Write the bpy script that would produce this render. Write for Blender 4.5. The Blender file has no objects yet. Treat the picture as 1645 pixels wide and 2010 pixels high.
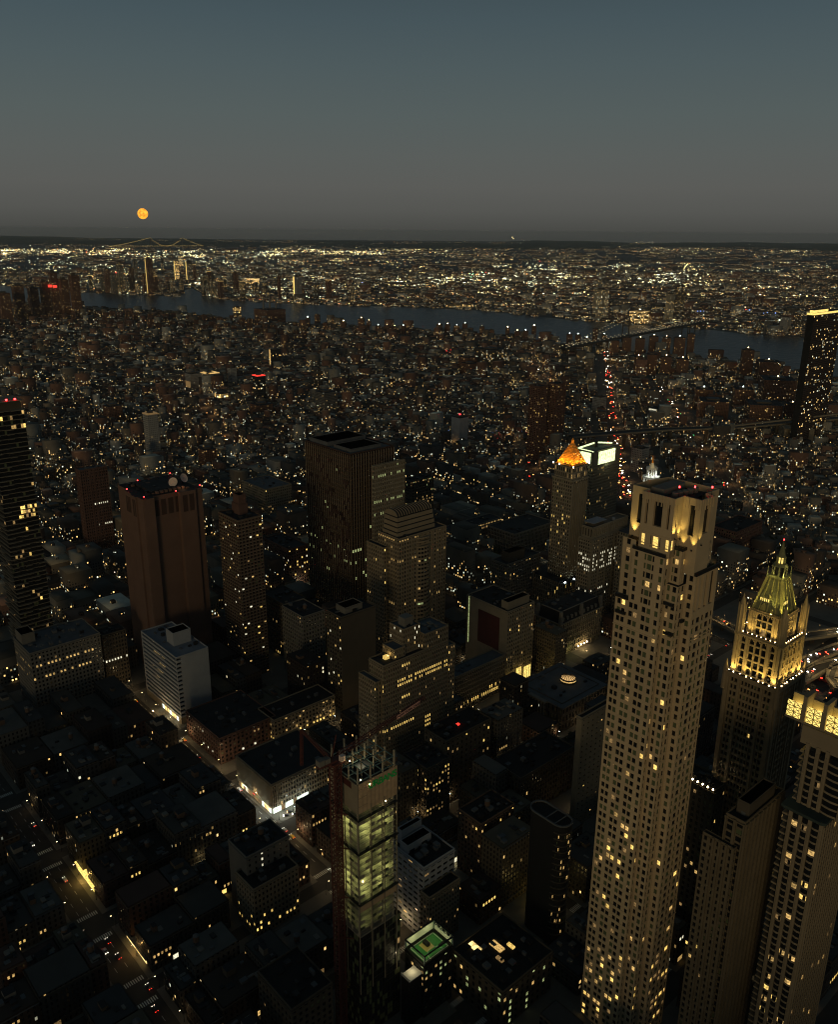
import bpy, math, random
import numpy as np
from mathutils import Vector, Matrix
R = random.Random(7)
D = math.radians
sc = bpy.context.scene
COL = sc.collection

# ------------------------------------------------------------------ camera
F, PIT, ROL, HC = 1687.0, D(18.16), D(.48), 385.0
cam = bpy.data.cameras.new('camera')
cam.sensor_fit = 'VERTICAL'; cam.sensor_height = 24; cam.lens = 24 * F / 2010
cam.clip_start = 1; cam.clip_end = 200000
co = bpy.data.objects.new('camera', cam); COL.objects.link(co)
co.matrix_world = Matrix.Translation((0, 0, HC)) @ Matrix.Rotation(D(90) - PIT, 4, 'X') @ Matrix.Rotation(ROL, 4, 'Z')
sc.camera = co

# ------------------------------------------------------------------ world, afterglow, exposure
w = bpy.data.worlds.new('World'); sc.world = w; w.use_nodes = True
nt = w.node_tree; nt.nodes.clear()
geo = nt.nodes.new('ShaderNodeNewGeometry'); sep = nt.nodes.new('ShaderNodeSeparateXYZ')
nt.links.new(geo.outputs['Incoming'], sep.inputs[0])
mr = nt.nodes.new('ShaderNodeMapRange'); nt.links.new(sep.outputs['Z'], mr.inputs[0])
mr.inputs[1].default_value = .05; mr.inputs[2].default_value = -.30   # Incoming points back at the viewer: z is -sin(elevation)
rp = nt.nodes.new('ShaderNodeValToRGB'); nt.links.new(mr.outputs[0], rp.inputs[0])
SKY = [(0, (.018, .022, .020)), (.112, (.050, .052, .047)), (.15, (.072, .073, .066)), (.20, (.094, .095, .087)), (.27, (.108, .110, .102)), (.36, (.105, .116, .110)),
       (.47, (.092, .116, .115)), (.60, (.074, .105, .113)), (.72, (.058, .090, .104)), (.85, (.042, .069, .083)), (1, (.026, .043, .052))]
for k, (p, c) in enumerate(SKY):
    e = rp.color_ramp.elements[k] if k < 2 else rp.color_ramp.elements.new(p)
    e.position = p; e.color = (*c, 1)
sky = nt.nodes.new('ShaderNodeTexSky'); sky.sky_type = 'NISHITA'; sky.sun_disc = False
sky.sun_elevation = D(-3); sky.sun_rotation = D(195)
add = nt.nodes.new('ShaderNodeMix'); add.data_type = 'RGBA'; add.blend_type = 'ADD'; add.inputs[0].default_value = .10
nt.links.new(rp.outputs[0], add.inputs[6]); nt.links.new(sky.outputs[0], add.inputs[7])
bg = nt.nodes.new('ShaderNodeBackground'); bg.inputs[1].default_value = .96
wo = nt.nodes.new('ShaderNodeOutputWorld')
nt.links.new(add.outputs[2], bg.inputs[0]); nt.links.new(bg.outputs[0], wo.inputs[0])

SUN_AZ, SUN_EL = D(194), D(5)      # last warm light low in the west, behind the viewer
sl = bpy.data.lights.new('sun', 'SUN'); sl.energy = .60; sl.angle = D(16); sl.color = (1, .77, .42)
so = bpy.data.objects.new('sun', sl); COL.objects.link(so)
sd = Vector((math.sin(SUN_AZ) * math.cos(SUN_EL), math.cos(SUN_AZ) * math.cos(SUN_EL), math.sin(SUN_EL)))
so.rotation_euler = sd.to_track_quat('Z', 'Y').to_euler()
vs = sc.view_settings
vs.view_transform = 'Standard'; vs.look = 'None'; vs.exposure = 0; vs.gamma = 1; vs.use_curve_mapping = False
sc.cycles.use_denoising = True; sc.cycles.max_bounces = 4; sc.cycles.diffuse_bounces = 2; sc.cycles.glossy_bounces = 2
sc.cycles.sample_clamp_indirect = 1.0; sc.cycles.sample_clamp_direct = 0
sc.cycles.use_light_tree = True; sc.cycles.caustics_reflective = False; sc.cycles.caustics_refractive = False
sc.cycles.use_adaptive_sampling = False; sc.cycles.filter_width = 1.1

# ------------------------------------------------------------------ picture ray -> place on a level plane
def ray(px, py):
    x = px - 822.5; y = py - 1005; c, s = math.cos(ROL), math.sin(ROL)
    x, y = x * c + y * s, -x * s + y * c
    return (x, F * math.cos(PIT) - y * math.sin(PIT), -F * math.sin(PIT) - y * math.cos(PIT))
def at(px, py, z=0.):
    r = ray(px, py); t = (z - HC) / r[2]; return (r[0] * t, r[1] * t)
def proj(X, Y, Z):
    Z = Z - HC; d = Y * math.cos(PIT) - Z * math.sin(PIT); u = Y * math.sin(PIT) + Z * math.cos(PIT)
    x = X / d * F; y = -u / d * F; c, s = math.cos(ROL), math.sin(ROL)
    return 822.5 + x * c - y * s, 1005 + x * s + y * c
def hgt(bx, by, ty):
    b = at(bx, by); lo, hi = 0, 384
    for _ in range(40):
        m = (lo + hi) / 2
        if proj(b[0], b[1], m)[1] > ty: lo = m
        else: hi = m
    return m
GA = D(42)                                   # the street grid is turned 42 degrees
UX, UY = (math.cos(GA), math.sin(GA)), (-math.sin(GA), math.cos(GA))
def xy(u, v): return (u * UX[0] + v * UY[0], u * UX[1] + v * UY[1])
def uv(x, y): return (x * UX[0] + y * UX[1], x * UY[0] + y * UY[1])
def span(P, D_, z, px):
    best, bd = 1, 1e9
    for k in range(4, 1200):
        q = k * .25; d = abs(proj(P[0] + D_[0] * q, P[1] + D_[1] * q, z)[0] - px)
        if d < bd: best, bd = q, d
    return best

# ------------------------------------------------------------------ materials
MAT = {}
def new(name):
    m = bpy.data.materials.new(name); m.use_nodes = True; m.cycles.emission_sampling = 'NONE'; MAT[name] = m
    return m, m.node_tree, m.node_tree.nodes['Principled BSDF']
def N(nt, t, **k):
    n = nt.nodes.new(t)
    for a, b in k.items(): setattr(n, a, b)
    return n
def M2(nt, op, a, b=None, c=None):
    n = N(nt, 'ShaderNodeMath', operation=op)
    for i, x in enumerate((a, b, c)):
        if x is None: continue
        if isinstance(x, (int, float)): n.inputs[i].default_value = x
        else: nt.links.new(x, n.inputs[i])
    return n.outputs[0]
def solid(name, c, rough=.85, var=.25, scale=.12, metal=0, spec=.3, fine=2.5):
    m, nt, b = new(name)
    tc = N(nt, 'ShaderNodeTexCoord'); no = N(nt, 'ShaderNodeTexNoise'); no.inputs['Scale'].default_value = scale; no.inputs['Detail'].default_value = 5
    n2 = N(nt, 'ShaderNodeTexNoise'); n2.inputs['Scale'].default_value = fine; n2.inputs['Detail'].default_value = 3
    nt.links.new(tc.outputs['Object'], no.inputs[0]); nt.links.new(tc.outputs['Object'], n2.inputs[0])
    f = M2(nt, 'ADD', M2(nt, 'MULTIPLY', no.outputs[0], var * 2.4), M2(nt, 'MULTIPLY', n2.outputs[0], var * .8)); f = M2(nt, 'ADD', f, 1 - var * 1.6)
    mx = N(nt, 'ShaderNodeVectorMath', operation='SCALE'); mx.inputs[0].default_value = c; nt.links.new(f, mx.inputs['Scale'])
    nt.links.new(mx.outputs[0], b.inputs['Base Color'])
    b.inputs['Roughness'].default_value = rough; b.inputs['Metallic'].default_value = metal; b.inputs['Specular IOR Level'].default_value = spec
    return m
def emit(name, c, s, var=0, mis=False, scale=1.2):
    m, nt, b = new(name)
    b.inputs['Base Color'].default_value = (.03, .03, .03, 1); b.inputs['Emission Color'].default_value = (*c, 1); b.inputs['Emission Strength'].default_value = s
    if var:
        tc = N(nt, 'ShaderNodeTexCoord'); no = N(nt, 'ShaderNodeTexNoise'); no.inputs['Scale'].default_value = scale; no.inputs['Detail'].default_value = 2
        nt.links.new(tc.outputs['Object'], no.inputs[0])
        oi = N(nt, 'ShaderNodeObjectInfo')
        mp = N(nt, 'ShaderNodeMapRange'); mp.inputs[1].default_value = .35; mp.inputs[2].default_value = .65; mp.inputs[3].default_value = s * (1 - var); mp.inputs[4].default_value = s * (1 + var)
        nt.links.new(no.outputs[0], mp.inputs[0]); rv = M2(nt, 'ADD', M2(nt, 'MULTIPLY', oi.outputs['Random'], .8), .55) if name.startswith('lit_') else 1.0
        nt.links.new(M2(nt, 'MULTIPLY', mp.outputs[0], rv), b.inputs['Emission Strength'])
    if mis: m.cycles.emission_sampling = 'AUTO'
    return m
def facade_mat(name, wall, bay, fl, ww, wh, p, warm=.7, glass=.012, strength=1.0, rows=1.0, attr=False, var=.25):
    """wall with a grid of windows laid out in metres along the wall; some lamps are on behind them"""
    m, nt, b = new(name)
    uvn = N(nt, 'ShaderNodeUVMap'); s = N(nt, 'ShaderNodeSeparateXYZ'); nt.links.new(uvn.outputs[0], s.inputs[0])
    u = M2(nt, 'DIVIDE', s.outputs[0], bay); v = M2(nt, 'DIVIDE', s.outputs[1], fl)
    fu = M2(nt, 'FRACT', u); fv = M2(nt, 'FRACT', v); iu = M2(nt, 'FLOOR', u); iv = M2(nt, 'FLOOR', v)
    wu = M2(nt, 'LESS_THAN', M2(nt, 'ABSOLUTE', M2(nt, 'SUBTRACT', fu, .5)), ww / 2)
    wv = M2(nt, 'LESS_THAN', M2(nt, 'ABSOLUTE', M2(nt, 'SUBTRACT', fv, .52)), wh / 2)
    gn = N(nt, 'ShaderNodeNewGeometry'); gz = N(nt, 'ShaderNodeSeparateXYZ'); nt.links.new(gn.outputs['Normal'], gz.inputs[0])
    side = M2(nt, 'LESS_THAN', M2(nt, 'ABSOLUTE', gz.outputs[2]), .5)
    win = M2(nt, 'MULTIPLY', M2(nt, 'MULTIPLY', wu, wv), side)
    oi = N(nt, 'ShaderNodeObjectInfo')
    cmb = N(nt, 'ShaderNodeCombineXYZ'); nt.links.new(iu, cmb.inputs[0]); nt.links.new(iv, cmb.inputs[1]); nt.links.new(M2(nt, 'MULTIPLY', oi.outputs['Random'], 91.7), cmb.inputs[2])
    wn = N(nt, 'ShaderNodeTexWhiteNoise', noise_dimensions='3D'); nt.links.new(cmb.outputs[0], wn.inputs[0])
    ns = N(nt, 'ShaderNodeTexNoise'); ns.inputs['Scale'].default_value = .13; ns.inputs['Detail'].default_value = 1
    sv = N(nt, 'ShaderNodeVectorMath', operation='MULTIPLY'); sv.inputs[1].default_value = (.6, 4.0 * rows, 1); nt.links.new(cmb.outputs[0], sv.inputs[0]); nt.links.new(sv.outputs[0], ns.inputs[0])
    thr = M2(nt, 'MULTIPLY', M2(nt, 'POWER', M2(nt, 'MULTIPLY', ns.outputs[0], 1.7), 4), p)
    lit = M2(nt, 'MULTIPLY', M2(nt, 'LESS_THAN', wn.outputs['Value'], thr), win)
    sc_ = N(nt, 'ShaderNodeSeparateColor'); nt.links.new(wn.outputs['Color'], sc_.inputs[0])
    st = M2(nt, 'MULTIPLY', M2(nt, 'POWER', sc_.outputs[1], 2.2), strength * 2.0); st = M2(nt, 'ADD', st, .12 * strength)
    cr = N(nt, 'ShaderNodeValToRGB'); nt.links.new(sc_.outputs[2], cr.inputs[0])
    cr.color_ramp.elements[0].position = warm; cr.color_ramp.elements[0].color = (1, .62, .20, 1)
    cr.color_ramp.elements[1].position = min(1, warm + .3); cr.color_ramp.elements[1].color = (.85, .95, .75, 1)
    nt.links.new(cr.outputs[0], b.inputs['Emission Color']); nt.links.new(M2(nt, 'MULTIPLY', lit, st), b.inputs['Emission Strength'])
    tc = N(nt, 'ShaderNodeTexCoord'); no = N(nt, 'ShaderNodeTexNoise'); no.inputs['Scale'].default_value = .09; no.inputs['Detail'].default_value = 5; nt.links.new(tc.outputs['Object'], no.inputs[0])
    sh = N(nt, 'ShaderNodeVectorMath', operation='SCALE'); nt.links.new(M2(nt, 'ADD', M2(nt, 'MULTIPLY', no.outputs[0], var * 3), 1 - var * 1.5), sh.inputs['Scale'])
    if attr:
        at_ = N(nt, 'ShaderNodeAttribute', attribute_name='tint'); nt.links.new(at_.outputs['Color'], sh.inputs[0])
    else: sh.inputs[0].default_value = wall
    mx = N(nt, 'ShaderNodeMix', data_type='RGBA'); nt.links.new(win, mx.inputs[0]); nt.links.new(sh.outputs[0], mx.inputs[6]); mx.inputs[7].default_value = (glass, glass, glass * 1.1, 1)
    nt.links.new(mx.outputs[2], b.inputs['Base Color'])
    nt.links.new(M2(nt, 'SUBTRACT', .85, M2(nt, 'MULTIPLY', win, .6)), b.inputs['Roughness']); b.inputs['Specular IOR Level'].default_value = .35
    return m

solid('limestone', (.44, .335, .205), var=.16)
solid('limestone_dark', (.22, .175, .115), var=.16)
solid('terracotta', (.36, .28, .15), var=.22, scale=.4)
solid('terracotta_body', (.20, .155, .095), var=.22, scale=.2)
solid('pier_stone', (.125, .098, .062), var=.25)
solid('copper_rib', (.38, .34, .12), var=.3, scale=1.5)
solid('copper', (.17, .17, .08), var=.35, scale=.8, rough=.6)
solid('granite_red', (.135, .080, .058), var=.22, scale=.06)
solid('granite_dark', (.05, .028, .02), var=.2)
solid('roof_grey', (.085, .09, .095), var=.35)
solid('roof_dark', (.020, .021, .023), var=.4)
solid('roof_black', (.010, .010, .010), var=.4)
solid('roof_pale', (.17, .18, .20), var=.25)
solid('concrete', (.30, .27, .20), var=.3, scale=.5)
solid('plywood', (.42, .30, .18), var=.3, scale=.4)
solid('brick_red', (.10, .055, .042), var=.25)
solid('brick_brown', (.10, .065, .045), var=.25)
solid('pale_wall', (.30, .31, .32), var=.15)
solid('stone_tan', (.20, .17, .12), var=.2)
solid('stone_grey', (.15, .14, .12), var=.2)
solid('stone_dark', (.075, .062, .045), var=.2)
solid('metal_dark', (.03, .03, .03), rough=.5, metal=.5)
solid('crane_red', (.085, .028, .022), rough=.6, var=.3)
solid('banner_red', (.055, .014, .011), rough=.8)
solid('gold_leaf', (.80, .33, .05), rough=.45, var=.3, scale=.5, metal=.3)
solid('dish_white', (.62, .50, .42), rough=.6, var=.08)
solid('letter_green', (.02, .42, .09), rough=.7)
solid('letter_dark', (.03, .02, .02), rough=.7)
solid('sign_pink', (.55, .30, .25), rough=.7)
solid('court_green', (.03, .15, .04), rough=.6, var=.1)
solid('court_tan', (.45, .33, .12), rough=.6, var=.1)
solid('white_paint', (.6, .6, .55), rough=.6, var=.1)
solid('asphalt', (.048, .044, .038), var=.3)
solid('sidewalk', (.13, .12, .10), var=.25)
solid('bark', (.05, .035, .02)); solid('leaf_dark', (.035, .05, .018), var=.4, scale=.5)
solid('awning_green', (.03, .045, .04)); solid('teal_steel', (.10, .16, .15), rough=.5)
m, nt_, b = new('dark_glass'); b.inputs['Base Color'].default_value = (.010, .011, .012, 1); b.inputs['Roughness'].default_value = .22
m, nt_, b = new('blind_glass'); b.inputs['Base Color'].default_value = (.085, .105, .05, 1); b.inputs['Roughness'].default_value = .5
m, nt_, b = new('net_green'); b.inputs['Base Color'].default_value = (.05, .06, .035, 1); b.inputs['Roughness'].default_value = .9
emit('lit_bright', (1, .66, .17), 1.15, .45); emit('lit_mid', (1, .62, .20), .62, .5); emit('lit_dim', (1, .60, .22), .20, .6)
emit('lit_pale', (1, .93, .66), .9, .4); emit('lit_green', (.86, 1, .42), .40, .6)
emit('lamp_warm', (1, .72, .36), 22); emit('lamp_white', (.85, 1, .95), 22); emit('lamp_orange', (1, .42, .10), 16)
emit('red_lamp', (1, .03, .03), 14); emit('blue_lamp', (.10, .15, 1), 12); emit('green_lamp', (.1, 1, .3), 8)
emit('head_light', (1, .93, .75), 40); emit('tail_light', (1, .04, .02), 22)
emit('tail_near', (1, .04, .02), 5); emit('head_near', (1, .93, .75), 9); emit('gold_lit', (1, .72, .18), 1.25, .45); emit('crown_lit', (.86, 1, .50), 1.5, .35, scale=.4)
emit('shop_lit', (.85, 1, .85), 1.9, .6, mis=True, scale=.25); emit('shop_warm', (1, .70, .25), 1.5, .6, scale=.3)
emit('moon_surface', (1, .40, .035), 1.25, .35, scale=.004)
emit('red_sign', (1, .05, .03), 1.3); emit('screen_teal', (.35, .95, .75), .9)
facade_mat('far_city', (.1, .1, .1), 3.0, 3.3, .45, .5, .42, warm=.55, strength=1.3, attr=True)
PAL = {  # colour word -> wall tint
 'dark brick': (.024, .017, .013), 'brown brick': (.040, .028, .020), 'grey stone': (.047, .045, .040), 'pale stone': (.085, .08, .07),
 'red brick': (.058, .032, .024), 'tan stone': (.08, .066, .044), 'slate coloured': (.035, .037, .038)}
for k, c in PAL.items(): facade_mat('wall ' + k, c, R.choice((2.6, 3.0, 3.4)), 3.6, R.choice((.4, .5)), .55, .055, warm=.75, strength=.8)

# ------------------------------------------------------------------ mesh helpers
class MB:
    def __init__(s): s.v, s.f, s.m, s.mats = [], [], [], []
    def mi(s, mat):
        if mat not in s.mats: s.mats.append(mat)
        return s.mats.index(mat)
    def poly(s, pts, mat):
        n = len(s.v); s.v += [tuple(p) for p in pts]; s.f.append(tuple(range(n, n + len(pts)))); s.m.append(s.mi(mat))
    def box(s, x0, y0, z0, x1, y1, z1, mat, top=None, bottom=True):
        if x0 > x1: x0, x1 = x1, x0
        if y0 > y1: y0, y1 = y1, y0
        P = [(x0, y0), (x1, y0), (x1, y1), (x0, y1)]
        s.prism(P, z0, z1, mat, top or mat, bottom)
    def prism(s, P, z0, z1, mat, top=None, bottom=True, P2=None):
        P2 = P2 or P; k = len(P)
        for i in range(k):
            a, b = P[i], P[(i + 1) % k]; c, d = P2[(i + 1) % k], P2[i]
            s.poly([(*a, z0), (*b, z0), (*c, z1), (*d, z1)], mat)
        if top is not False: s.poly([(*p, z1) for p in P2], top or mat)
        if bottom: s.poly([(*p, z0) for p in P[::-1]], mat)
    def bar(s, a, b, t, mat):
        a, b = Vector(a), Vector(b); d = (b - a).normalized(); q = Vector((0, 0, 1)) if abs(d.z) < .9 else Vector((1, 0, 0))
        x = d.cross(q).normalized() * t / 2; y = d.cross(x).normalized() * t / 2
        c = [x + y, x - y, -x - y, -x + y]
        for i in range(4): s.poly([a + c[i], a + c[(i + 1) % 4], b + c[(i + 1) % 4], b + c[i]][::-1], mat)
        s.poly([a + k for k in c], mat); s.poly([b + k for k in c[::-1]], mat)
    def cone(s, x, y, z0, z1, r0, r1, mat, n=12, ph=0):
        P = [(x + r0 * math.cos(ph + i * 2 * math.pi / n), y + r0 * math.sin(ph + i * 2 * math.pi / n)) for i in range(n)]
        Q = [(x + r1 * math.cos(ph + i * 2 * math.pi / n), y + r1 * math.sin(ph + i * 2 * math.pi / n)) for i in range(n)]
        s.prism(P, z0, z1, mat, mat, True, Q)
    def mesh(s, name, uoff=0):
        me = bpy.data.meshes.new(name)
        me.from_pydata(s.v, [], s.f)
        for m in s.mats: me.materials.append(MAT[m])
        me.polygons.foreach_set('material_index', np.array(s.m, dtype=np.int32))
        nv = len(me.loops); vi = np.empty(nv, np.int32); me.loops.foreach_get('vertex_index', vi)
        C = np.array(s.v, dtype=np.float64)[vi]
        nn = np.empty(len(me.polygons) * 3); me.polygons.foreach_get('normal', nn); nn = nn.reshape(-1, 3)
        cnt = np.empty(len(me.polygons), np.int32); me.polygons.foreach_get('loop_total', cnt)
        nl = np.repeat(nn, cnt, axis=0)
        u = -C[:, 0] * nl[:, 1] + C[:, 1] * nl[:, 0] + uoff
        flat = np.abs(nl[:, 2]) > .7
        u = np.where(flat, C[:, 0], u); v = np.where(flat, C[:, 1], C[:, 2])
        l = me.uv_layers.new(name='UVMap'); l.data.foreach_set('uv', np.stack([u, v], 1).ravel())
        return me
    def obj(s, name, parent=None, loc=(0, 0, 0), rz=0, uoff=0, kind=None):
        if not s.f: return None
        o = bpy.data.objects.new(name, s.mesh(name, uoff)); COL.objects.link(o)
        o.location = loc; o.rotation_euler = (0, 0, rz)
        if parent: o.parent = parent
        if kind: o['kind'] = kind
        return o
USED = set()
def thing(name, label, cat, loc=(0, 0, 0), rz=0, group=None):
    o = bpy.data.objects.new(name, None); COL.objects.link(o); o.location = loc; o.rotation_euler = (0, 0, rz)
    o.empty_display_size = 5
    tag(o, label, cat, group); return o
def tag(o, label, cat, group=None):
    o['label'] = label; o['category'] = cat; USED.add(label)
    if group: o['group'] = group
    return o
def light(kind, loc, e, c, parent=None, size=.3, aim=None, spot=None, blend=.6, name=None):
    l = bpy.data.lights.new(name or 'flood_light', kind); l.energy = e; l.color = c
    if kind != 'SUN': l.shadow_soft_size = size
    if kind == 'AREA': l.size = size
    if spot: l.spot_size = D(spot); l.spot_blend = blend
    o = bpy.data.objects.new(name or 'flood_light', l); COL.objects.link(o); o.location = loc
    if aim: o.rotation_euler = (Vector(loc) - Vector(aim)).to_track_quat('Z', 'Y').to_euler()
    if parent: o.parent = parent
    return o

BR = {'lit_bright': 5, 'gold_lit': 5, 'crown_lit': 5, 'lit_pale': 4, 'lit_mid': 3, 'lit_green': 3, 'lit_dim': 2}
def litf(p, rnd, blind=.25, rows=None, mix=('lit_bright', 'lit_mid', 'lit_dim')):
    """p: chance that a window is lit, or a function of (column, floor)"""
    def f(i, j):
        q = p(i, j) if callable(p) else p
        r = rnd.random()
        if r < q: return rnd.choice(mix)
        if rnd.random() < blind: return 'blind_glass'
        return 'dark_glass'
    return f
def facade(W, G, wall, p0, p1, z0, z1, nx, nz, ww=.5, wh=.6, dep=.35, lit=None, cols=None, skip=None, vb=.25):
    """a wall from p0 to p1 (outside on the right hand) with real openings; cols = [(start, width) ...] as shares of the length"""
    dx, dy = p1[0] - p0[0], p1[1] - p0[1]; L = math.hypot(dx, dy); dx /= L; dy /= L; ix, iy = -dy, dx     # inward
    def P(a, z, d=0): return (p0[0] + dx * a + ix * d, p0[1] + dy * a + iy * d, z)
    if cols is None: cols = [((i + .5 - ww / 2) / nx, ww / nx) for i in range(nx)]
    cols = [(a * L, (a + b) * L) for a, b in cols]
    fh = (z1 - z0) / nz; last = z0
    for j in range(nz):
        za = z0 + j * fh + fh * (1 - wh) * (1 - vb); zb = za + fh * wh
        if skip and skip(j): continue
        W.poly([P(0, last), P(L, last), P(L, za), P(0, za)], wall); last = zb
        e = 0
        for i, (a, b) in enumerate(cols):
            W.poly([P(e, za), P(a, za), P(a, zb), P(e, zb)], wall); e = b
            W.poly([P(a, za), P(b, za), P(b, za, dep), P(a, za, dep)], wall); W.poly([P(a, zb, dep), P(b, zb, dep), P(b, zb), P(a, zb)], wall)
            W.poly([P(a, za), P(a, za, dep), P(a, zb, dep), P(a, zb)], wall); W.poly([P(b, za, dep), P(b, za), P(b, zb), P(b, zb, dep)], wall)
            G.append((P(a, za, dep), P(b, za, dep), P(b, zb, dep), P(a, zb, dep), lit(i, j) if lit else 'dark_glass'))
        W.poly([P(e, za), P(L, za), P(L, zb), P(e, zb)], wall)
    W.poly([P(0, last), P(L, last), P(L, z1), P(0, z1)], wall)
CACHE = {}
def windows(G, root, nind=60):
    """the brightest lit windows become parts of their own, all the others one part"""
    order = sorted(range(len(G)), key=lambda k: -BR.get(G[k][4], 0)); ind = set(k for k in order[:nind] if BR.get(G[k][4], 0) >= 3)
    rest = MB()
    for k, (a, b, c, d, m) in enumerate(G):
        if k in ind:
            a_ = Vector(a); e = tuple(round(t, 1) for q in (b, c, d) for t in (Vector(q) - a_)); key = (e, m)
            if key not in CACHE:
                q = MB(); q.poly([(0, 0, 0)] + [tuple(Vector(t) - a_) for t in (b, c, d)], m); CACHE[key] = q.mesh('window')
            o = bpy.data.objects.new('window', CACHE[key]); COL.objects.link(o); o.location = a; o.parent = root
        else: rest.poly([a, b, c, d], m)
    rest.obj('windows', root, kind='stuff')
def rect_facades(W, G, wall, x0, y0, x1, y1, z0, z1, bay, fl, lit, ww=.5, wh=.6, back=True, **k):
    nz = max(1, round((z1 - z0) / fl))
    s = [((x0, y1), (x0, y0)), ((x0, y0), (x1, y0)), ((x1, y0), (x1, y1)), ((x1, y1), (x0, y1))]
    for q, (a, b) in enumerate(s):
        L = math.hypot(a[0] - b[0], a[1] - b[1]); n = max(1, round(L / bay))
        if q > 1 and not back: W.poly([(*a, z0), (*b, z0), (*b, z1), (*a, z1)], wall); continue
        facade(W, G, wall, a, b, z0, z1, n, nz, ww, wh, lit=lit, **k)
def roof_top(Rf, x0, y0, x1, y1, z, wall, roof='roof_grey', par=1.1, t=.4, clutter=None):
    Rf.poly([(x0 + t, y0 + t, z), (x1 - t, y0 + t, z), (x1 - t, y1 - t, z), (x0 + t, y1 - t, z)], roof)
    Rf.box(x0, y0, z - .3, x1, y0 + t, z + par, wall); Rf.box(x0, y1 - t, z - .3, x1, y1, z + par, wall)
    Rf.box(x0, y0 + t, z - .3, x0 + t, y1 - t, z + par, wall); Rf.box(x1 - t, y0 + t, z - .3, x1, y1 - t, z + par, wall)
def clutter(B_, x0, y0, x1, y1, z, n, rnd, mats=('roof_grey', 'stone_grey', 'metal_dark', 'roof_dark')):
    for _ in range(n):
        a, b, c = rnd.uniform(1, 4), rnd.uniform(1, 4), rnd.uniform(.6, 2.6)
        if x1 - x0 < a + 3 or y1 - y0 < b + 3: continue
        x, y = rnd.uniform(x0 + 1, x1 - a - 1), rnd.uniform(y0 + 1, y1 - b - 1)
        B_.box(x, y, z + .01, x + a, y + b, z + c, rnd.choice(mats), bottom=False)
def water_tank(parent, x, y, z):
    t = MB(); r = 1.7
    for a in range(4): t.bar((x + 1.2 * math.cos(a * 1.571 + .8), y + 1.2 * math.sin(a * 1.571 + .8), z), (x + 1.2 * math.cos(a * 1.571 + .8), y + 1.2 * math.sin(a * 1.571 + .8), z + 3), .25, 'metal_dark')
    t.cone(x, y, z + 3, z + 6.4, r, r, 'brick_brown', 12); t.cone(x, y, z + 6.41, z + 7.8, r * 1.06, .1, 'roof_grey', 12)
    t.obj('water_tank', parent)
TRAFFIC = {'red': [(1232, 1010), (1224, 945), (1208, 860), (1197, 770), (1190, 690)], 'diag': [(1450, 985), (1395, 905), (1330, 810), (1285, 745)], 'narrow': [(1043, 985), (1042, 890), (1040, 850)], 'mid': [(1100, 790), (1060, 735), (1035, 690)], 'left': [(470, 900), (395, 800), (350, 730)]}
TRW = {k: [at(*q) for q in v] for k, v in TRAFFIC.items()}
def offroad(x, y, r):
    for pl in TRW.values():
        for (ax, ay), (bx, by) in zip(pl, pl[1:]):
            dx, dy = bx - ax, by - ay; t = max(0, min(1, ((x - ax) * dx + (y - ay) * dy) / (dx * dx + dy * dy)))
            if math.hypot(x - ax - t * dx, y - ay - t * dy) < r: return False
    return True
def cleared(px, py): return (px > 1385 and 1185 < py < 1425) or (1020 < px < 1195 and 1255 < py < 1300)
HERO = []       # footprints in street-grid coordinates: u0, v0, u1, v1
LAND = []       # (short name, x, y)
def site(px, py, h, lx, rx, short=None, pad=2):
    P = at(px, py, h); wl = span(P, UY, h, lx); wr = span(P, UX, h, rx); u, v = uv(*P)
    HERO.append((u - pad, v - pad, u + wr + pad, v + wl + pad))
    if short: LAND.append((short, P[0], P[1]))
    return P, wl, wr

# ------------------------------------------------------------------ the setting
g = MB(); n = 96; RG = 34500
P = [(RG * math.cos(i * 2 * math.pi / n), RG * math.sin(i * 2 * math.pi / n)) for i in range(n)]
m, nt_, b = new('ground_cover')
tc = N(nt_, 'ShaderNodeTexCoord'); n1 = N(nt_, 'ShaderNodeTexNoise'); n1.inputs['Scale'].default_value = .0012; n1.inputs['Detail'].default_value = 8
nt_.links.new(tc.outputs['Object'], n1.inputs[0]); cr = N(nt_, 'ShaderNodeValToRGB'); nt_.links.new(n1.outputs[0], cr.inputs[0])
cr.color_ramp.elements[0].position = .35; cr.color_ramp.elements[0].color = (.05, .058, .05, 1); cr.color_ramp.elements[1].position = .65; cr.color_ramp.elements[1].color = (.115, .11, .10, 1)
nt_.links.new(cr.outputs[0], b.inputs['Base Color']); b.inputs['Roughness'].default_value = .9
g.poly([(*p, 0) for p in P], 'ground_cover'); g.obj('ground')['kind'] = 'structure'
m, nt_, b = new('water'); b.inputs['Base Color'].default_value = (.014, .022, .026, 1); b.inputs['Roughness'].default_value = .32; b.inputs['Specular IOR Level'].default_value = .33
tc = N(nt_, 'ShaderNodeTexCoord'); n1 = N(nt_, 'ShaderNodeTexNoise'); n1.inputs['Scale'].default_value = .035; n1.inputs['Detail'].default_value = 6; nt_.links.new(tc.outputs['Object'], n1.inputs[0])
bp = N(nt_, 'ShaderNodeBump'); bp.inputs['Distance'].default_value = 9; bp.inputs['Strength'].default_value = .5; nt_.links.new(n1.outputs[0], bp.inputs['Height']); nt_.links.new(bp.outputs[0], b.inputs['Normal'])
NEAR = [(-200, 590), (-60, 590), (130, 606), (330, 618), (460, 632), (560, 640), (700, 647), (900, 658), (1100, 674), (1250, 690), (1370, 706), (1420, 712), (1500, 722), (1570, 734), (1645, 745), (1900, 790)]
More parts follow.
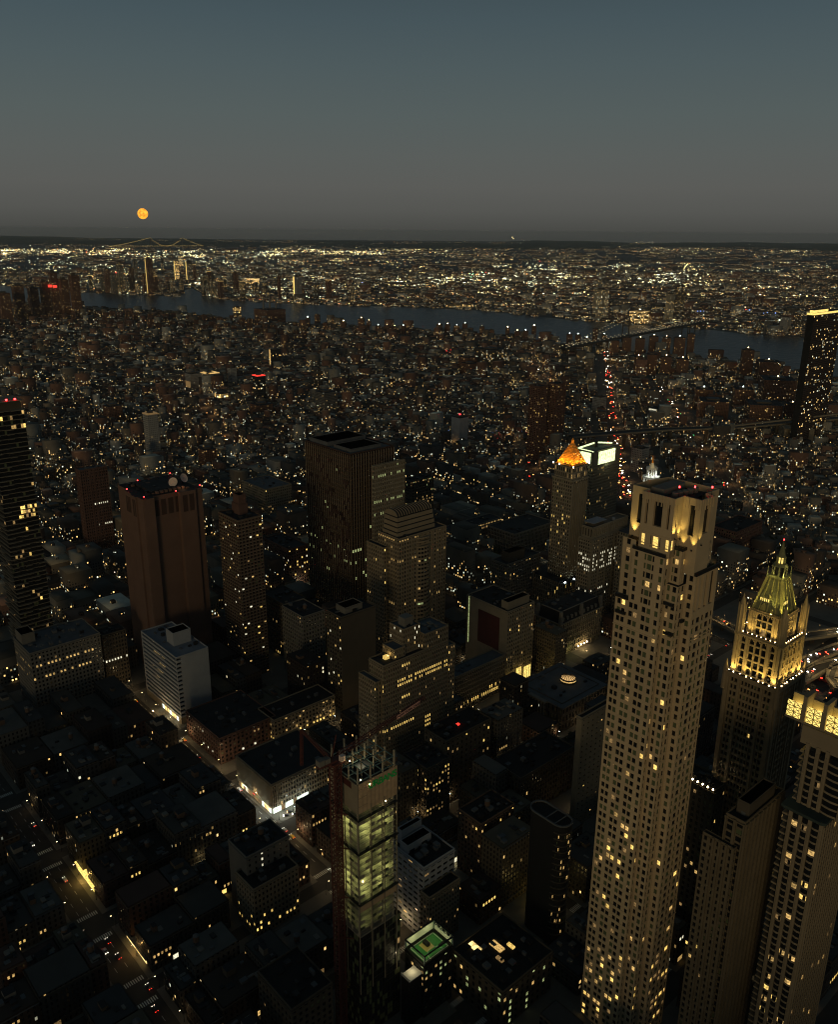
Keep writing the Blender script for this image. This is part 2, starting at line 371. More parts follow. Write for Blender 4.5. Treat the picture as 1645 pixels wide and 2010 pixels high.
FAR = [(1900, 682), (1700, 672), (1580, 662), (1460, 655), (1380, 646), (1250, 638), (1150, 630), (1060, 622), (960, 611), (860, 605), (760, 602), (600, 598), (470, 591), (405, 583), (392, 574), (376, 566), (362, 570), (352, 582), (300, 581), (160, 574), (-60, 556), (-200, 552)]
WATER = [at(x, y) for x, y in NEAR] + [at(x, y) for x, y in FAR]
g = MB(); g.poly([(*p, .35) for p in WATER], 'water'); g.obj('river_water')['kind'] = 'structure'
def inwater(x, y):
    c = False; q = WATER
    for i in range(len(q)):
        a, b = q[i], q[i - 1]
        if (a[1] > y) != (b[1] > y) and x < (b[0] - a[0]) * (y - a[1]) / (b[1] - a[1]) + a[0]: c = not c
    return c
AVE = [(-120, 16), (5, 16), (127, 22), (252, 18), (349, 14), (448, 20), (600, 20), (740, 18), (860, 18), (980, 16)]    # streets running away to the left: u, width
CRS = [(110, 14), (174, 14), (236, 14), (298, 14), (360, 14), (420, 18), (495, 14), (572, 16), (664, 16), (735, 20), (829, 16), (905, 14), (980, 14), (1060, 22), (1140, 14), (1220, 14)]
g = MB(); k_ = MB()
for u, wd in AVE:
    q = [xy(u - wd / 2 + 3, -100), xy(u + wd / 2 - 3, -100), xy(u + wd / 2 - 3, 1250), xy(u - wd / 2 + 3, 1250)]
    g.poly([(*p, .06) for p in q], 'asphalt')
for v, wd in CRS:
    q = [xy(-300, v - wd / 2 + 2.5), xy(1100, v - wd / 2 + 2.5), xy(1100, v + wd / 2 - 2.5), xy(-300, v + wd / 2 - 2.5)]
    g.poly([(*p, .064) for p in q], 'asphalt')
g.obj('road')['kind'] = 'structure'
us = sorted(AVE); vv = sorted(CRS)
for i in range(len(us) - 1):
    for j in range(len(vv) - 1):
        u0, u1 = us[i][0] + us[i][1] / 2 - 3, us[i + 1][0] - us[i + 1][1] / 2 + 3; v0, v1 = vv[j][0] + vv[j][1] / 2 - 2.5, vv[j + 1][0] - vv[j + 1][1] / 2 + 2.5
        k_.prism([xy(u0, v0), xy(u1, v0), xy(u1, v1), xy(u0, v1)], 0, .18, 'sidewalk', bottom=False)
k_.obj('pavement')['kind'] = 'structure'
g = MB()        # painted lines and zebra crossings on the visible avenue
for u, wd in AVE[2:6]:
    for v in range(200, 760, 9):
        if any(abs(v - c) < 14 for c, _ in CRS): continue
        for o in (-2.9, 2.9):
            g.poly([(*xy(u + o - .09, v), .07), (*xy(u + o + .09, v), .07), (*xy(u + o + .09, v + 4), .07), (*xy(u + o - .09, v + 4), .07)], 'white_paint')
    for c, cw in CRS:
        for s_ in (-1, 1):
            for q in range(-5, 6):
                a, b_ = u + q * 1.2, c + s_ * (cw / 2 + 1.5)
                g.poly([(*xy(a - .3, b_ - 1.6), .071), (*xy(a + .3, b_ - 1.6), .071), (*xy(a + .3, b_ + 1.6), .071), (*xy(a - .3, b_ + 1.6), .071)], 'white_paint')
g.obj('road_markings')['kind'] = 'structure'

# ------------------------------------------------------------------ the moon
P = Vector(ray(279.5, 419.5)).normalized() * 90000 + Vector((0, 0, HC))
bpy.ops.mesh.primitive_uv_sphere_add(segments=48, ring_count=24, radius=90000 * 9.6 / 1790)
mo = bpy.context.object; mo.name = 'moon'; mo.location = P; mo.data.materials.append(MAT['moon_surface']); mo.data.polygons.foreach_set('use_smooth', [True] * len(mo.data.polygons))
tag(mo, 'full orange moon hanging low over the horizon', 'moon')

# ------------------------------------------------------------------ tall limestone tower with floodlit top
def limestone_tower():
    r = R; O = at(1378, 992, 282)
    root = thing('skyscraper', 'tall pale limestone tower with floodlit notched crown and three red roof beacons', 'skyscraper', (*O, 0), GA)
    u, v = uv(*O); HERO.append((u - 14, v - 4, u + 24, v + 34)); LAND.append(('tall limestone tower', O[0] + 5, O[1] + 5))
    W, G, T = MB(), [], MB(); lm = 'limestone'
    fh = 4.05
    def cl(*c): return [(a, b) for a, b in c]
    def pL(i, j):   # dark below the lobby level, many lit at the foot
        return .30 if j < 12 else (.13 if 18 < j < 32 else .06)
    z0 = 0
    # main shaft z 0..235 : left wing face (x=-8), y 8..31
    LC = [(.045, .08), (.15, .08), (.32, .085), (.43, .085), (.61, .085), (.72, .085), (.89, .075)]
    f58 = 58
    facade(W, G, lm, (-8, 31), (-8, 9), 0, 235, 1, f58, wh=.60, cols=LC, lit=litf(pL, r, .28))
    facade(W, G, lm, (-8, 9), (-5, 9), 0, 245, 1, 60, wh=.6, cols=[(.3, .4)], lit=litf(.04, r, .3))
    facade(W, G, lm, (-5, 9), (-5, 3.5), 0, 247, 1, 61, wh=.62, cols=[(.10, .24), (.56, .32)], lit=litf(lambda i, j: .12 if i == 0 else .05, r, .3))
    facade(W, G, lm, (-5, 3.5), (1, 3.5), 0, 247, 1, 61, wh=.62, cols=[(.12, .22), (.52, .3)], lit=litf(.08, r, .35))
    facade(W, G, lm, (1, 3.5), (1, -.7), 0, 251.5, 1, 62, wh=.6, cols=[(.3, .4)], lit=litf(.05, r, .3))
    RC = [(.06, .10), (.24, .16), (.47, .10), (.65, .16), (.87, .09)]
    facade(W, G, lm, (1, -.7), (18.5, -.7), 0, 232, 1, 57, wh=.62, cols=RC, lit=litf(lambda i, j: .35 if j < 13 else .03, r, .35))
    facade(W, G, lm, (1, -.7), (18.5, -.7), 232, 251.5, 1, 1, wh=.78, cols=[(.06, .10), (.26, .12), (.48, .14), (.70, .20)], dep=1.2, lit=litf(0, r, 0))
    for a, b, zt in (((18.5, -.7), (18.5, 6), 251.5), ((18.5, 6), (22, 6), 247), ((22, 6), (22, 26), 235), ((22, 26), (12, 34), 235), ((12, 34), (-8, 31), 235)):
        facade(W, G, lm, a, b, 0, zt, max(2, int(math.hypot(b[0] - a[0], b[1] - a[1]) / 4)), 58, ww=.4, wh=.6, lit=litf(.05, r, .3))
    # terraces
    for (x0, y0, x1, y1, z) in ((-8, 9, 22, 31, 235), (-5, 3.5, 18.5, 9, 246.99), (1, -.7, 18.5, 9.5, 251.5)):
        T.poly([(x0, y0, z), (x1, y0, z), (x1, y1, z), (x0, y1, z)], 'roof_dark')
    T.box(-8.2, 24.6, 235, -7.2, 31.2, 236.4, 'metal_dark'); T.box(.6, -1.1, 251.4, 18.8, -.3, 252.9, 'metal_dark'); T.box(.6, -.3, 251.4, 1.2, 3.6, 252.9, 'metal_dark')
    for x in range(2, 18, 2): T.cone(x + r.random(), .6, 251.5, 252.6 + r.random() * 2, .5, .2, 'leaf_dark', 6)
    # stage 2 (235 .. 258.5)
    st = [((-8, 24.5), (-8, 9), 235, 258.5, [(.08, .10), (.38, .06), (.47, .14), (.63, .06), (.86, .09)]),
          ((-6, 31), (-6, 24.5), 235, 262, [(.3, .3)]),
          ((-8, 9), (-3, 9), 245, 258.5, [(.3, .3)]), ((-3, 9), (-3, 4.5), 247, 262, [(.15, .15), (.4, .35)]), ((-3, 4.5), (.5, 4.5), 247, 262, [(.2, .18), (.6, .2)]), ((.5, 4.5), (.5, 1), 251.5, 262, [(.3, .4)]),
          ((.5, 1), (11, 1), 251.5, 265, [(.12, .07), (.30, .07), (.42, .12), (.58, .07), (.8, .07)]), ((11, 1), (17, 3), 251.5, 262, [(.2, .2), (.6, .2)])]
    for a, b, za, zb, c in st:
        facade(W, G, lm, a, b, za, zb, 1, max(1, round((zb - za) / fh)), wh=.64, cols=c, lit=litf(.10, r, .35))
    T.box(-8.3, 8.6, 258.3, -6.4, 24.9, 258.8, lm); T.box(-8.1, 8.8, 258.8, -7.6, 24.7, 260.1, 'metal_dark')
    T.poly([(-3, 4.5, 262), (10, 4.5, 262), (10, 24, 262), (-3, 24, 262)], 'roof_dark'); T.box(-3.3, 4.1, 261.8, 0.6, 4.5, 263.2, 'metal_dark'); T.box(-3.3, 4.5, 261.8, -2.9, 9, 263.2, 'metal_dark')
    # crown 258.5 .. 284
    def face(a, b, za, zb, c, **k): facade(W, G, lm, a, b, za, zb, 1, 1, cols=c, **k)
    lf = lambda i, j: 'lit_bright'
    face((-6.5, 23), (-6.5, 8), 258.5, 267, [(.07, .11), (.36, .03), (.44, .17), (.65, .03), (.84, .10)], wh=.58, lit=lambda i, j: 'lit_bright' if i in (0, 2, 4) else 'dark_glass')
    face((-6.5, 23), (-6.5, 8), 267, 284, [(.12, .08), (.38, .27), (.80, .08)], wh=.62, dep=1.2, lit=lambda i, j: 'dark_glass', vb=.45)
    face((-6.5, 8), (-4, 8), 258.5, 267, [(.2, .6)], wh=.55, lit=lf); face((-4, 8), (0, 8), 258.5, 267, [(.3, .3)], wh=.55)
    face((-6.5, 8), (0, 8), 267, 284, [(.28, .16)], wh=.62, dep=.7, vb=.3)
    face((0, 8), (0, 0), 262, 284, [(.38, .32)], wh=.60, dep=1.0, vb=.3)
    face((0, 0), (10, 0), 265, 284, [(.30, .45)], wh=.70, dep=1.2, vb=.3)
    face((-2, 31), (-2, 23), 262, 284, [(.40, .25)], wh=.6, vb=.3); face((-2, 23.01), (-6.5, 23.01), 258.5, 284, [(.4, .2)], wh=.5)
    for a, b in (((10, 0), (10, 4)), ((10, 4), (20, 4)), ((20, 4), (20, 28)), ((20, 28), (8, 31)), ((8, 31), (-2, 31))): face(a, b, 250, 284, [(.3, .3)], wh=.5)
    W.poly([(-6.5, 8, 258.5), (0, 8, 258.5), (0, 8, 262), (-6.5, 8, 262)], lm)
    W.box(0.01, .01, 251.5, 10, 8, 265, lm)
    # fluted fins at the parapet
    for y in np.linspace(8.8, 22.2, 9): W.box(-6.8, y - .22, 279.5, -6.48, y + .22, 284, lm)
    for x in (1.2, 3, 5, 7, 9): W.box(x - .2, -.3, 279.5, x + .2, .02, 284, lm)
    for y in (1, 2.4, 5.6, 7): W.box(-.3, y - .2, 279.5, .02, y + .2, 284, lm)
    T.poly([(-6, 8, 281.5), (19, 8, 281.5), (19, 28, 281.5), (-6, 23, 281.5)], 'roof_dark'); T.poly([(.3, .3, 281.51), (10, .3, 281.51), (10, 8, 281.51), (.3, 8, 281.51)], 'roof_black')
    for q in ((-6.5, 8, -6.0, 23), (0, 0, .5, 8), (0, 0, 10, .5), (-6.5, 7.9, 0, 8.4), (-2, 22.9, -1.5, 31), (-6.5, 22.7, -2, 23.2), (9.5, 0, 10, 4), (10, 3.9, 20, 4.4)):
        T.box(q[0] + .003, q[1] + .003, 281, q[2] - .003, q[3] - .003, 284.01, lm)
    for k in range(5): T.cone(3 + 3.2 * k, 14 - k * .4, 281.5, 283.6, 1.3, 1.3, 'stone_grey', 14)
    T.box(1, 18, 281.5, 17, 24, 284.2, 'stone_grey')
    # balconies near the corner
    for (x0, y0, x1, y1, z) in ((-6.4, 4.2, -4.9, 8.8, 238), (-6.4, 3.2, -4.9, 7.4, 225), (-1.5, 2.2, 1, 3.4, 230), (-9.2, 25, -8, 30, 228)):
        T.box(x0, y0, z, x1, y1, z + .3, 'stone_dark'); T.box(x0, y0, z + .3, x0 + .15, y1, z + 1.4, 'metal_dark'); T.box(x0, y0, z + .3, x1, y0 + .15, z + 1.4, 'metal_dark')
    # string courses
    for z in (70, 78, 222): 
        T.box(-8.25, 9, z, -8.0, 31.2, z + .5, lm); T.box(1, -.95, z, 18.7, -.70, z + .5, lm)
    for z in (262.2, 267):
        T.box(-6.7, 8, z - .15, -6.52, 23.1, z + .15, lm)
    W.obj('wall', root); T.obj('roof', root); windows(G, root, 85)
    for p in ((4, 6, 284), (9, 1.2, 284), (-1, 10, 284)):
        q = MB(); q.cone(0, 0, 0, 3.2, .08, .05, 'metal_dark', 6); q.cone(0, 0, 3.2, 3.9, .30, .30, 'red_lamp', 8); q.obj('beacon', root, p)
    wm = (1, .74, .20)
    for p, a, e in (((-5.2, 7.0, 267.3), (-5.0, 8, 282), 1400), ((-1.6, 7.0, 266.5), (-1.2, 8, 282), 900), ((-1.1, 1.6, 262.8), (0, 1.6, 282), 900), ((-1.1, 6.2, 262.8), (0, 6.2, 280), 700), ((1.4, -1.1, 265.4), (1.4, 0, 280), 350), ((-4.8, 23.9, 262.5), (-4, 23, 282), 1200), ((-3.2, 28.5, 262.5), (-2, 28.5, 282), 1600)):
        light('SPOT', p, e * 5.5, wm, root, .15, a, 58, .9)
        q = MB(); q.box(p[0] - .3, p[1] - .3, p[2] - .5, p[0] + .3, p[1] + .3, p[2] - .1, 'metal_dark'); q.obj('flood_housing', root)
    ls = MB()
    ls.box(-8, 8, 262, -.1, 9, 262, 'limestone')
limestone_tower()

# ------------------------------------------------------------------ gothic tower with green roof, floodlit
def gothic_tower():
    r = random.Random(3); C = (179.3, 396.5)
    root = thing('skyscraper', 'ornate gothic tower with floodlit upper stages, corner turrets and green copper spire', 'skyscraper', (*C, 0), GA)
    u, v = uv(*C); HERO.append((u - 24, v - 18, u + 30, v + 18)); LAND.append(('gothic tower', *C))
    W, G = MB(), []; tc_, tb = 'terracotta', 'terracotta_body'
    def stage(h, z0, z1, nz, mat, lit, cols, piers, dep=.7, arch=True, wh=.74):
        for k in range(4):
            c, s = [(1, 0), (0, 1), (-1, 0), (0, -1)][k]
            rot = lambda x, y: (x * c - y * s, x * s + y * c)
            facade(W, G, mat, rot(-h, -h), rot(h, -h), z0, z1, 1, nz, wh=wh, cols=cols, dep=dep, lit=lit)
            for (a, wd, pr) in piers:
                x = -h + a * 2 * h
                Q = [rot(x - wd / 2, -h - pr), rot(x + wd / 2, -h - pr), rot(x + wd / 2, -h + .02), rot(x - wd / 2, -h + .02)]
                W.prism(Q, z0, z1 + .6, mat)
            if arch:                                   # pointed hoods above the bays and a pierced parapet
                for (a, b) in cols:
                    x0, x1 = -h + a * 2 * h, -h + (a + b) * 2 * h; xm = (x0 + x1) / 2; zz = z1 - (z1 - z0) / nz * .10
                    W.bar((*rot(x0, -h - .25), zz - 1.0), (*rot(xm, -h - .25), zz + .6), .35, mat); W.bar((*rot(xm, -h - .25), zz + .6), (*rot(x1, -h - .25), zz - 1.0), .35, mat)
                for q in range(int(4 * h)):
                    x = -h + (q + .5) * .5; W.prism([rot(x - .12, -h - .5), rot(x + .12, -h - .5), rot(x + .12, -h - .25), rot(x - .12, -h - .25)], z1 + .4, z1 + 1.7, mat)
                W.prism([rot(-h - .6, -h - .6), rot(h + .6, -h - .6), rot(h + .6, -h - .15), rot(-h - .6, -h - .15)], z1 - .1, z1 + .4, mat)
    C1 = [(.10, .055), (.17, .055), (.31, .05), (.375, .05), (.44, .05), (.505, .05), (.57, .05), (.635, .05), (.77, .055), (.84, .055)]
    P1 = [(.035, 1.9, .9), (.27, 1.3, .6), (.72, 1.3, .6), (.965, 1.9, .9), (.14 + .02, .4, .3), (.363, .3, .35), (.43 + .065, .3, .35), (.627, .3, .35), (.83, .4, .3)]
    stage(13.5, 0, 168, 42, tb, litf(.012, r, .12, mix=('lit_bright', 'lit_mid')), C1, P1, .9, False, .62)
    W.prism([(-14.6, -14.6), (14.6, -14.6), (14.6, 14.6), (-14.6, 14.6)], 168, 170.4, tb, 'roof_dark')
    for k in range(4):
        for s_ in (-1, 1):
            x, y = [(s_ * 14.2, -14.6), (14.6, s_ * 14.2), (s_ * 14.2, 14.6), (-14.6, s_ * 14.2)][k]
        cx, cy = [(-14, -14), (14, -14), (14, 14), (-14, 14)][k]
        W.cone(cx, cy, 160, 172, 1.5, 1.3, tb, 8); W.cone(cx, cy, 172.01, 177, 1.3, .1, tb, 8)
    C2 = [(.135, .085), (.315, .10), (.45, .10), (.585, .10), (.78, .085)]
    P2 = [(.03, 1.4, .7), (.09, .9, .45), (.26, 1.1, .6), (.30, .5, .3), (.70, .5, .3), (.74, 1.1, .6), (.91, .9, .45), (.97, 1.4, .7), (.432, .3, .3), (.567, .3, .3)]
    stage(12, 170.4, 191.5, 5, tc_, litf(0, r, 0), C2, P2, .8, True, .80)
    W.prism([(-12.7, -12.7), (12.7, -12.7), (12.7, 12.7), (-12.7, 12.7)], 191.3, 192.2, tc_, 'roof_dark')
    C3 = [(.27, .13), (.44, .13), (.61, .13)]
    P3 = [(.10, 1.2, .5), (.20, .8, .5), (.42, .25, .3), (.59, .25, .3), (.80, .8, .5), (.90, 1.2, .5)]
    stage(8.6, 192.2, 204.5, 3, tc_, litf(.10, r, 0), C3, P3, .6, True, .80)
    W.obj('wall', root)
    for cx, cy in ((-10.9, -10.9), (10.9, -10.9), (10.9, 10.9), (-10.9, 10.9)):
        t = MB(); t.cone(cx, cy, 192.2, 206, 1.9, 1.7, 'terracotta', 8)
        for a in range(8): t.cone(cx + 1.9 * math.cos(a * .785), cy + 1.9 * math.sin(a * .785), 192.2, 208, .32, .2, 'terracotta', 5)
        t.cone(cx, cy, 206.01, 213.5, 1.8, .08, 'terracotta', 8)
        t.obj('turret', root)
    # steep copper roof with ribs, dormers, lantern and spire
    K = MB(); a0, a1 = 7.6, 3.6
    K.prism([(-a0, -a0), (a0, -a0), (a0, a0), (-a0, a0)], 204.5, 223, 'copper', 'copper', True, [(-a1, -a1), (a1, -a1), (a1, a1), (-a1, a1)])
    for sx, sy in ((-1, -1), (1, -1), (1, 1), (-1, 1)):
        K.bar((sx * a0, sy * a0, 204.5), (sx * a1, sy * a1, 223.4), 1.1, 'copper_rib')
    for k in range(4):
        c, s = [(1, 0), (0, 1), (-1, 0), (0, -1)][k]; rot = lambda x, y: (x * c - y * s, x * s + y * c)
        for x in (-4.4, 0, 4.4):
            K.bar((*rot(x, -a0), 204.6), (*rot(x * a1 / a0, -a1), 223.2), .5, 'copper_rib')
        for (x, z, wd, hh) in ((-2.2, 205, 2.4, 4.6), (2.4, 205, 1.4, 3.2), (0, 212.5, 1.2, 2.2), (-3, 211, .9, 1.8)):
            yy = -a0 + (a0 - a1) * (z - 204.5) / 18.5 - .15
            K.prism([rot(x - wd / 2, yy), rot(x + wd / 2, yy), rot(x + wd / 2, yy + 2), rot(x - wd / 2, yy + 2)], z, z + hh * .7, 'copper_rib', False)
            K.poly([(*rot(x - wd / 2, yy), z + hh * .7), (*rot(x + wd / 2, yy), z + hh * .7), (*rot(x, yy), z + hh)], 'copper_rib')
            K.poly([(*rot(x - wd / 2, yy), z + hh * .7), (*rot(x, yy), z + hh), (*rot(x, yy + 2), z + hh), (*rot(x - wd / 2, yy + 2), z + hh * .7)], 'copper')
            K.poly([(*rot(x + wd / 2, yy), z + hh * .7), (*rot(x + wd / 2, yy + 2), z + hh * .7), (*rot(x, yy + 2), z + hh), (*rot(x, yy), z + hh)], 'copper_rib')
        for q in range(5):
            x = -4.6 + q * 1.0; z = 210.4; yy = -a0 + (a0 - a1) * (z - 204.5) / 18.5 - .12
            K.poly([(*rot(x, yy), z), (*rot(x + .5, yy), z), (*rot(x + .5, yy), z + 1.7), (*rot(x, yy), z + 1.7)], 'gold_lit')
    K.obj('copper_roof', root)
    K = MB()
    K.prism([(-4.4, -4.4), (4.4, -4.4), (4.4, 4.4), (-4.4, 4.4)], 223, 223.8, 'copper')
    for a in range(8):
        x, y = 3.3 * math.cos(a * .785 + .39), 3.3 * math.sin(a * .785 + .39); K.cone(x, y, 223.8, 228.6, .42, .35, 'copper', 6)
    for sx, sy in ((-1, -1), (1, -1), (1, 1), (-1, 1)): K.cone(sx * 4, sy * 4, 223.8, 229, .4, .05, 'copper', 6)
    K.cone(0, 0, 223.8, 228.6, 2.2, 2.1, 'metal_dark', 8); K.cone(0, 0, 228.6, 230, 3.6, 3.0, 'copper', 8, .39)
    for a in range(8):
        x, y = 2.0 * math.cos(a * .785 + .39), 2.0 * math.sin(a * .785 + .39); K.cone(x, y, 230, 233.4, .28, .25, 'copper', 6)
    K.cone(0, 0, 230, 233, 1.1, 1.1, 'gold_lit', 8); K.cone(0, 0, 233.4, 234.2, 2.3, 1.9, 'copper', 8, .39); K.cone(0, 0, 234.2, 242, 1.7, .08, 'copper', 8, .39)
    sp = K.obj('spire', root); q = MB(); q.cone(0, 0, 242, 242.6, .25, .25, 'red_lamp', 6); q.obj('beacon', sp)
    windows(G, root, 14)
    # lamps standing along the setbacks and the light they throw up the walls
    L = MB()
    for s_ in (-1, 1):
        for k in range(9):
            x = -12.8 + k * 3.2 + r.uniform(-.5, .5)
            for (px_, py_) in ((x, s_ * 13.6), (s_ * 13.6, x)):
                q = MB(); q.box(-.28, -.28, 0, .28, .28, .35, 'metal_dark'); q.box(-.2, -.2, .36, .2, .2, .5, 'lamp_warm'); q.obj('flood_lamp', root, (px_, py_, 170.4)) if k % 2 == 0 else L.box(px_ - .18, py_ - .18, 170.4, px_ + .18, py_ + .18, 170.9, 'lamp_warm')
    for s_ in (-1, 1):
        for k in range(8):
            x = -8.4 + k * 2.4
            for (px_, py_) in ((x, s_ * 12.2), (s_ * 12.2, x)): L.box(px_ - .13, py_ - .13, 193.6, px_ + .13, py_ + .13, 193.9, 'lamp_warm')
    L.obj('parapet_lamps', root)
    wm = (1, .70, .20)
    for x in (-10.5, -3.6, 3.6, 10.5):
        light('SPOT', (-14.4, x, 170.9), 6800, wm, root, .3, (-11.6, x, 192), 110, .9); light('SPOT', (x, -14.4, 170.9), 9500, wm, root, .3, (x, -11.6, 192), 110, .9)
    for x in (-6, 0, 6):
        light('SPOT', (-11.9, x, 192.8), 3200, wm, root, .3, (-8.6, x, 206), 110, .9); light('SPOT', (x, -11.9, 192.8), 3200, wm, root, .3, (x, -8.6, 206), 110, .9)
    for x, y in ((-9.3, -9.3), (-9.5, 8.8), (8.8, -9.5), (-9.6, -3), (-3, -9.6)):
        light('SPOT', (x, y, 205.3), 8000, (1, .84, .22), root, .25, (x * .42, y * .42, 223), 60, .9)
    light('POINT', (-4.6, -4.6, 225.4), 420, (1, .85, .3), root, .2); light('POINT', (-5, 1, 225), 200, (1, .85, .3), root, .2); light('POINT', (0, -5, 229.5), 160, (1, .85, .3), root, .2)
gothic_tower()

# ------------------------------------------------------------------ windowless brown tower with horn-like shafts
def windowless_tower():
    P, wl, wr = site(279, 979, 168, 223, 396, 'windowless brown tower')
    P0 = at(279, 981, 168)
    root = thing('skyscraper', 'windowless brown granite tower with vertical shafts and two dishes on its roof', 'skyscraper', (*P0, 0), GA)
    W = MB(); g_ = 'granite_red'; wl = span(P0, UY, 168, 223); wr = span(P0, UX, 168, 396)
    # footprint: shafts stand proud of the main faces
    s1 = span(P0, UX, 168, 290)
    W.box(3, 3, 0, wr - 2, wl - 1, 168, g_, 'roof_black')                        # core
    fp = [(0, 0), (0, wl * .95)]
    a = max(9, wl * .30)
    W.box(0, 0, 0, 8, wl * .62, 168.01, g_, 'roof_dark'); 
    W.box(wr * .60, -1.5, 0, wr * .60 + 15, 8, 168.02, g_, 'roof_dark'); W.box(0.5, -.8, 0, 10, 5, 168.03, g_, 'roof_dark'); W.box(wr - 9, .5, 0, wr, 10, 167.99, g_, 'roof_dark')
    W.box(-1.6, wl * .18, 0, 4, wl * .36, 168.04, g_, 'roof_dark')
    W.obj('wall', root)
    V = MB()
    for k in range(4): V.box(10.9 + k * 6.6, 2.75, 150, 10.9 + k * 6.6 + 4.4, 3.0, 164, 'granite_dark')
    for k in range(2): V.box(wr * .60 + 2.4 + k * 6.2, -1.75, 150, wr * .60 + 2.4 + k * 6.2 + 4.2, -1.48, 165, 'granite_dark')
    for k in range(4): V.box(-.2, wl * .40 + k * 2.9, 150, .02, wl * .40 + k * 2.9 + 1.9, 164, 'granite_dark')
    for k in range(2): V.box(-1.8, wl * .18 + 1.2 + k * 3.3, 150, -1.58, wl * .18 + 1.2 + k * 3.3 + 2.1, 165, 'granite_dark')
    V.obj('vent_opening', root)
    T = MB(); T.box(8.2, 3.2, 166.9, wr - 2.2, wl - 1.2, 166.95, 'roof_black'); rr = random.Random(5)
    T.box(14, 12, 167, wr - 14, wl - 8, 170, 'roof_dark')
    clutter(T, 6, 5, wr - 4, wl - 3, 168.05, 42, rr, ('roof_dark', 'granite_red', 'metal_dark'))
    for k in range(7): T.box(16 + k * 4, 7, 168.1, 18.4 + k * 4, 10, 170.2, 'granite_red')
    T.obj('roof_plant', root)
    for p in ((0.6, wl * .55, 168.1), (2, 1, 168.1), (wr * .55, -.5, 168.1), (wr - 3, wl - 3, 168.1), (wr * .35, wl - 6, 168.1), (wr - .8, 2, 168.1)):
        q = MB(); q.cone(0, 0, 0, 1.6, .1, .08, 'metal_dark', 6); q.cone(0, 0, 1.6, 2.3, .42, .42, 'red_lamp', 8); q.obj('beacon', root, p)
    light('POINT', (wr * .72, 6, 171), 260, (1, .55, .25), root, .3)
    def dish(x, y, az, tilt, label):
        w_ = at(0, 0, 1)
        X = P0[0] + x * UX[0] + y * UY[0]; Y = P0[1] + x * UX[1] + y * UY[1]
        t = thing('satellite_dish', label, 'satellite dish', (X, Y, 168.2), az)
        q = MB(); n_, m_ = 24, 6; R0 = 4.1
        for i in range(m_):
            r0, r1 = R0 * i / m_, R0 * (i + 1) / m_; z0, z1 = (r0 ** 2) * .075, (r1 ** 2) * .075
            for j in range(n_):
                a, b = j * 2 * math.pi / n_, (j + 1) * 2 * math.pi / n_
                pts = [(r0, a, z0), (r1, a, z1), (r1, b, z1), (r0, b, z0)]
                ct, st = math.cos(tilt), math.sin(tilt)
                def tr(r, a, z): X, Y, Z = r * math.cos(a), r * math.sin(a), z; return (X, Y * ct - Z * st, Y * st + Z * ct + 4.4)
                q.poly([tr(*p) for p in pts if not (p[0] == 0 and p is pts[3])][:4], 'dish_white')
                q.poly([tr(p[0], p[1], p[2] - .15) for p in pts][::-1], 'dish_white')
        q.obj('dish', t)
        q = MB(); ct, st = math.cos(tilt), math.sin(tilt)
        tip = (0, -3.2 * st, 3.2 * ct + 4.4)
        for a in (0, 2.1, 4.2): q.bar((3 * math.cos(a), 3 * math.sin(a) * ct - .7 * st, 3 * math.sin(a) * st + .7 * ct + 4.4), tip, .12, 'dish_white')
        q.cone(tip[0], tip[1], tip[2] - .3, tip[2] + .3, .35, .35, 'dish_white', 8); q.obj('feed_horn', t)
        q = MB(); q.cone(0, .9, 0, 4.2, 1.2, .7, 'metal_dark', 8); q.obj('mount', t)
    a = loc30 = None
    def lc(px, py):
        X = at(px, py, 172); du, dv = X[0] - P0[0], X[1] - P0[1]; return du * UX[0] + dv * UX[1], du * UY[0] + dv * UY[1]
    x, y = lc(340, 948); dish(x, y, D(-8), D(62), 'round pale dish facing out from the roof of the windowless brown tower')
    x, y = lc(359, 940); dish(x, y, D(62), D(62), 'dish turned sideways and lit orange on the windowless brown tower')
windowless_tower()

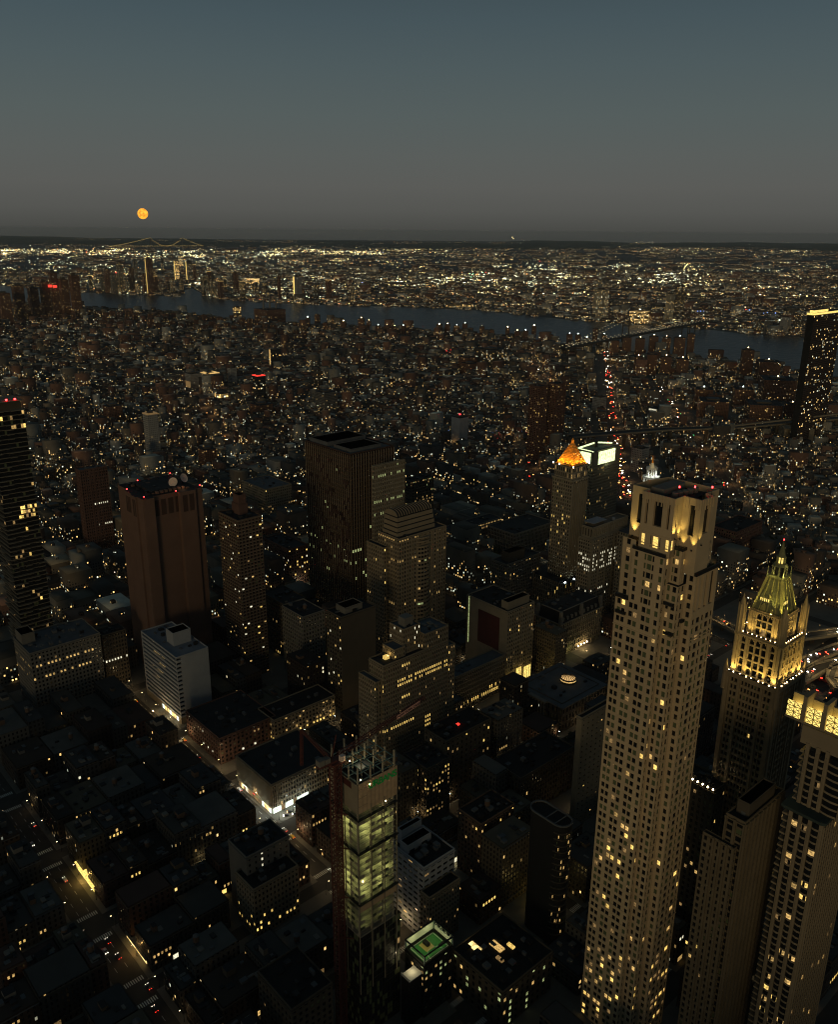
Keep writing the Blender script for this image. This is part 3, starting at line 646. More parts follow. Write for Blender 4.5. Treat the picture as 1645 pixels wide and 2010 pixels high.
# ------------------------------------------------------------------ towers and blocks one can name
def tower(name, label, short, c, h, lx, rx, wall, bay=3.4, fl=3.8, ww=.5, wh=.55, lit=.04, roof='roof_dark', fins=None, nind=12, blank='', pent=(), dep=.3,
          cat='building', clut=10, blind=.12, mix=('lit_bright', 'lit_mid', 'lit_dim', 'lit_dim'), tank=0, seed=1, base=0, cornice=True, group=None):
    rnd = random.Random(seed * 77 + int(c[0])); P, wl, wr = site(c[0], c[1], h, lx, rx, short)
    root = thing(name, label, cat, (*P, base), GA, group)
    W, G = MB(), []; nz = max(1, round((h - base) / fl)); h -= base
    rows = {}
    def lf(i, j):
        if callable(lit): return lit(i, j, nz)
        if j not in rows: rows[j] = max(0, rnd.gauss(.5, .9)) * lit * 2
        q = rows[j]
        if rnd.random() < q: return rnd.choice(mix)
        return 'blind_glass' if rnd.random() < blind else 'dark_glass'
    F_ = {'L': ((0, wl), (0, 0)), 'R': ((0, 0), (wr, 0)), 'X': ((wr, 0), (wr, wl)), 'B': ((wr, wl), (0, wl))}
    for k, (a, b) in F_.items():
        L = math.hypot(a[0] - b[0], a[1] - b[1])
        if k in blank or k in 'B': W.poly([(*a, 0), (*b, 0), (*b, h), (*a, h)], wall); continue
        facade(W, G, wall, a, b, 0, h, max(1, round(L / bay)), nz, ww, wh, dep, lf)
        if fins:
            sp, wd, pr = fins; n_ = max(1, round(L / sp)); ux, uy = (b[0] - a[0]) / L, (b[1] - a[1]) / L
            for i in range(n_ + 1):
                t = i * L / n_; x, y = a[0] + ux * t, a[1] + uy * t; nx_, ny_ = uy, -ux
                t0, t1 = max(0, t - wd / 2) - t, min(L, t + wd / 2) - t
                Q = [(x + ux * t0 + nx_ * pr, y + uy * t0 + ny_ * pr), (x + ux * t1 + nx_ * pr, y + uy * t1 + ny_ * pr), (x + ux * t1 + nx_ * .004, y + uy * t1 + ny_ * .004), (x + ux * t0 + nx_ * .004, y + uy * t0 + ny_ * .004)]
                W.prism(Q, 3, h + .2, wall, bottom=False)
    if cornice: W.box(-.45, -.45, h - .9, wr + .45, -.02, h - .3, wall); W.box(-.45, -.02, h - .9, -.02, wl + .45, h - .3, wall)
    W.obj('wall', root)
    T = MB(); roof_top(T, 0, 0, wr, wl, h, wall, roof); clutter(T, 1, 1, wr - 1, wl - 1, h, clut, rnd, (roof, roof, 'metal_dark', 'roof_grey')); T.obj('roof', root)
    for (a, b_, c_, d, ph, pm, pr) in pent:
        q = MB(); q.box(a * wr, b_ * wl, h, c_ * wr, d * wl, h + ph, pm, pr, bottom=False); roof_top(q, a * wr, b_ * wl, c_ * wr, d * wl, h + ph, pm, pr, .7, .3); q.obj('penthouse', root)
    for k in range(tank): water_tank(root, wr * rnd.uniform(.2, .8), wl * rnd.uniform(.3, .8), h)
    windows(G, root, nind)
    return root, wl, wr, h, P

tw = tower
# federal block with striped fins, checkered annex
root, wl, wr, h, P = tw('office_tower', 'broad dark federal tower with thin vertical stripes and a pale slab roof', 'striped federal tower', (687, 893), 179, 600, 772, 'granite_dark', 3.3, 4.3, .74, .7,
    lambda i, j, n: ('lit_green' if (j in (11, 15, 18) and R.random() < .35) or R.random() < .006 else 'dark_glass'), 'roof_grey', (3.3, .95, .75), 30, cornice=False,
    pent=((.05, .55, .95, .95, 4, 'roof_grey', 'roof_pale'), (.1, .08, .8, .45, 3, 'roof_grey', 'roof_pale')))
for o in root.children:
    if o.name.startswith('wall'): o.data.materials.append(MAT['stone_tan'])
q = MB()
nl, nr2 = max(1, round(wl / 3.3)), max(1, round(wr / 3.3))
for k in range(nl + 1): q.box(-.82, max(0, wl - k * wl / nl - .42), 6, -.76, wl - k * wl / nl + .42, h - .6, 'limestone_dark')
for k in range(nr2 + 1): q.box(max(0, k * wr / nr2 - .42), -.82, 6, k * wr / nr2 + .42, -.76, h - .6, 'limestone_dark')
q.obj('fin_facing', root)
q = MB(); rr = random.Random(9)
for k in range(170):
    a, b, z = rr.randrange(nl - 1), rr.choice((1, 1, 1, 2)), 15 + int(abs(rr.gauss(20, 12))) % 36 * 4.3; y0 = wl - (a + 1) * wl / nl - .6
    q.box(-.9, y0, z, -.83, y0 + b * wl / nl * .6 + 1.2, z + 3.9, 'granite_dark')
q.obj('sun_screen', root)
tw('office_tower', 'narrow federal annex with a checkered lattice front beside the striped tower', None, (733, 917), 170, 729, 795, 'stone_tan', 2.6, 4.3, .52, .62,
   lambda i, j, n: 'lit_green' if (j in (n - 3, n - 9, n - 12) and R.random() < .5) or R.random() < .03 else 'dark_glass', 'stone_tan', None, 25, dep=.6)
# postmodern granite tower with a ribbed vault roof
def vault_tower():
    root, wl, wr, h, P = tw('office_tower', 'stepped granite office tower topped by a ribbed barrel vault', 'vault-roofed tower', (783, 1060), 122, 742, 876, 'limestone_dark', 3.0, 3.9, .48, .55,
        lambda i, j, n: ('lit_mid' if (j in (n - 1,) and i < 9 and R.random() < .8) or (j in (n - 6, 5, 14) and R.random() < .4) or R.random() < .02 else ('blind_glass' if R.random() < .1 else 'dark_glass')), 'roof_dark', (6.0, 1.0, .35), 50)
    W, G = MB(), []
    rect_facades(W, G, 'limestone_dark', -6, 14, 0, wl + 10, 0, h - 11, 3.1, 3.9, litf(.05, random.Random(4), .1), .45, .55, back=False)
    T = MB(); roof_top(T, -6, 14, -.01, wl + 10, h - 11, 'limestone_dark', 'roof_dark')
    # penthouse storeys and vault
    x0, y0, x1, y1 = 3, 6, wr - 9, wl - 3
    for k in range(4):
        T.box(x0 + k * .5, y0 + k * .5, h + .01 + k * 4.6, x1 - k * .5, y1 - k * .5, h + 3.6 + k * 4.6, 'limestone_dark'); T.box(x0 + k * .5 + .6, y0 + k * .5 + .6, h + 3.6 + k * 4.6, x1 - k * .5 - .6, y1 - k * .5 - .6, h + 4.6 + k * 4.6, 'roof_black')
    zc = h + 18.5; xa, xb, yc, rad = x0 + 1.6, x1 - 3, (y0 + y1) / 2, (y1 - y0) / 2 - 2.2
    n_ = 10
    for k in range(n_):
        a, b = math.pi * k / n_, math.pi * (k + 1) / n_
        p = [(xa, yc - rad * math.cos(a), zc + rad * .62 * math.sin(a)), (xb, yc - rad * math.cos(a), zc + rad * .62 * math.sin(a)), (xb, yc - rad * math.cos(b), zc + rad * .62 * math.sin(b)), (xa, yc - rad * math.cos(b), zc + rad * .62 * math.sin(b))]
        T.poly(p, 'roof_dark')
        for q in range(15):
            x = xa + (xb - xa) * q / 14
            T.bar((x, yc - (rad + .2) * math.cos(a), zc + (rad * .62 + .2) * math.sin(a)), (x, yc - (rad + .2) * math.cos(b), zc + (rad * .62 + .2) * math.sin(b)), .75, 'limestone_dark')
    for x in (xa, xb): T.poly([(x, yc - rad * math.cos(math.pi * k / 12), zc + rad * .62 * math.sin(math.pi * k / 12)) for k in range(13)], 'limestone_dark')
    T.obj('vault', root)
    # bowed centre bays
    cx = wr * .52
    for z0, z1 in ((0, h - 13),):
        for k in range(5):
            a, b = -.62 + k * .248, -.62 + (k + 1) * .248; r_ = 14
            p0 = (cx + r_ * math.sin(a), -2.6 + r_ * (1 - math.cos(a)) - .02); p1 = (cx + r_ * math.sin(b), -2.6 + r_ * (1 - math.cos(b)) - .02)
            facade(W, G, 'limestone_dark', p0, p1, z0, z1, 1, 28, .8, .5, .3, litf(lambda i, j: .5 if j in (13, 20, 24) else .02, random.Random(k), .1, mix=('lit_green', 'lit_mid')))
    T = MB()
    for zz in (h - 13, h - 8, h - 4.5):
        Q = [(cx + 14 * math.sin(-.7 + k * .14), -3.1 + 14 * (1 - math.cos(-.7 + k * .14))) for k in range(11)] + [(cx + 9, .5), (cx - 9, .5)]
        T.prism(Q, zz, zz + 1.3, 'limestone_dark')
    T.obj('bowed_cornice', root)
    W.obj('side_wing', root); windows(G, root, 12)
vault_tower()
# slim brick apartment tower
root, wl, wr, h, P = tw('apartment_tower', 'slim dark red brick apartment tower with pale floor bands and a stepped top', 'slim brick tower', (466, 1024), 150, 428, 513, 'brick_brown', 3.2, 3.05, .62, .5, lambda i, j, n: R.choice(('lit_bright', 'lit_mid', 'lit_pale', 'lit_dim')) if R.random() < .085 else ('blind_glass' if R.random() < .1 else 'dark_glass'), 'roof_dark', None, 95,
    pent=((.42, .42, .78, .8, 9, 'brick_red', 'roof_black'), (.45, .45, .75, .75, 17, 'brick_red', 'roof_black')), mix=('lit_bright', 'lit_mid', 'lit_dim'), clut=6)
q = MB()
for j in range(49):
    z = 3.0 + j * 3.06; q.box(-.16, -.16, z, wr + .1, -.02, z + .28, 'stone_tan'); q.box(-.16, -.02, z, -.02, wl + .1, z + .28, 'stone_tan')
for z in (h, h + 8.6, h + 16.6): pass
q.obj('floor_band', root)
# stepped tower with bands of lit offices
root, wl, wr, h, P = tw('office_tower', 'stepped brown office tower with several long rows of lit windows', 'stepped lit tower', (753, 1310), 97, 724, 880, 'limestone_dark', 2.1, 3.55, .5, .58,
    lambda i, j, n: ('lit_bright' if (j in (n - 5, n - 6) and (5 < i < 30) and R.random() < .8) or (j == n - 15 and i < 14 and R.random() < .9) or (j in (n - 9, n - 2) and 7 < i < 12) or (i > 18 and n - 24 < j < n - 15 and i < 22) else ('lit_dim' if R.random() < .02 else ('blind_glass' if R.random() < .25 else 'dark_glass'))), 'roof_dark', None, 100, clut=8)
W, G = MB(), []; r5 = random.Random(21)
rect_facades(W, G, 'limestone_dark', wr * .36, 5, wr * .62, wl + 4, h, h + 19, 2.1, 3.6, litf(.10, r5, .2, mix=('lit_pale', 'lit_mid')), .5, .55, back=False)
rect_facades(W, G, 'limestone_dark', wr * .62, -.01, wr * 1.0, wl + 4, h, h + 12, 2.1, 3.6, litf(.03, r5, .2), .5, .55, back=False)
rect_facades(W, G, 'limestone_dark', wr * .20, 3, wr * .36, wl, h, h + 7, 2.1, 3.6, litf(.03, r5, .2), .5, .55, back=False)
rect_facades(W, G, 'limestone_dark', wr, -.3, wr + 7, wl, 0, h - 5, 2.1, 3.6, litf(.25, r5, .2), .5, .55, back=False)
rect_facades(W, G, 'limestone_dark', -5, 2.5, 0, wl + 6, 0, h - 12, 2.1, 3.6, litf(.05, r5, .2), .5, .55, back=False)
T = MB(); roof_top(T, wr * .36, 5, wr * .62, wl + 4, h + 19, 'limestone_dark'); roof_top(T, wr * .62, 0, wr, wl + 4, h + 12, 'limestone_dark'); roof_top(T, wr * .2, 3, wr * .36, wl, h + 7, 'limestone_dark')
roof_top(T, wr, -.3, wr + 7, wl, h - 5, 'limestone_dark'); roof_top(T, -5, 2.5, 0, wl + 6, h - 12, 'limestone_dark')
T.box(wr * .42, 8, h + 19, wr * .55, 15, h + 26, 'stone_grey'); clutter(T, wr * .4, 6, wr * .6, wl, h + 19, 6, r5); clutter(T, wr * .65, 2, wr * .95, wl, h + 12, 8, r5)
W.obj('upper_wall', root); T.obj('upper_roof', root); windows(G, root, 0)
light('POINT', (wr * .17, 8, h + 3), 350, (1, .7, .25), root, .3)
q = MB(); q.box(wr * .12, 7, h + .2, wr * .18, 10, h + 2.6, 'lit_bright'); q.obj('roof_pavilion', root)
# pale banded block
def banded_block():
    P, wl, wr = site(345, 1293, 60, 276, 408, 'pale banded block')
    root = thing('office_building', 'pale banded office block with blank side wall and a boxy roof house', 'building', (*P, 0), GA)
    W, G = MB(), []; pw = 'pale_wall'; rr = random.Random(2)
    facade(W, G, pw, (0, wl), (0, 0), 6, 60, 1, 14, wh=.46, cols=[(.02, .96)], dep=1.2, lit=None)
    G2 = []
    for (a, b, c, d, m_) in G:
        n_ = 22; a, b, c, d = map(Vector, (a, b, c, d))
        for k in range(n_):
            f0, f1 = k / n_ + .006, (k + 1) / n_ - .006
            j = round(a.z / 3.86); on = (j in (11, 13) and 6 < k < 14) or (j in (7, 9) and 4 < k < 12)
            G2.append((a.lerp(b, f0), a.lerp(b, f1), d.lerp(c, f1), d.lerp(c, f0), 'lit_mid' if on and rr.random() < .6 else 'dark_glass'))
    facade(W, G2, pw, (0, 0), (wr * .16, 0), 6, 60, 1, 14, wh=.46, cols=[(0.02, .9)], dep=1.2)
    W.poly([(wr * .16, 0, 0), (wr, 0, 0), (wr, 0, 60), (wr * .16, 0, 60)], pw); W.poly([(wr, 0, 0), (wr, wl, 0), (wr, wl, 60), (wr, 0, 60)], pw); W.poly([(wr, wl, 0), (0, wl, 0), (0, wl, 60), (wr, wl, 60)], pw)
    W.poly([(0, wl, 0), (0, 0, 0), (0, 0, 6), (0, wl, 6)], 'stone_tan'); W.poly([(0, 0, 0), (wr * .16, 0, 0), (wr * .16, 0, 6), (0, 0, 6)], 'stone_tan')
    W.obj('wall', root); T = MB(); roof_top(T, 0, 0, wr, wl, 60, pw, 'roof_pale'); clutter(T, 1, 1, wr - 1, wl - 1, 60, 12, rr, ('roof_grey', 'roof_dark')); T.obj('roof', root)
    q = MB(); q.box(wr * .30, wl * .32, 60, wr * .85, wl * .52, 71, pw, 'roof_black', bottom=False); roof_top(q, wr * .30, wl * .32, wr * .85, wl * .52, 71, pw, 'roof_black', .8, .4); q.obj('roof_house', root)
    windows(G2, root, 24)
    q = MB()
    for k in range(7): q.box(-.12, wl * .08 + k * 4.2, 1, -.02, wl * .08 + k * 4.2 + 3.4, 4.6, 'shop_warm' if k % 3 else 'shop_lit')
    q.obj('shop_window', root)
    light('POINT', (-4, wl * .25, 4), 900, (1, .85, .5), root, .5); light('POINT', (-4, wl * .05, 4), 500, (1, .75, .4), root, .5)
banded_block()
# long ribbed store building on the lit corner
root, wl, wr, h, P = tw('store_building', 'long low ribbed building over bright shop fronts at the street corner', 'ribbed corner store', (532, 1543), 23.5, 463, 655, 'stone_tan', 2.2, 3.9, .6, .6,
    lambda i, j, n: 'lit_mid' if R.random() < .04 else 'dark_glass', 'roof_dark', None, 10, clut=14)
q = MB()
for k in range(int(wl / 1.55)): q.box(-.9, k * 1.55, 6, -.02, k * 1.55 + .42, h + .3, 'stone_tan')
for k in range(5): q.box(k * 1.55 + .2, -.9, 6, k * 1.55 + .6, -.02, h + .3, 'stone_tan')
q.obj('fin', root)
rr = random.Random(8)
for k in range(14):
    q = MB(); y0 = 1 + k * 3.1; q.box(-.3, y0, .8, -.04, y0 + 2.7, 4.4, rr.choice(('shop_lit', 'shop_warm', 'lit_pale') if k < 4 or k in (10, 12) else ('lit_dim', 'lit_mid', 'lit_dim'))); q.obj('shop_window', root)
for k in range(9):
    q = MB(); x0 = .6 + k * 3.3; q.box(x0, -.3, .8, x0 + 2.9, -.04, 4.8, 'shop_lit' if k not in (2, 5) else 'lit_dim'); q.obj('shop_window', root)
for k, (m_, a, b) in enumerate((('shop_warm', 1, 9), ('green_lamp', 16, 20), ('red_sign', 21, 24), ('shop_lit', 32, 37))):
    q = MB(); q.box(-1.0, a, 4.9, -.93, b, 5.6, 'shop_warm' if k in (0,) else ('lit_green' if k == 1 else m_)); q.obj('shop_sign', root)
for (x, y, e) in ((-5, 3, 1300), (-5, 12, 750), (-5, 24, 500), (-5, 38, 600), (5, -5, 1300), (16, -5, 1100), (26, -5, 900)): light('POINT', (x, y, 4.2), e, (.88, 1, .9), root, .6)
# plain named blocks: name, label, short, corner px, height, left px, right px, wall, kwargs
T_ = [
 ('loft_building', 'low red brick block with flat grey roofs below the pale banded block', 'red brick low block', (430, 1452), 22, 364, 541, 'brick_red', dict(bay=3.6, fl=4, lit=.06, roof='roof_dark', clut=26, mix=('lit_pale', 'lit_dim'))),
 ('loft_building', 'long tan building with a glowing row of windows behind the red brick low block', None, (537, 1416), 22, 505, 657, 'stone_tan', dict(bay=3.2, fl=4, lit=lambda i, j, n: 'lit_bright' if j == 1 and R.random() < .8 else ('lit_mid' if R.random() < .15 else 'dark_glass'), roof='roof_black', nind=60)),
 ('office_tower', 'dark slab tower with one narrow window column and a blank side', 'dark blank slab', (669, 1214), 86, 640, 737, 'stone_dark', dict(bay=3.4, fl=3.7, lit=.10, blank='R', roof='roof_dark', pent=((.2, .2, .7, .8, 5, 'stone_grey', 'roof_grey'),), mix=('lit_pale', 'lit_bright', 'lit_mid'))),
 ('office_building', 'grey mid-rise with lit floors to the left of the dark blank slab', 'grey mid-rise', (594, 1213), 62, 553, 637, 'stone_grey', dict(bay=3.0, fl=3.8, lit=.06, clut=8, tank=1)),
 ('office_building', 'almost unlit dark block behind the slim brick tower', None, (556, 1188), 55, 512, 600, 'stone_dark', dict(bay=3.0, fl=3.8, lit=.02)),
 ('office_building', 'twin-winged block with a dark red painted wall and golden arches at its foot', 'twin block with red wall', (997, 1203), 75, 917, 1049, 'stone_tan', dict(bay=2.9, fl=3.9, lit=.06, blank='L', roof='roof_black', fins=(8.6, .9, .5), nind=40, clut=22, pent=((.1, .06, .9, .22, 7, 'stone_tan', 'roof_grey'),))),
 ('office_building', 'low colonnaded block with a grey slab roof and one lit lower storey', 'colonnaded block', (894, 1331), 35, 870, 992, 'stone_tan', dict(bay=2.4, fl=4.6, ww=.5, wh=.7, lit=lambda i, j, n: ('lit_bright' if (j == 1 and R.random() < .75) or (j == 2 and i > 16 and R.random() < .5) else 'dark_glass'), roof='roof_grey', fins=(2.4, .5, .45), nind=60, clut=4)),
 ('office_building', 'square dark block with one red roof light in front of the colonnaded block', 'block with red roof light', (876, 1457), 52, 833, 964, 'stone_dark', dict(bay=4.4, fl=4.2, ww=.34, wh=.5, lit=.07, roof='roof_black', nind=24, clut=20)),
 ('office_building', 'grey office building with scattered lit windows below the square dark block', None, (838, 1512), 42, 792, 884, 'stone_dark', dict(bay=2.8, fl=3.6, lit=.16, clut=16, nind=40)),
 ('office_building', 'beige block partly hidden by the tall limestone tower', 'beige block', (1143, 1412), 85, 1133, 1240, 'stone_tan', dict(bay=5, fl=4, ww=.3, wh=.3, lit=.02, blank='L', roof='roof_black')),
 ('apartment_building', 'white building with ribbon windows and roof terraces beside the construction tower', 'white terraced building', (832, 1706), 50, 770, 893, 'pale_wall', dict(bay=4.6, fl=3.9, ww=.7, wh=.42, lit=.03, roof='roof_black', clut=26, pent=((.05, .55, .8, .8, 5, 'pale_wall', 'roof_grey'), (.15, .85, .8, .99, 9, 'pale_wall', 'roof_grey')), nind=20, mix=('lit_mid', 'lit_dim'))),
 ('apartment_building', 'tan lower block with closely set windows at the foot of the white terraced building', None, (843, 1765), 36, 825, 903, 'limestone_dark', dict(bay=2.2, fl=3.4, lit=.05, roof='roof_black', nind=20)),
 ('loft_building', 'pale plastered building with one column of lit windows near the avenue', 'pale plastered building', (483, 1686), 46, 447, 567, 'stone_grey', dict(bay=4.2, fl=4.2, ww=.3, wh=.45, blank='L', lit=lambda i, j, n: 'lit_pale' if i == 2 and j > 5 else ('lit_dim' if R.random() < .03 else 'dark_glass'), clut=24, tank=1)),
 ('loft_building', 'tan building with many small windows at the foot of the pale plastered building', None, (497, 1749), 34, 462, 585, 'limestone_dark', dict(bay=2.6, fl=3.7, lit=lambda i, j, n: 'lit_bright' if (j in (1, 2, 3) and i < 16 and R.random() < .35) else 'dark_glass', roof='roof_black', nind=30)),
 ('warehouse', 'broad dark warehouse with rooflights and rows of pale windows near the bottom of the view', 'dark warehouse', (987, 1950), 25, 888, 1086, 'stone_dark', dict(bay=4.4, fl=4.4, ww=.42, wh=.6, lit=lambda i, j, n: 'lit_green' if R.random() < .22 else ('lit_mid' if R.random() < .10 else 'dark_glass'), roof='roof_black', clut=30, nind=60)),
 ('loft_building', 'dark corner building at the bottom edge left of the construction tower', 'dark corner building', (572, 1985), 38, 505, 652, 'stone_dark', dict(bay=3.2, fl=3.8, lit=.03, roof='roof_black', clut=10)),
 ('office_building', 'large grey block with a pale bare roof and one lit row at the left', 'large grey block', (57, 1285), 58, 25, 195, 'stone_grey', dict(bay=3.0, fl=3.7, lit=lambda i, j, n: 'lit_mid' if (j in (n - 4, n - 7) and i < 17 and R.random() < .6) or (j == n - 2 and i > 27) else ('lit_dim' if R.random() < .02 else 'dark_glass'), roof='roof_grey', clut=26, nind=40, pent=((.02, .5, .2, .9, 9, 'stone_grey', 'roof_dark'),))),
 ('office_building', 'dark block with a lit upper strip squeezed against the brown windowless tower', None, (200, 1250), 50, 186, 246, 'stone_dark', dict(bay=2.6, fl=3.8, lit=lambda i, j, n: 'lit_pale' if (j == n - 7 and R.random() < .8) else 'dark_glass', roof='roof_dark')),
 ('office_tower', 'dark brown ribbed tower with one bright band of windows left of the windowless tower', 'brown ribbed tower', (156, 925), 108, 147, 209, 'brick_red', dict(bay=2.6, fl=3.8, lit=lambda i, j, n: 'lit_pale' if (j == n - 12 and 4 < i < 12) or (j == n - 19 and i > 5 and R.random() < .5) else 'dark_glass', fins=(5.2, .8, .5), roof='roof_grey', clut=6)),
 ('office_building', 'dark red headquarters block with small lit windows behind the limestone tower', 'dark red block', (1446, 1046), 50, 1398, 1498, 'brick_red', dict(bay=3.2, fl=4, lit=.03, roof='roof_black', nind=10)),
 ('apartment_tower', 'dark reddish apartment slab with many tiny lit windows', 'dark reddish slabs', (1060, 760), 130, 1040, 1076, 'brick_red', dict(bay=3.6, fl=3.2, ww=.4, wh=.5, lit=.10, clut=3, nind=50, fins=(7, .6, .5))),
 ('apartment_tower', 'second dark reddish apartment slab with a pale roof edge, right of its twin', None, (1094, 755), 130, 1076, 1112, 'brick_red', dict(bay=3.6, fl=3.2, ww=.4, wh=.5, lit=.10, clut=3, nind=50, fins=(7, .6, .5))),
 ('office_building', 'tan rooftop block with a penthouse and a row of lamps behind the twin block', None, (995, 1110), 50, 966, 1062, 'stone_grey', dict(bay=2.8, fl=3.9, lit=.06, clut=14, pent=((.15, .2, .6, .7, 10, 'stone_dark', 'roof_dark'),))),
 ('courthouse', 'grey courthouse block with pilasters to the left of the gold pyramid tower', None, (1010, 1050), 34, 958, 1088, 'stone_grey', dict(bay=2.6, fl=4.6, wh=.7, lit=.02, fins=(2.6, .5, .4), roof='roof_dark')),
 ('office_building', 'long low office block with many lit windows behind the vault-roofed tower', None, (886, 1046), 34, 862, 985, 'stone_grey', dict(bay=2.8, fl=4, lit=.22, roof='roof_dark', mix=('lit_mid', 'lit_dim'), nind=40)),
 ('office_building', 'ribbed grey block rising behind the checkered annex', None, (806, 946), 70, 790, 851, 'stone_dark', dict(bay=2.6, fl=4, lit=.10, fins=(5.2, 1, .5), mix=('lit_mid', 'lit_green', 'lit_dim'))),
 ('office_building', 'flat-roofed tan block behind the slim brick tower', None, (520, 962), 40, 474, 572, 'stone_tan', dict(bay=3.2, fl=3.9, lit=.05, roof='roof_grey')),
 ('office_building', 'brown block with a bright strip at its foot right of the slim brick tower', None, (566, 1080), 45, 518, 604, 'brick_red', dict(bay=3.2, fl=3.6, lit=.08, roof='roof_dark', mix=('lit_bright', 'lit_pale'))),
 ('office_building', 'brown corner building with a rooftop tank and warm windows below the beige block', None, (945, 1620), 44, 900, 1010, 'brick_brown', dict(bay=2.8, fl=3.7, lit=.06, roof='roof_black', tank=1, clut=20)),
 ('office_building', 'wide dark classical block in the hollow beside the beige block', 'wide dark classical block', (1023, 1530), 34, 965, 1128, 'stone_dark', dict(bay=2.8, fl=4.4, wh=.62, lit=.01, roof='roof_black', clut=18)),
]
for name, label, short, c, h, lx, rx, wall, kw in T_:
    o = tw(name, label, short, c, h, lx, rx, wall, **kw)
    root, wl, wr, h, P = o
    if 'golden arches' in label:
        q = MB(); q.box(-.3, wl * .18, 36, -.02, wl * .70, h - 8, 'banner_red'); q.obj('painted_wall', root)
        for x0, x1, z1 in ((wr * .02, wr * .30, 15), (wr * .40, wr * .60, 17), (wr * .70, wr * .98, 15)):
            q = MB(); q.box(x0, -.6, 3, x1, -.5, z1, 'gold_lit')
            for k in range(5): q.box(x0 + (x1 - x0) * k / 4 - .2, -.75, 3, x0 + (x1 - x0) * k / 4 + .2, -.6, z1 + .6, 'stone_tan')
            q.obj('lit_arch', root)
        light('POINT', (wr * .5, -6, 8), 2600, (1, .72, .2), root, 1)
        q = MB(); q.box(-.32, wl * .93, 30, -.1, wl * .95, h, 'lit_green'); q.obj('light_strip', root)
    if 'red roof light' in label:
        q = MB(); q.box(wr * .42, wl * .42, h + .1, wr * .5, wl * .5, h + 1.2, 'red_sign'); q.obj('roof_lamp', root)
    if 'rooflights' in label:
        for x, y, s_, m_ in ((.22, .72, 3.2, 'shop_warm'), (.45, .5, 3.6, 'lit_mid'), (.62, .42, 2, 'lit_bright'), (.34, .36, 2, 'lit_dim')):
            q = MB(); q.box(x * wr, y * wl, h + .02, x * wr + s_, y * wl + s_ * 2.2, h + .9, m_); q.obj('rooflight', root)
    if 'bright strip' in label: light('POINT', (wr * .5, -6, 5), 1500, (1, .9, .6), root, .8)

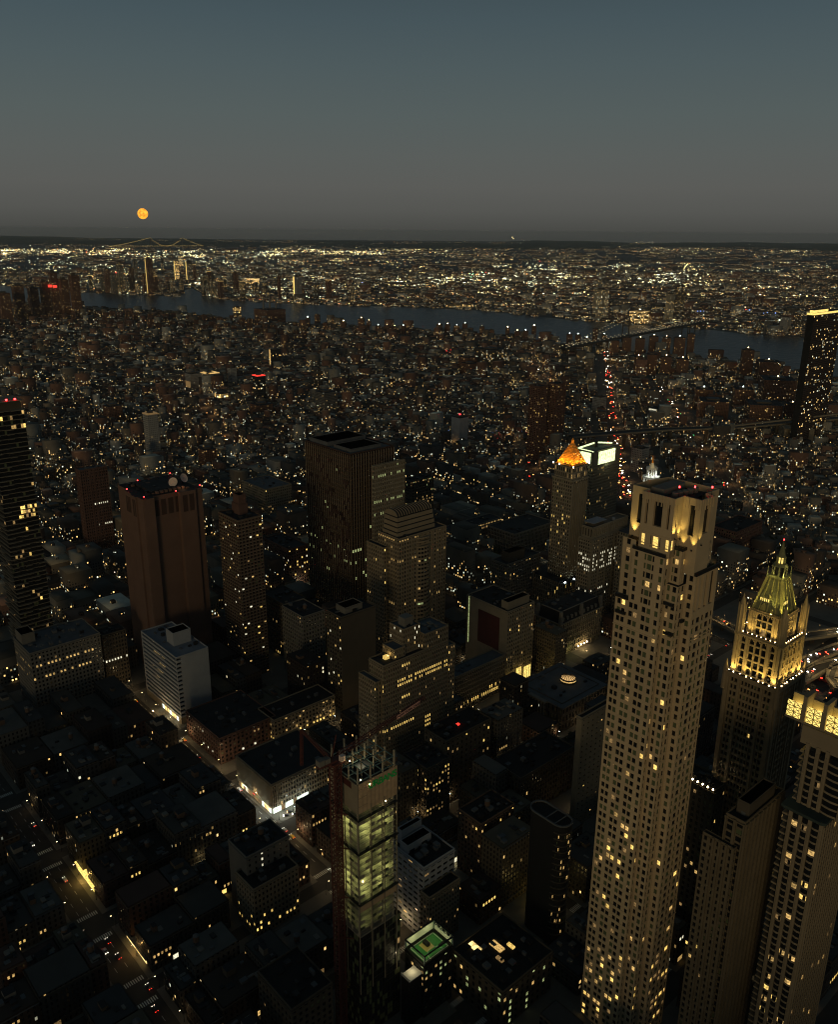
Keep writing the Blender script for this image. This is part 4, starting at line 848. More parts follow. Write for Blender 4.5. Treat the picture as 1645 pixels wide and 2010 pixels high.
# ------------------------------------------------------------------ tower under construction and its crane
def lettering(fc, mat, parent):
    t = bpy.data.objects.new('lettering_curve', fc); COL.objects.link(t); bpy.context.view_layer.update()
    me = bpy.data.meshes.new_from_object(t.evaluated_get(bpy.context.evaluated_depsgraph_get())); bpy.data.objects.remove(t)
    me.materials.clear(); me.materials.append(MAT[mat]); o = bpy.data.objects.new('lettering', me); COL.objects.link(o); o.parent = parent; return o
def construction():
    P, wl, wr = site(702, 1540, 150, 650, 776, 'construction tower')
    root = thing('unfinished_tower', 'concrete tower under construction with lit bare floors and a plywood collar near the top', 'building site', (*P, 0), GA)
    rr = random.Random(6); wr, wl = 22.0, 20.0; cn = 'concrete'
    S, Cc, NT = MB(), MB(), MB()
    fh = 3.75; nf = 38; zt = 135
    lit0 = 17
    GL, GW = MB(), []
    for k in range(nf):
        z = k * fh
        if z > zt + 14: break
        if k >= lit0: S.box(0, 0, z, wr, wl, z + .28, cn)
    for k in range(lit0, 40):
        z = k * fh + .28
        if z > zt - 1: break
        for x in (.4, 7.6, 14.6, 21.2): Cc.box(x - .35, .5, z, x + .35, 1.2, z + fh - .285, cn)
        for y in (7, 13, 19.2): Cc.box(.4, y - .35, z, 1.1, y + .35, z + fh - .285, cn)
        # inner core walls with a stepped plan
        Cc.box(4, 5.5, z, 20, 6.2, z + fh - .285, cn); Cc.box(4, 6.21, z, 4.7, 17, z + fh - .285, cn); Cc.box(9, 3.6, z, 9.5, 5.49, z + fh - .285, cn)
        S.box(-.14, -.14, z + 1.1, wr, -.08, z + 1.2, 'metal_dark'); S.box(-.14, -.08, z + 1.1, -.08, wl, z + 1.2, 'metal_dark')
    S.obj('floor_slab', root); Cc.obj('column', root)
    for k in range(lit0, 36):                          # hanging debris sheets on some floors
        z = k * fh + .3
        if z > zt - 4: break
        for s_ in range(6):
            if rr.random() < .5: x0 = s_ * 3.6 + .2; q = MB(); q.box(x0, -.05, z, x0 + rr.uniform(2, 3.4), .02, z + rr.uniform(1.0, 2.0), rr.choice((cn, 'net_green', cn))); q.obj('debris_sheet', root)
        for s_ in range(5):
            if rr.random() < .4: y0 = s_ * 4 + .3; q = MB(); q.box(-.05, y0, z, .02, y0 + rr.uniform(2, 3.6), z + rr.uniform(1.0, 2.0), rr.choice((cn, 'net_green'))); q.obj('debris_sheet', root)
    q = MB(); q.box(-.3, -.3, 21 * fh, wr + .3, -.1, 21 * fh + 3.3, 'plywood'); q.obj('debris_sheet', root)
    for z in (83.8, 112.5, 131):
        q = MB(); q.box(-1.3, -1.5, z, wr + 1, -.2, z + .6, 'metal_dark'); q.box(-1.3, -.2, z, -.2, wl, z + .6, 'metal_dark'); q.obj('catch_platform', root)
    # glazed lower floors
    W, G = MB(), []
    def gl(i, j): 
        r = rr.random(); return 'blind_glass' if r < .25 else ('lit_dim' if r < .035 + (.3 if j == 12 else 0) else 'dark_glass')
    facade(W, G, 'metal_dark', (0, wl), (0, 0), 0, lit0 * fh, 12, lit0, .92, .86, .06, gl); facade(W, G, 'metal_dark', (0, 0), (wr + 3, 0), 0, lit0 * fh, 15, lit0, .92, .86, .06, gl)
    W.box(wr + 3, 0, 0, wr + 3.2, wl, lit0 * fh, 'metal_dark'); W.obj('glazed_wall', root); windows(G, root, 10)
    q = MB()
    for (x, y) in ((-.5, -.5), (7, -.6), (14.8, -.6), (22.4, -.6), (-.6, 9.5), (-.6, 19.4)):
        q.bar((x, y, 30), (x, y, 137 if x > 0 or y > 0 else 150), .42, 'stone_tan')
    q.obj('hoist_mast', root)
    # collar and letters
    q = MB(); q.box(-.6, -.6, 134.5, wr + .6, -.3, 150, 'plywood'); q.box(-.6, -.3, 134.5, -.3, wl + .6, 149.6, 'stone_tan'); q.box(wr + .3, -.3, 134.5, wr + .6, wl + .6, 150, 'plywood')
    q.box(-.3, wl + .3, 134.5, wr + .3, wl + .6, 150, 'plywood'); q.box(-.3, -.3, 145.4, wr + .3, wl + .3, 145.7, 'roof_dark')
    for k in range(10): q.box(k * 2.4 - .3, -.66, 134.6, k * 2.4 - .18, -.6, 149.9, 'stone_tan')
    for zz in (138, 142.5, 147): q.box(-.5, -.67, zz, 5, -.6, zz + .18, 'stone_tan')
    q.box(-.72, 4, 146, -.62, 14, 149.3, 'banner_red'); q.obj('plywood_collar', root)
    fc = bpy.data.curves.new('site_lettering', 'FONT'); fc.body = 'URBANS'; fc.size = 4.7; fc.extrude = .06; fc.offset = .10; fc.space_character = .9
    fo = lettering(fc, 'letter_green', root); fo.location = (5.6, -.78, 145.2); fo.rotation_euler = (D(90), 0, 0)
    # bare frame above
    q = MB()
    for x in (.2, 7.4, 14.6, 21.4):
        for y in (.2, 6.8, 13.4, 19.6):
            q.box(x - .3, y - .3, 145.7, x + .3, y + .3, 156 + rr.choice((0, 1, 2.5)) + (2.5 if y > 12 else 0), cn)
    for z in (150.3, 154.6):
        for x in (.2, 7.4, 14.6, 21.4): q.box(x - .2, .6, z, x + .2, 19.2, z + .4, 'teal_steel')
        for y in (.2, 6.8, 13.4, 19.6): q.box(.6, y - .2, z + .41, 21, y + .2, z + .8, 'teal_steel')
    q.box(8, 8, 149, 15, 14, 149.4, 'roof_grey'); q.obj('bare_frame', root)
    for p in ((6.2, -.95, 147.5), (16, -.3, 133.5), (-.3, 5, 159.5), (3.2, 1.4, 94), (2, .5, 151)):
        q = MB(); q.cone(0, 0, 0, .5, .22, .22, 'lamp_warm', 8); q.obj('work_lamp', root, p)
    yl = (.92, 1, .36)
    for k in range(lit0 + 1, 36):
        e = {18: 80, 19: 120, 20: 60, 22: 160, 23: 420, 24: 480, 25: 520, 26: 340, 27: 200, 28: 260, 29: 220, 30: 120, 31: 330, 32: 480, 33: 620, 34: 160}.get(k, 0)
        e = max(e * .75, 26)
        z = k * fh + 3.0
        light('POINT', (6 + rr.uniform(-2, 2), 2.6, z), e * 1.1, yl, root, .3); light('POINT', (16 + rr.uniform(-2, 2), 2.8, z), e * 1.1, yl, root, .3); light('POINT', (2.2, 11, z), e * 1.1, yl, root, .3)
    light('POINT', (10, 10, 152), 500, (1, .85, .5), root, .4)
    # luffing crane standing by the left side
    cr = thing('tower_crane', 'red lattice tower crane with two raised arms beside the construction tower', 'crane', (*xy(uv(*P)[0] - 4.5, uv(*P)[1] + 10.5), 0), GA)
    def lattice(a, b, w_, t, name, mat='crane_red', step=3.0, parent=cr, w2=None):
        a, b = Vector(a), Vector(b); d = b - a; L = d.length; d.normalize(); w2 = w2 or w_
        s_ = d.cross(Vector((0, 0, 1))) if abs(d.z) < .95 else Vector((1, 0, 0)); s_.normalize(); q_ = d.cross(s_).normalized(); M_ = MB(); n_ = max(2, int(L / step))
        def c(k, f): ww = w_ + (w2 - w_) * f; return a + d * L * f + (s_ * (1 if k in (0, 3) else -1) + q_ * (1 if k < 2 else -1)) * ww / 2
        for k in range(4):
            M_.bar(c(k, 0), c(k, 1), t, mat)
            for i in range(n_):
                f0, f1 = i / n_, (i + 1) / n_; k2 = (k + 1) % 4
                M_.bar(c(k, f0), c(k2, f1) if i % 2 else c(k2, f1), t * .6, mat); M_.bar(c(k, f1), c(k2, f1), t * .6, mat)
        return M_.obj(name, parent)
    lattice((0, 0, 0), (0, 0, 158), 3.8, .5, 'mast')
    q = MB(); q.box(-3.4, -3, 158, 3.4, 3, 159.2, 'crane_red'); q.box(-9.5, -1.6, 159.21, 0, 1.6, 160.2, 'crane_red'); q.box(-9.5, -1.5, 160.21, -6.5, 1.5, 163, 'stone_grey'); q.box(-6.2, -1.5, 160.21, -3.4, 1.5, 162.6, 'stone_grey'); q.box(1.2, -3.2, 159.21, 3.4, -1.2, 161.9, 'dish_white'); q.obj('machinery_deck', cr)
    lattice((-2, 0, 160), (-12, 8, 176), 1.4, .28, 'back_frame', w2=.7); lattice((-12, 8, 176), (-12.4, 8.2, 158), .9, .22, 'back_stay')
    J0 = Vector((1.5, 0, 161)); du = Vector((1, .02, .16)).normalized()
    lattice(J0, J0 + du * 54, 1.8, .26, 'jib', w2=1.0)
    q = MB(); q.bar((-12, 8, 176), tuple(J0 + du * 52 + Vector((0, 0, 1))), .12, 'metal_dark'); q.bar((-2, 0, 160), (1, 0, 172), .4, 'crane_red'); q.bar((1, 0, 172), tuple(J0 + du * 40), .12, 'metal_dark'); q.obj('pendant_line', cr)
    q = MB(); a, b = J0 + du * 35, J0 + du * 50; o_ = Vector((0, -1.2, 0)); up = Vector((0, 0, 1.1))
    q.poly([a + o_ - up, b + o_ - up, b + o_ + up, a + o_ + up], 'sign_pink'); q.poly([a + o_ * .95 - up, a + o_ * .95 + up, b + o_ * .95 + up, b + o_ * .95 - up], 'sign_pink'); sg = q.obj('jib_sign', cr)
    fc = bpy.data.curves.new('crane_lettering', 'FONT'); fc.body = 'NEW YORK CRANE'; fc.size = 1.75; fc.extrude = .03
    fo = lettering(fc, 'letter_dark', sg); fo.location = a + o_ + Vector((.6, -.06, -.45)); fo.rotation_euler = (D(90), -math.asin(du.z), 0)
    q = MB()
    for z in (60, 84, 112, 131): q.bar((0, 0, z), (5, -6, z), .5, 'crane_red'); q.bar((0, 0, z), (5, 4, z), .5, 'crane_red')
    q.obj('wall_tie', cr)
construction()

# ------------------------------------------------------------------ stacked-balcony glass tower at the left edge
def balcony_tower():
    P, wl, wr = site(-22, 812, 236, -75, 50, 'balcony tower')
    root = thing('apartment_tower', 'tall glass apartment tower with jogged pale balcony slabs and red lamps on top', 'skyscraper', (*P, 0), GA)
    rr = random.Random(12); S, GLs, G = MB(), MB(), []; wr = span(P, UX, 236, 46); wl = 34
    fh = 4.0; nf = 59
    for k in range(nf + 1):
        z = k * fh; t = 1 if k < 50 else .86
        jo = [rr.choice((0, .9, 1.8, 2.6)) for _ in range(5)]; ji = [rr.choice((0, .9, 1.8)) for _ in range(3)]
        for q in range(5):
            x0, x1 = wr * q / 5, wr * (q + 1) / 5; S.box(x0, -jo[q], z, x1 + (1.5 if q == 4 and k % 4 < 2 else -.01), wl, z + .42, 'stone_tan')
        for q in range(3): S.box(-ji[q] - .3, wl * q / 3, z + .004, -.005, wl * (q + 1) / 3 - .01, z + .424, 'stone_tan')
        if k < nf:
            n_ = 14; zone = (k in (57, 55, 35, 36, 37)) 
            for q in range(n_):
                x0, x1 = wr * q / n_ + .12, wr * (q + 1) / n_ - .05
                p = .55 if zone and q > 5 else (.10 if k in (12, 13, 16, 19, 26, 27, 8) else .015)
                m_ = rr.choice(('lit_bright', 'lit_mid', 'lit_dim')) if rr.random() < p else ('blind_glass' if rr.random() < .05 else 'dark_glass')
                G.append(((x0, .8, z + .43), (x1, .8, z + .43), (x1, .8, z + fh - .02), (x0, .8, z + fh - .02), m_))
            for q in range(10):
                y0, y1 = wl * q / 10 + .05, wl * (q + 1) / 10 - .05
                G.append(((.8, y1, z + .43), (.8, y0, z + .43), (.8, y0, z + fh - .02), (.8, y1, z + fh - .02), 'dark_glass' if rr.random() > .04 else 'lit_dim'))
    S.box(1, 1, 0, wr - .1, wl - .1, nf * fh, 'roof_black', 'roof_dark'); S.box(wr * .3, 4, nf * fh, wr * .98, wl * .8, nf * fh + 8, 'stone_dark', 'roof_black')
    S.box(wr * .2, -1.0, nf * fh + 8, wr * 1.0, wl * .82, nf * fh + 8.4, 'stone_tan')
    S.obj('balcony_slab', root); windows(G, root, 60)
    for x in (.55, .8): q = MB(); q.cone(0, 0, 0, 1.0, .8, .8, 'red_lamp', 8); q.obj('beacon', root, (wr * x, 2, nf * fh + 9))
balcony_tower()

# ------------------------------------------------------------------ bay-windowed tower at the right edge with glowing top bays
def bay_tower():
    P = at(1621, 1616, 158); root = thing('apartment_tower', 'bay-windowed tower with twin pale piers and a glowing latticed top at the right edge', 'skyscraper', (*P, 0), GA)
    u, v = uv(*P); HERO.append((u - 4, v - 4, u + 40, v + 34)); LAND.append(('bay-windowed tower', *P))
    rr = random.Random(14); W, G = MB(), []; lm = 'limestone_dark'; fh = 3.25
    wl = span(P, UY, 158, 1539)
    def body(x0, y0, x1, y1, z0, z1, piers):
        nz = int((z1 - z0) / fh)
        L = y1 - y0
        for j in range(nz):
            z = z0 + j * fh
            # left face: spandrels and glass in bays that bow out
            W.box(x0 + .3, y0, z, x1, y1, z + .9, lm, bottom=False)
            nb = 2; 
            for b_ in range(len(piers) - 1):
                ya, yb = piers[b_] , piers[b_ + 1]
                m_ = rr.choice(('lit_mid', 'lit_bright', 'lit_dim')) if rr.random() < .10 else 'dark_glass'
                n_ = 4; r_ = .9
                for q in range(n_):
                    t0, t1 = q / n_, (q + 1) / n_
                    f = lambda t: (x0 + .2 - r_ * math.sin(math.pi * t), ya + (yb - ya) * t)
                    a, b = f(t1), f(t0)
                    G.append(((a[0], a[1], z + .9), (b[0], b[1], z + .9), (b[0], b[1], z + fh), (a[0], a[1], z + fh), m_ if rr.random() < .7 else 'dark_glass'))
                    W.poly([(a[0] - .15, a[1], z), (b[0] - .15, b[1], z), (b[0] - .15, b[1], z + .9), (a[0] - .15, a[1], z + .9)], lm)
                    W.poly([(a[0] - .15, a[1], z + .9), (b[0] - .15, b[1], z + .9), (b[0] + .3, b[1], z + .9), (a[0] + .3, a[1], z + .9)], lm)
            nx = max(1, int((x1 - x0) / 2.4))
            for q in range(nx):
                xa, xb = x0 + (x1 - x0) * q / nx + .2, x0 + (x1 - x0) * (q + 1) / nx - .2
                G.append(((xa, y0 + .1, z + .9), (xb, y0 + .1, z + .9), (xb, y0 + .1, z + fh), (xa, y0 + .1, z + fh), rr.choice(('lit_dim', 'lit_mid')) if rr.random() < .04 else 'dark_glass'))
        for p in piers: W.box(x0 - .9, p - .75, z0, x0 + .4, p + .75, z1 + 1, lm); W.box(x0 - 1.1, p - .16, z0, x0 - .9, p + .16, z1 - 2, lm)
        nx = max(1, int((x1 - x0) / 2.4))
        for q in range(nx + 1): xx = x0 + (x1 - x0) * q / nx; W.box(xx - .22, y0 - .35, z0, xx + .22, y0 + .2, z1, lm)
    body(0, 0, 34, wl, 0, 156, [1.0, wl * .32, wl * .55, wl * .78])
    W.box(0.3, 0, 156, 34, wl, 157, lm)
    body(5, -6, 40, wl - 1, 158.4, 186, [-3, wl * .30, wl * .52, wl * .76])
    W.obj('wall', root); q = MB(); q.prism([(-1.6, 1), (-.6, -.6), (34, -.6), (34, wl + .4), (-1.2, wl + .4), (-1.6, wl - 1)], 157, 158.3, 'awning_green'); q.obj('terrace_roof', root)
    windows(G, root, 55)
    q = MB(); q.box(4.4, -6.4, 186, 40, wl - .8, 194, lm, bottom=False); q.obj('parapet_wall', root)
    Cn = MB(); G3 = []
    for b_ in range(4):
        y0 = -6 + b_ * 8.2; y1 = y0 + 6.4
        Cn.box(5.5, y0 - 1.7, 194, 14, y0 - .1, 206, lm); Cn.box(5.5, y0, 194, 6.6, y1, 194.8, lm); Cn.box(11.5, y0, 194, 13, y1, 203, lm)
        for k in range(3):
            for c in range(2):
                ya, yb = y0 + .2 + c * 3.1, y0 + 3.0 + c * 3.1; za = 194.9 + k * 2.5; zb = za + 2.2; x = 5.8
                m_ = 'gold_lit'
                q = MB(); q.poly([(x, yb, za), (x, ya, za), (x, ya, zb), (x, yb, zb)], m_); q.obj('crown_window', root)
                Cn.bar((x - .1, ya, za), (x - .1, yb, zb), .16, 'metal_dark'); Cn.bar((x - .1, yb, za), (x - .1, ya, zb), .16, 'metal_dark'); Cn.bar((x - .1, ya - .1, za - .1), (x - .1, ya - .1, zb), .2, 'metal_dark'); Cn.bar((x - .1, ya, za - .1), (x - .1, yb, za - .1), .2, 'metal_dark')
        light('POINT', (9.5, y0 + 3.2, 197.5), 1500, (1, .74, .18), root, .5)
    for x in (5.5, 14): pass
    Cn.box(12.99, -6, 194, 38, wl - 1, 199, lm, 'roof_dark'); Cn.obj('crown_frame', root)
bay_tower()

# ------------------------------------------------------------------ dark piered tower between
root, wl, wr, h, P = tw('office_tower', 'tall dark office tower with close vertical stone piers between the two right-hand towers', 'dark piered tower', (1464, 1619), 150, 1426, 1540, 'pier_stone', 3.6, 3.6, .62, .7, .012, 'roof_black', (3.6, 1.2, .8), 14,
    pent=((.15, .15, .8, .8, 6, 'stone_dark', 'roof_black'),), clut=14, mix=('lit_bright', 'lit_pale'))
W, G = MB(), []; rect_facades(W, G, 'pier_stone', -2.5, 2, 0, wl + 8, 0, h - 13, 3.0, 3.6, litf(.01, R, .05), .5, .6, back=False, dep=.5); T = MB(); roof_top(T, -2.5, 2, 0, wl + 8, h - 13, 'pier_stone', 'roof_black', t=.3)
for k in range(int((wl + 6) / 3)): T.box(-3.0, 2 + k * 3, 0, -2.51, 3 + k * 3, h - 12, 'pier_stone')
W.obj('lower_wall', root); T.obj('lower_roof', root); windows(G, root, 4)
o = tw('office_building', 'low block with a line of roof lamps beside the foot of the gothic tower', None, (1404, 1556), 105, 1330, 1432, 'stone_dark', 3.2, 3.8, .5, .6, .10, 'roof_black', None, 40)
for k in range(6):
    q = MB(); q.box(-.2, 1 + k * 3, 105.8, .4, 1.6 + k * 3, 106.6, 'lamp_warm'); q.obj('parapet_lamp', o[0])
o = tw('office_building', 'low dark wing with four glowing roof boxes in front of the gothic tower', None, (1500, 1585), 95, 1440, 1535, 'stone_dark', 3.2, 3.8, .5, .6, .02, 'roof_black', None, 10)
for k in range(4):
    q = MB(); q.box(3 + k * 3.2, o[1] * .45, 95.1, 5 + k * 3.2, o[1] * .45 + 1.6, 96.6, 'lit_bright'); q.obj('glowing_roof_box', o[0])

# ------------------------------------------------------------------ courthouse tower with the gold pyramid
def pyramid_tower():
    A = at(1125, 861, 180); s_ = 13
    P = xy(uv(*A)[0] - s_, uv(*A)[1] - s_); root = thing('courthouse_tower', 'square stone tower with a floodlit golden pyramid roof', 'tower', (*P, 0), GA)
    u, v = uv(*P); HERO.append((u - 14, v - 12, u + 40, v + 40)); LAND.append(('gold pyramid tower', *P))
    W, G = MB(), []; rr = random.Random(5); m_ = 'stone_tan'; e = 2 * s_
    lf = litf(lambda i, j: .16 if j < 26 else .04, rr, .1, mix=('lit_mid', 'lit_dim', 'lit_bright'))
    rect_facades(W, G, m_, 0, 0, e, e, 0, 138, 2.9, 4.0, lf, .45, .6); W.prism([(-.8, -.8), (e + .8, -.8), (e + .8, e + .8), (-.8, e + .8)], 138, 140, m_)
    rect_facades(W, G, m_, .8, .8, e - .8, e - .8, 140, 152, 2.6, 6, litf(.5, rr, 0, mix=('lit_dim', 'lit_mid')), .5, .72); W.prism([(-.6, -.6), (e + .6, -.6), (e + .6, e + .6), (-.6, e + .6)], 152, 153.6, m_, 'roof_dark')
    for x in range(0, 27, 3): W.box(x, -1.3, 0, x + .9, 0, 136, m_)
    W.obj('wall', root)
    K = MB(); c = s_; a, b = s_ * .88, 1.3
    K.prism([(c - a, c - a), (c + a, c - a), (c + a, c + a), (c - a, c + a)], 153.6, 175.5, 'gold_leaf', 'gold_leaf', True, [(c - b, c - b), (c + b, c - b), (c + b, c + b), (c - b, c + b)])
    for k in range(14):
        z = 154.6 + k * 1.45; f = a + (b - a) * (z - 153.6) / 21.9 + .06
        K.prism([(c - f, c - f), (c + f, c - f), (c + f, c + f), (c - f, c + f)], z, z + .22, 'gold_leaf')
    K.cone(c, c, 175.5, 178.5, 1.6, 1.4, 'gold_leaf', 8); K.cone(c, c, 178.5, 181, 1.5, .1, 'gold_leaf', 8); kk = K.obj('pyramid_roof', root)
    for (x, y, z) in ((-3, -1, 158), (1, 0, 158), (4, 0, 159), (0, 0, 163), (3, 0, 163.5), (-2, 0, 165)):
        f = a + (b - a) * (z - 153.6) / 21.9 + .15; q = MB(); q.box(c + x, c - f - .25, z, c + x + .7, c - f + .2, z + .9, 'lit_bright'); q.obj('dormer', kk)
    windows(G, root, 60); wm = (1, .52, .08)
    for x in (2, 9, 17, 24):
        light('SPOT', (x, -1.6, 154.6), 9500, wm, root, .3, (c + (x - c) * .4, c - 4, 168), 90, .8); light('SPOT', (-1.6, x, 154.6), 10500, wm, root, .3, (c - 4, c + (x - c) * .4, 168), 90, .8)
    for (x, y) in ((-.5, -.5), (e + .3, -.3), (-.3, e + .3), (-.3, e * .7)):
        q = MB(); q.cone(0, 0, 0, 1.3, .45, .45, 'lamp_warm', 8); q.obj('corner_lamp', root, (x, y, 153.6))
    q = MB(); rect = MB(); g2 = []; rect_facades(rect, g2, m_, -14, -10, e + 16, e + 16, 0, 30, 2.9, 5, litf(.06, rr, .1), .4, .7, back=False); rect.poly([(-14, -10, 30), (e + 16, -10, 30), (e + 16, e + 16, 30), (-14, e + 16, 30)], 'roof_dark'); rect.obj('base_block', root); windows(g2, root, 5)
    q = MB(); q.cone(0, 0, 30, 31.4, 1, .2, 'lamp_white', 8); q.obj('roof_lamp', root, (-9, -6, 0)); q = MB(); q.cone(0, 0, 30, 31, .8, .2, 'lamp_white', 8); q.obj('roof_lamp', root, (6, -6, 0))
pyramid_tower()
def crown_tower():
    P, wl, wr = site(1166, 894, 118, 1132, 1219, 'tower with glowing crown'); h = 118
    root = thing('courthouse_tower', 'striped courthouse tower with a glaring greenish white crown behind the golden pyramid', 'tower', (*P, 0), GA)
    W, G = MB(), []; rr = random.Random(31)
    rect_facades(W, G, 'stone_tan', 0, 0, wr, wl, 0, h - 14, 2.2, 4, litf(lambda i, j: .45 if j in (17, 13, 14, 24) and 4 < i < 12 else .05, rr, .05, mix=('lit_mid', 'lit_bright', 'lit_dim')), .5, .62, back=False, dep=.5)
    facade(W, G, 'stone_tan', (0, wl), (0, 0), h - 14, h + 3, 1, 1, wh=.8, cols=[(.25, .64)], dep=3)
    W.poly([(wr, 0, h - 14), (wr, wl, h - 14), (wr, wl, h + 3), (wr, 0, h + 3)], 'stone_tan'); W.box(0, 0.01, h - 14, wr * .18, 2, h + 3, 'stone_tan'); W.box(wr * .80, .01, h - 14, wr, 2, h + 3, 'stone_tan')
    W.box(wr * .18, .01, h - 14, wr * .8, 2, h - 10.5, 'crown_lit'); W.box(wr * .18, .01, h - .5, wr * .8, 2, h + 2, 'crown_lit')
    W.obj('wall', root)
    for k in range(9):
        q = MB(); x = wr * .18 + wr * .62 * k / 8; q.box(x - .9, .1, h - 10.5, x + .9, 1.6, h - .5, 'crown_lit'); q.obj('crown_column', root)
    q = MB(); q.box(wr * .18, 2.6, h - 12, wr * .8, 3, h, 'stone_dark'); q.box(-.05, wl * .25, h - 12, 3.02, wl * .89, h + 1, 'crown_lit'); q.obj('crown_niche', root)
    q = MB(); roof_top(q, 0.2, 2.1, wr - .2, wl - .2, h + 2.8, 'stone_tan', 'roof_grey')
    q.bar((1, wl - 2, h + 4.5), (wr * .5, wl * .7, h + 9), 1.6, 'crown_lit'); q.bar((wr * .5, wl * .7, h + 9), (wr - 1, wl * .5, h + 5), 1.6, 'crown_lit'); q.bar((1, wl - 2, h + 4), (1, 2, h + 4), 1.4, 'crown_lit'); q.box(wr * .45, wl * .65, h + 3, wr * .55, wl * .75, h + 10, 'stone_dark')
    q.obj('roof', root)
    for p in ((-3, wl * .5, h - 11), (wr * .5, -3, h - 12)): light('POINT', p, 1800, (.85, 1, .55), root, .6)
    q = MB(); q.cone(0, 0, 0, 1.5, .5, .5, 'red_lamp', 8); q.obj('beacon', root, (wr * .9, wl * .6, h + 5)); windows(G, root, 50)
crown_tower()
def municipal():
    A = at(1283, 893, 177); P = xy(uv(*A)[0] - 9, uv(*A)[1] - 9)
    root = thing('municipal_tower', 'wedding-cake colonnaded lantern tower lit white with a gilt statue on top', 'tower', (*P, 0), GA); u, v = uv(*P); HERO.append((u - 20, v - 6, u + 50, v + 30)); LAND.append(('white lantern tower', *P))
    W, G = MB(), []; rr = random.Random(44); rect_facades(W, G, 'stone_tan', -18, 0, 44, 24, 0, 100, 3, 4, litf(.06, rr, .1), .45, .6, back=False); W.poly([(-18, 0, 100), (44, 0, 100), (44, 24, 100), (-18, 24, 100)], 'roof_dark'); rect_facades(W, G, 'stone_tan', 0, 0.5, 18, 18, 100, 142, 3, 4, litf(.06, rr, .1), .45, .6); W.poly([(0, .5, 142), (18, .5, 142), (18, 18, 142), (0, 18, 142)], 'roof_dark'); W.obj('wall', root); windows(G, root, 20)
    L = MB(); c = 9
    for (z0, z1, r0, n_) in ((143, 154, 7.2, 16), (157, 163, 4.6, 12)):
        for k in range(n_): a = k * 2 * math.pi / n_; L.cone(c + r0 * math.cos(a), c + r0 * math.sin(a), z0, z1, .55, .5, 'white_paint', 8)
        L.cone(c, c, z0, z1, r0 * .72, r0 * .72, 'stone_tan', 20); L.cone(c, c, z1, z1 + 1.6, r0 + 1.2, r0 + .9, 'white_paint', 24)
    L.cone(c, c, 142, 143, 8.4, 8.4, 'white_paint', 24); L.cone(c, c, 155.6, 157, 6.6, 5.2, 'white_paint', 24); L.cone(c, c, 164.6, 167.5, 3.6, 1.8, 'white_paint', 16); L.cone(c, c, 167.5, 169, 1.6, 1.4, 'white_paint', 12); L.obj('lantern', root)
    q = MB(); q.cone(c, c, 169, 170, 1.2, 1.0, 'gold_leaf', 10); q.cone(c, c, 170, 173.4, .95, .45, 'gold_leaf', 10); q.cone(c, c, 173.4, 174.6, .4, .7, 'gold_leaf', 10); q.cone(c, c, 174.6, 175.4, .3, .3, 'gold_leaf', 8); q.cone(c, c, 175.4, 176.4, .42, .25, 'gold_leaf', 8); q.bar((c, c, 174), (c - 1.6, c, 176.6), .35, 'gold_leaf'); q.bar((c, c, 174), (c + 1.4, c, 173), .35, 'gold_leaf'); q.obj('statue', root)
    for (x, y) in ((-.5, -.5), (9, -2.5), (18, -.5), (-2.5, 9), (-.5, 18)): light('POINT', (x, y, 145), 1700, (.95, 1, .9), root, .4)
    for (x, y) in ((4, 4), (9, 2.5), (2.5, 9), (14, 4)): light('POINT', (x, y, 158.5), 500, (.95, 1, .9), root, .3)
    light('POINT', (4, 4, 170), 500, (1, .7, .3), root, .3)
municipal()
def curved_cap_block():
    o = tw('office_tower', 'tall tan office block with a pale flat cap and many lit upper windows', 'capped office block', (1163, 1062), 95, 1137, 1236, 'stone_tan', 2.9, 3.8, .5, .58,
       lambda i, j, n: 'lit_pale' if (n - 10 < j < n - 4 and R.random() < .55) or (j in (10, 8) and R.random() < .4) else ('lit_dim' if R.random() < .03 else 'dark_glass'), 'stone_dark', (11.5, 2.2, .5), 90, clut=12)
    root, wl, wr, h, P = o; W, G = MB(), []
    rect_facades(W, G, 'stone_tan', 1.5, 1.5, wr - 1.5, wl - 1.5, h, h + 12, 3.2, 12, None, .5, .66, dep=1.2); T = MB(); roof_top(T, 1.5, 1.5, wr - 1.5, wl - 1.5, h + 12, 'stone_tan', 'stone_dark')
    T.box(wr * .08, wl * .2, h + 15.5, wr * .42, wl * .95, h + 16.2, 'roof_pale'); T.box(wr * .12, wl * .3, h + 12, wr * .38, wl * .85, h + 15.5, 'stone_dark'); T.cone(wr * .62, 4, h + 12, h + 15, 1.6, 1.6, 'roof_pale', 14)
    W.obj('arcade', root); T.obj('cap_roof', root); windows(G, root, 0)
curved_cap_block()
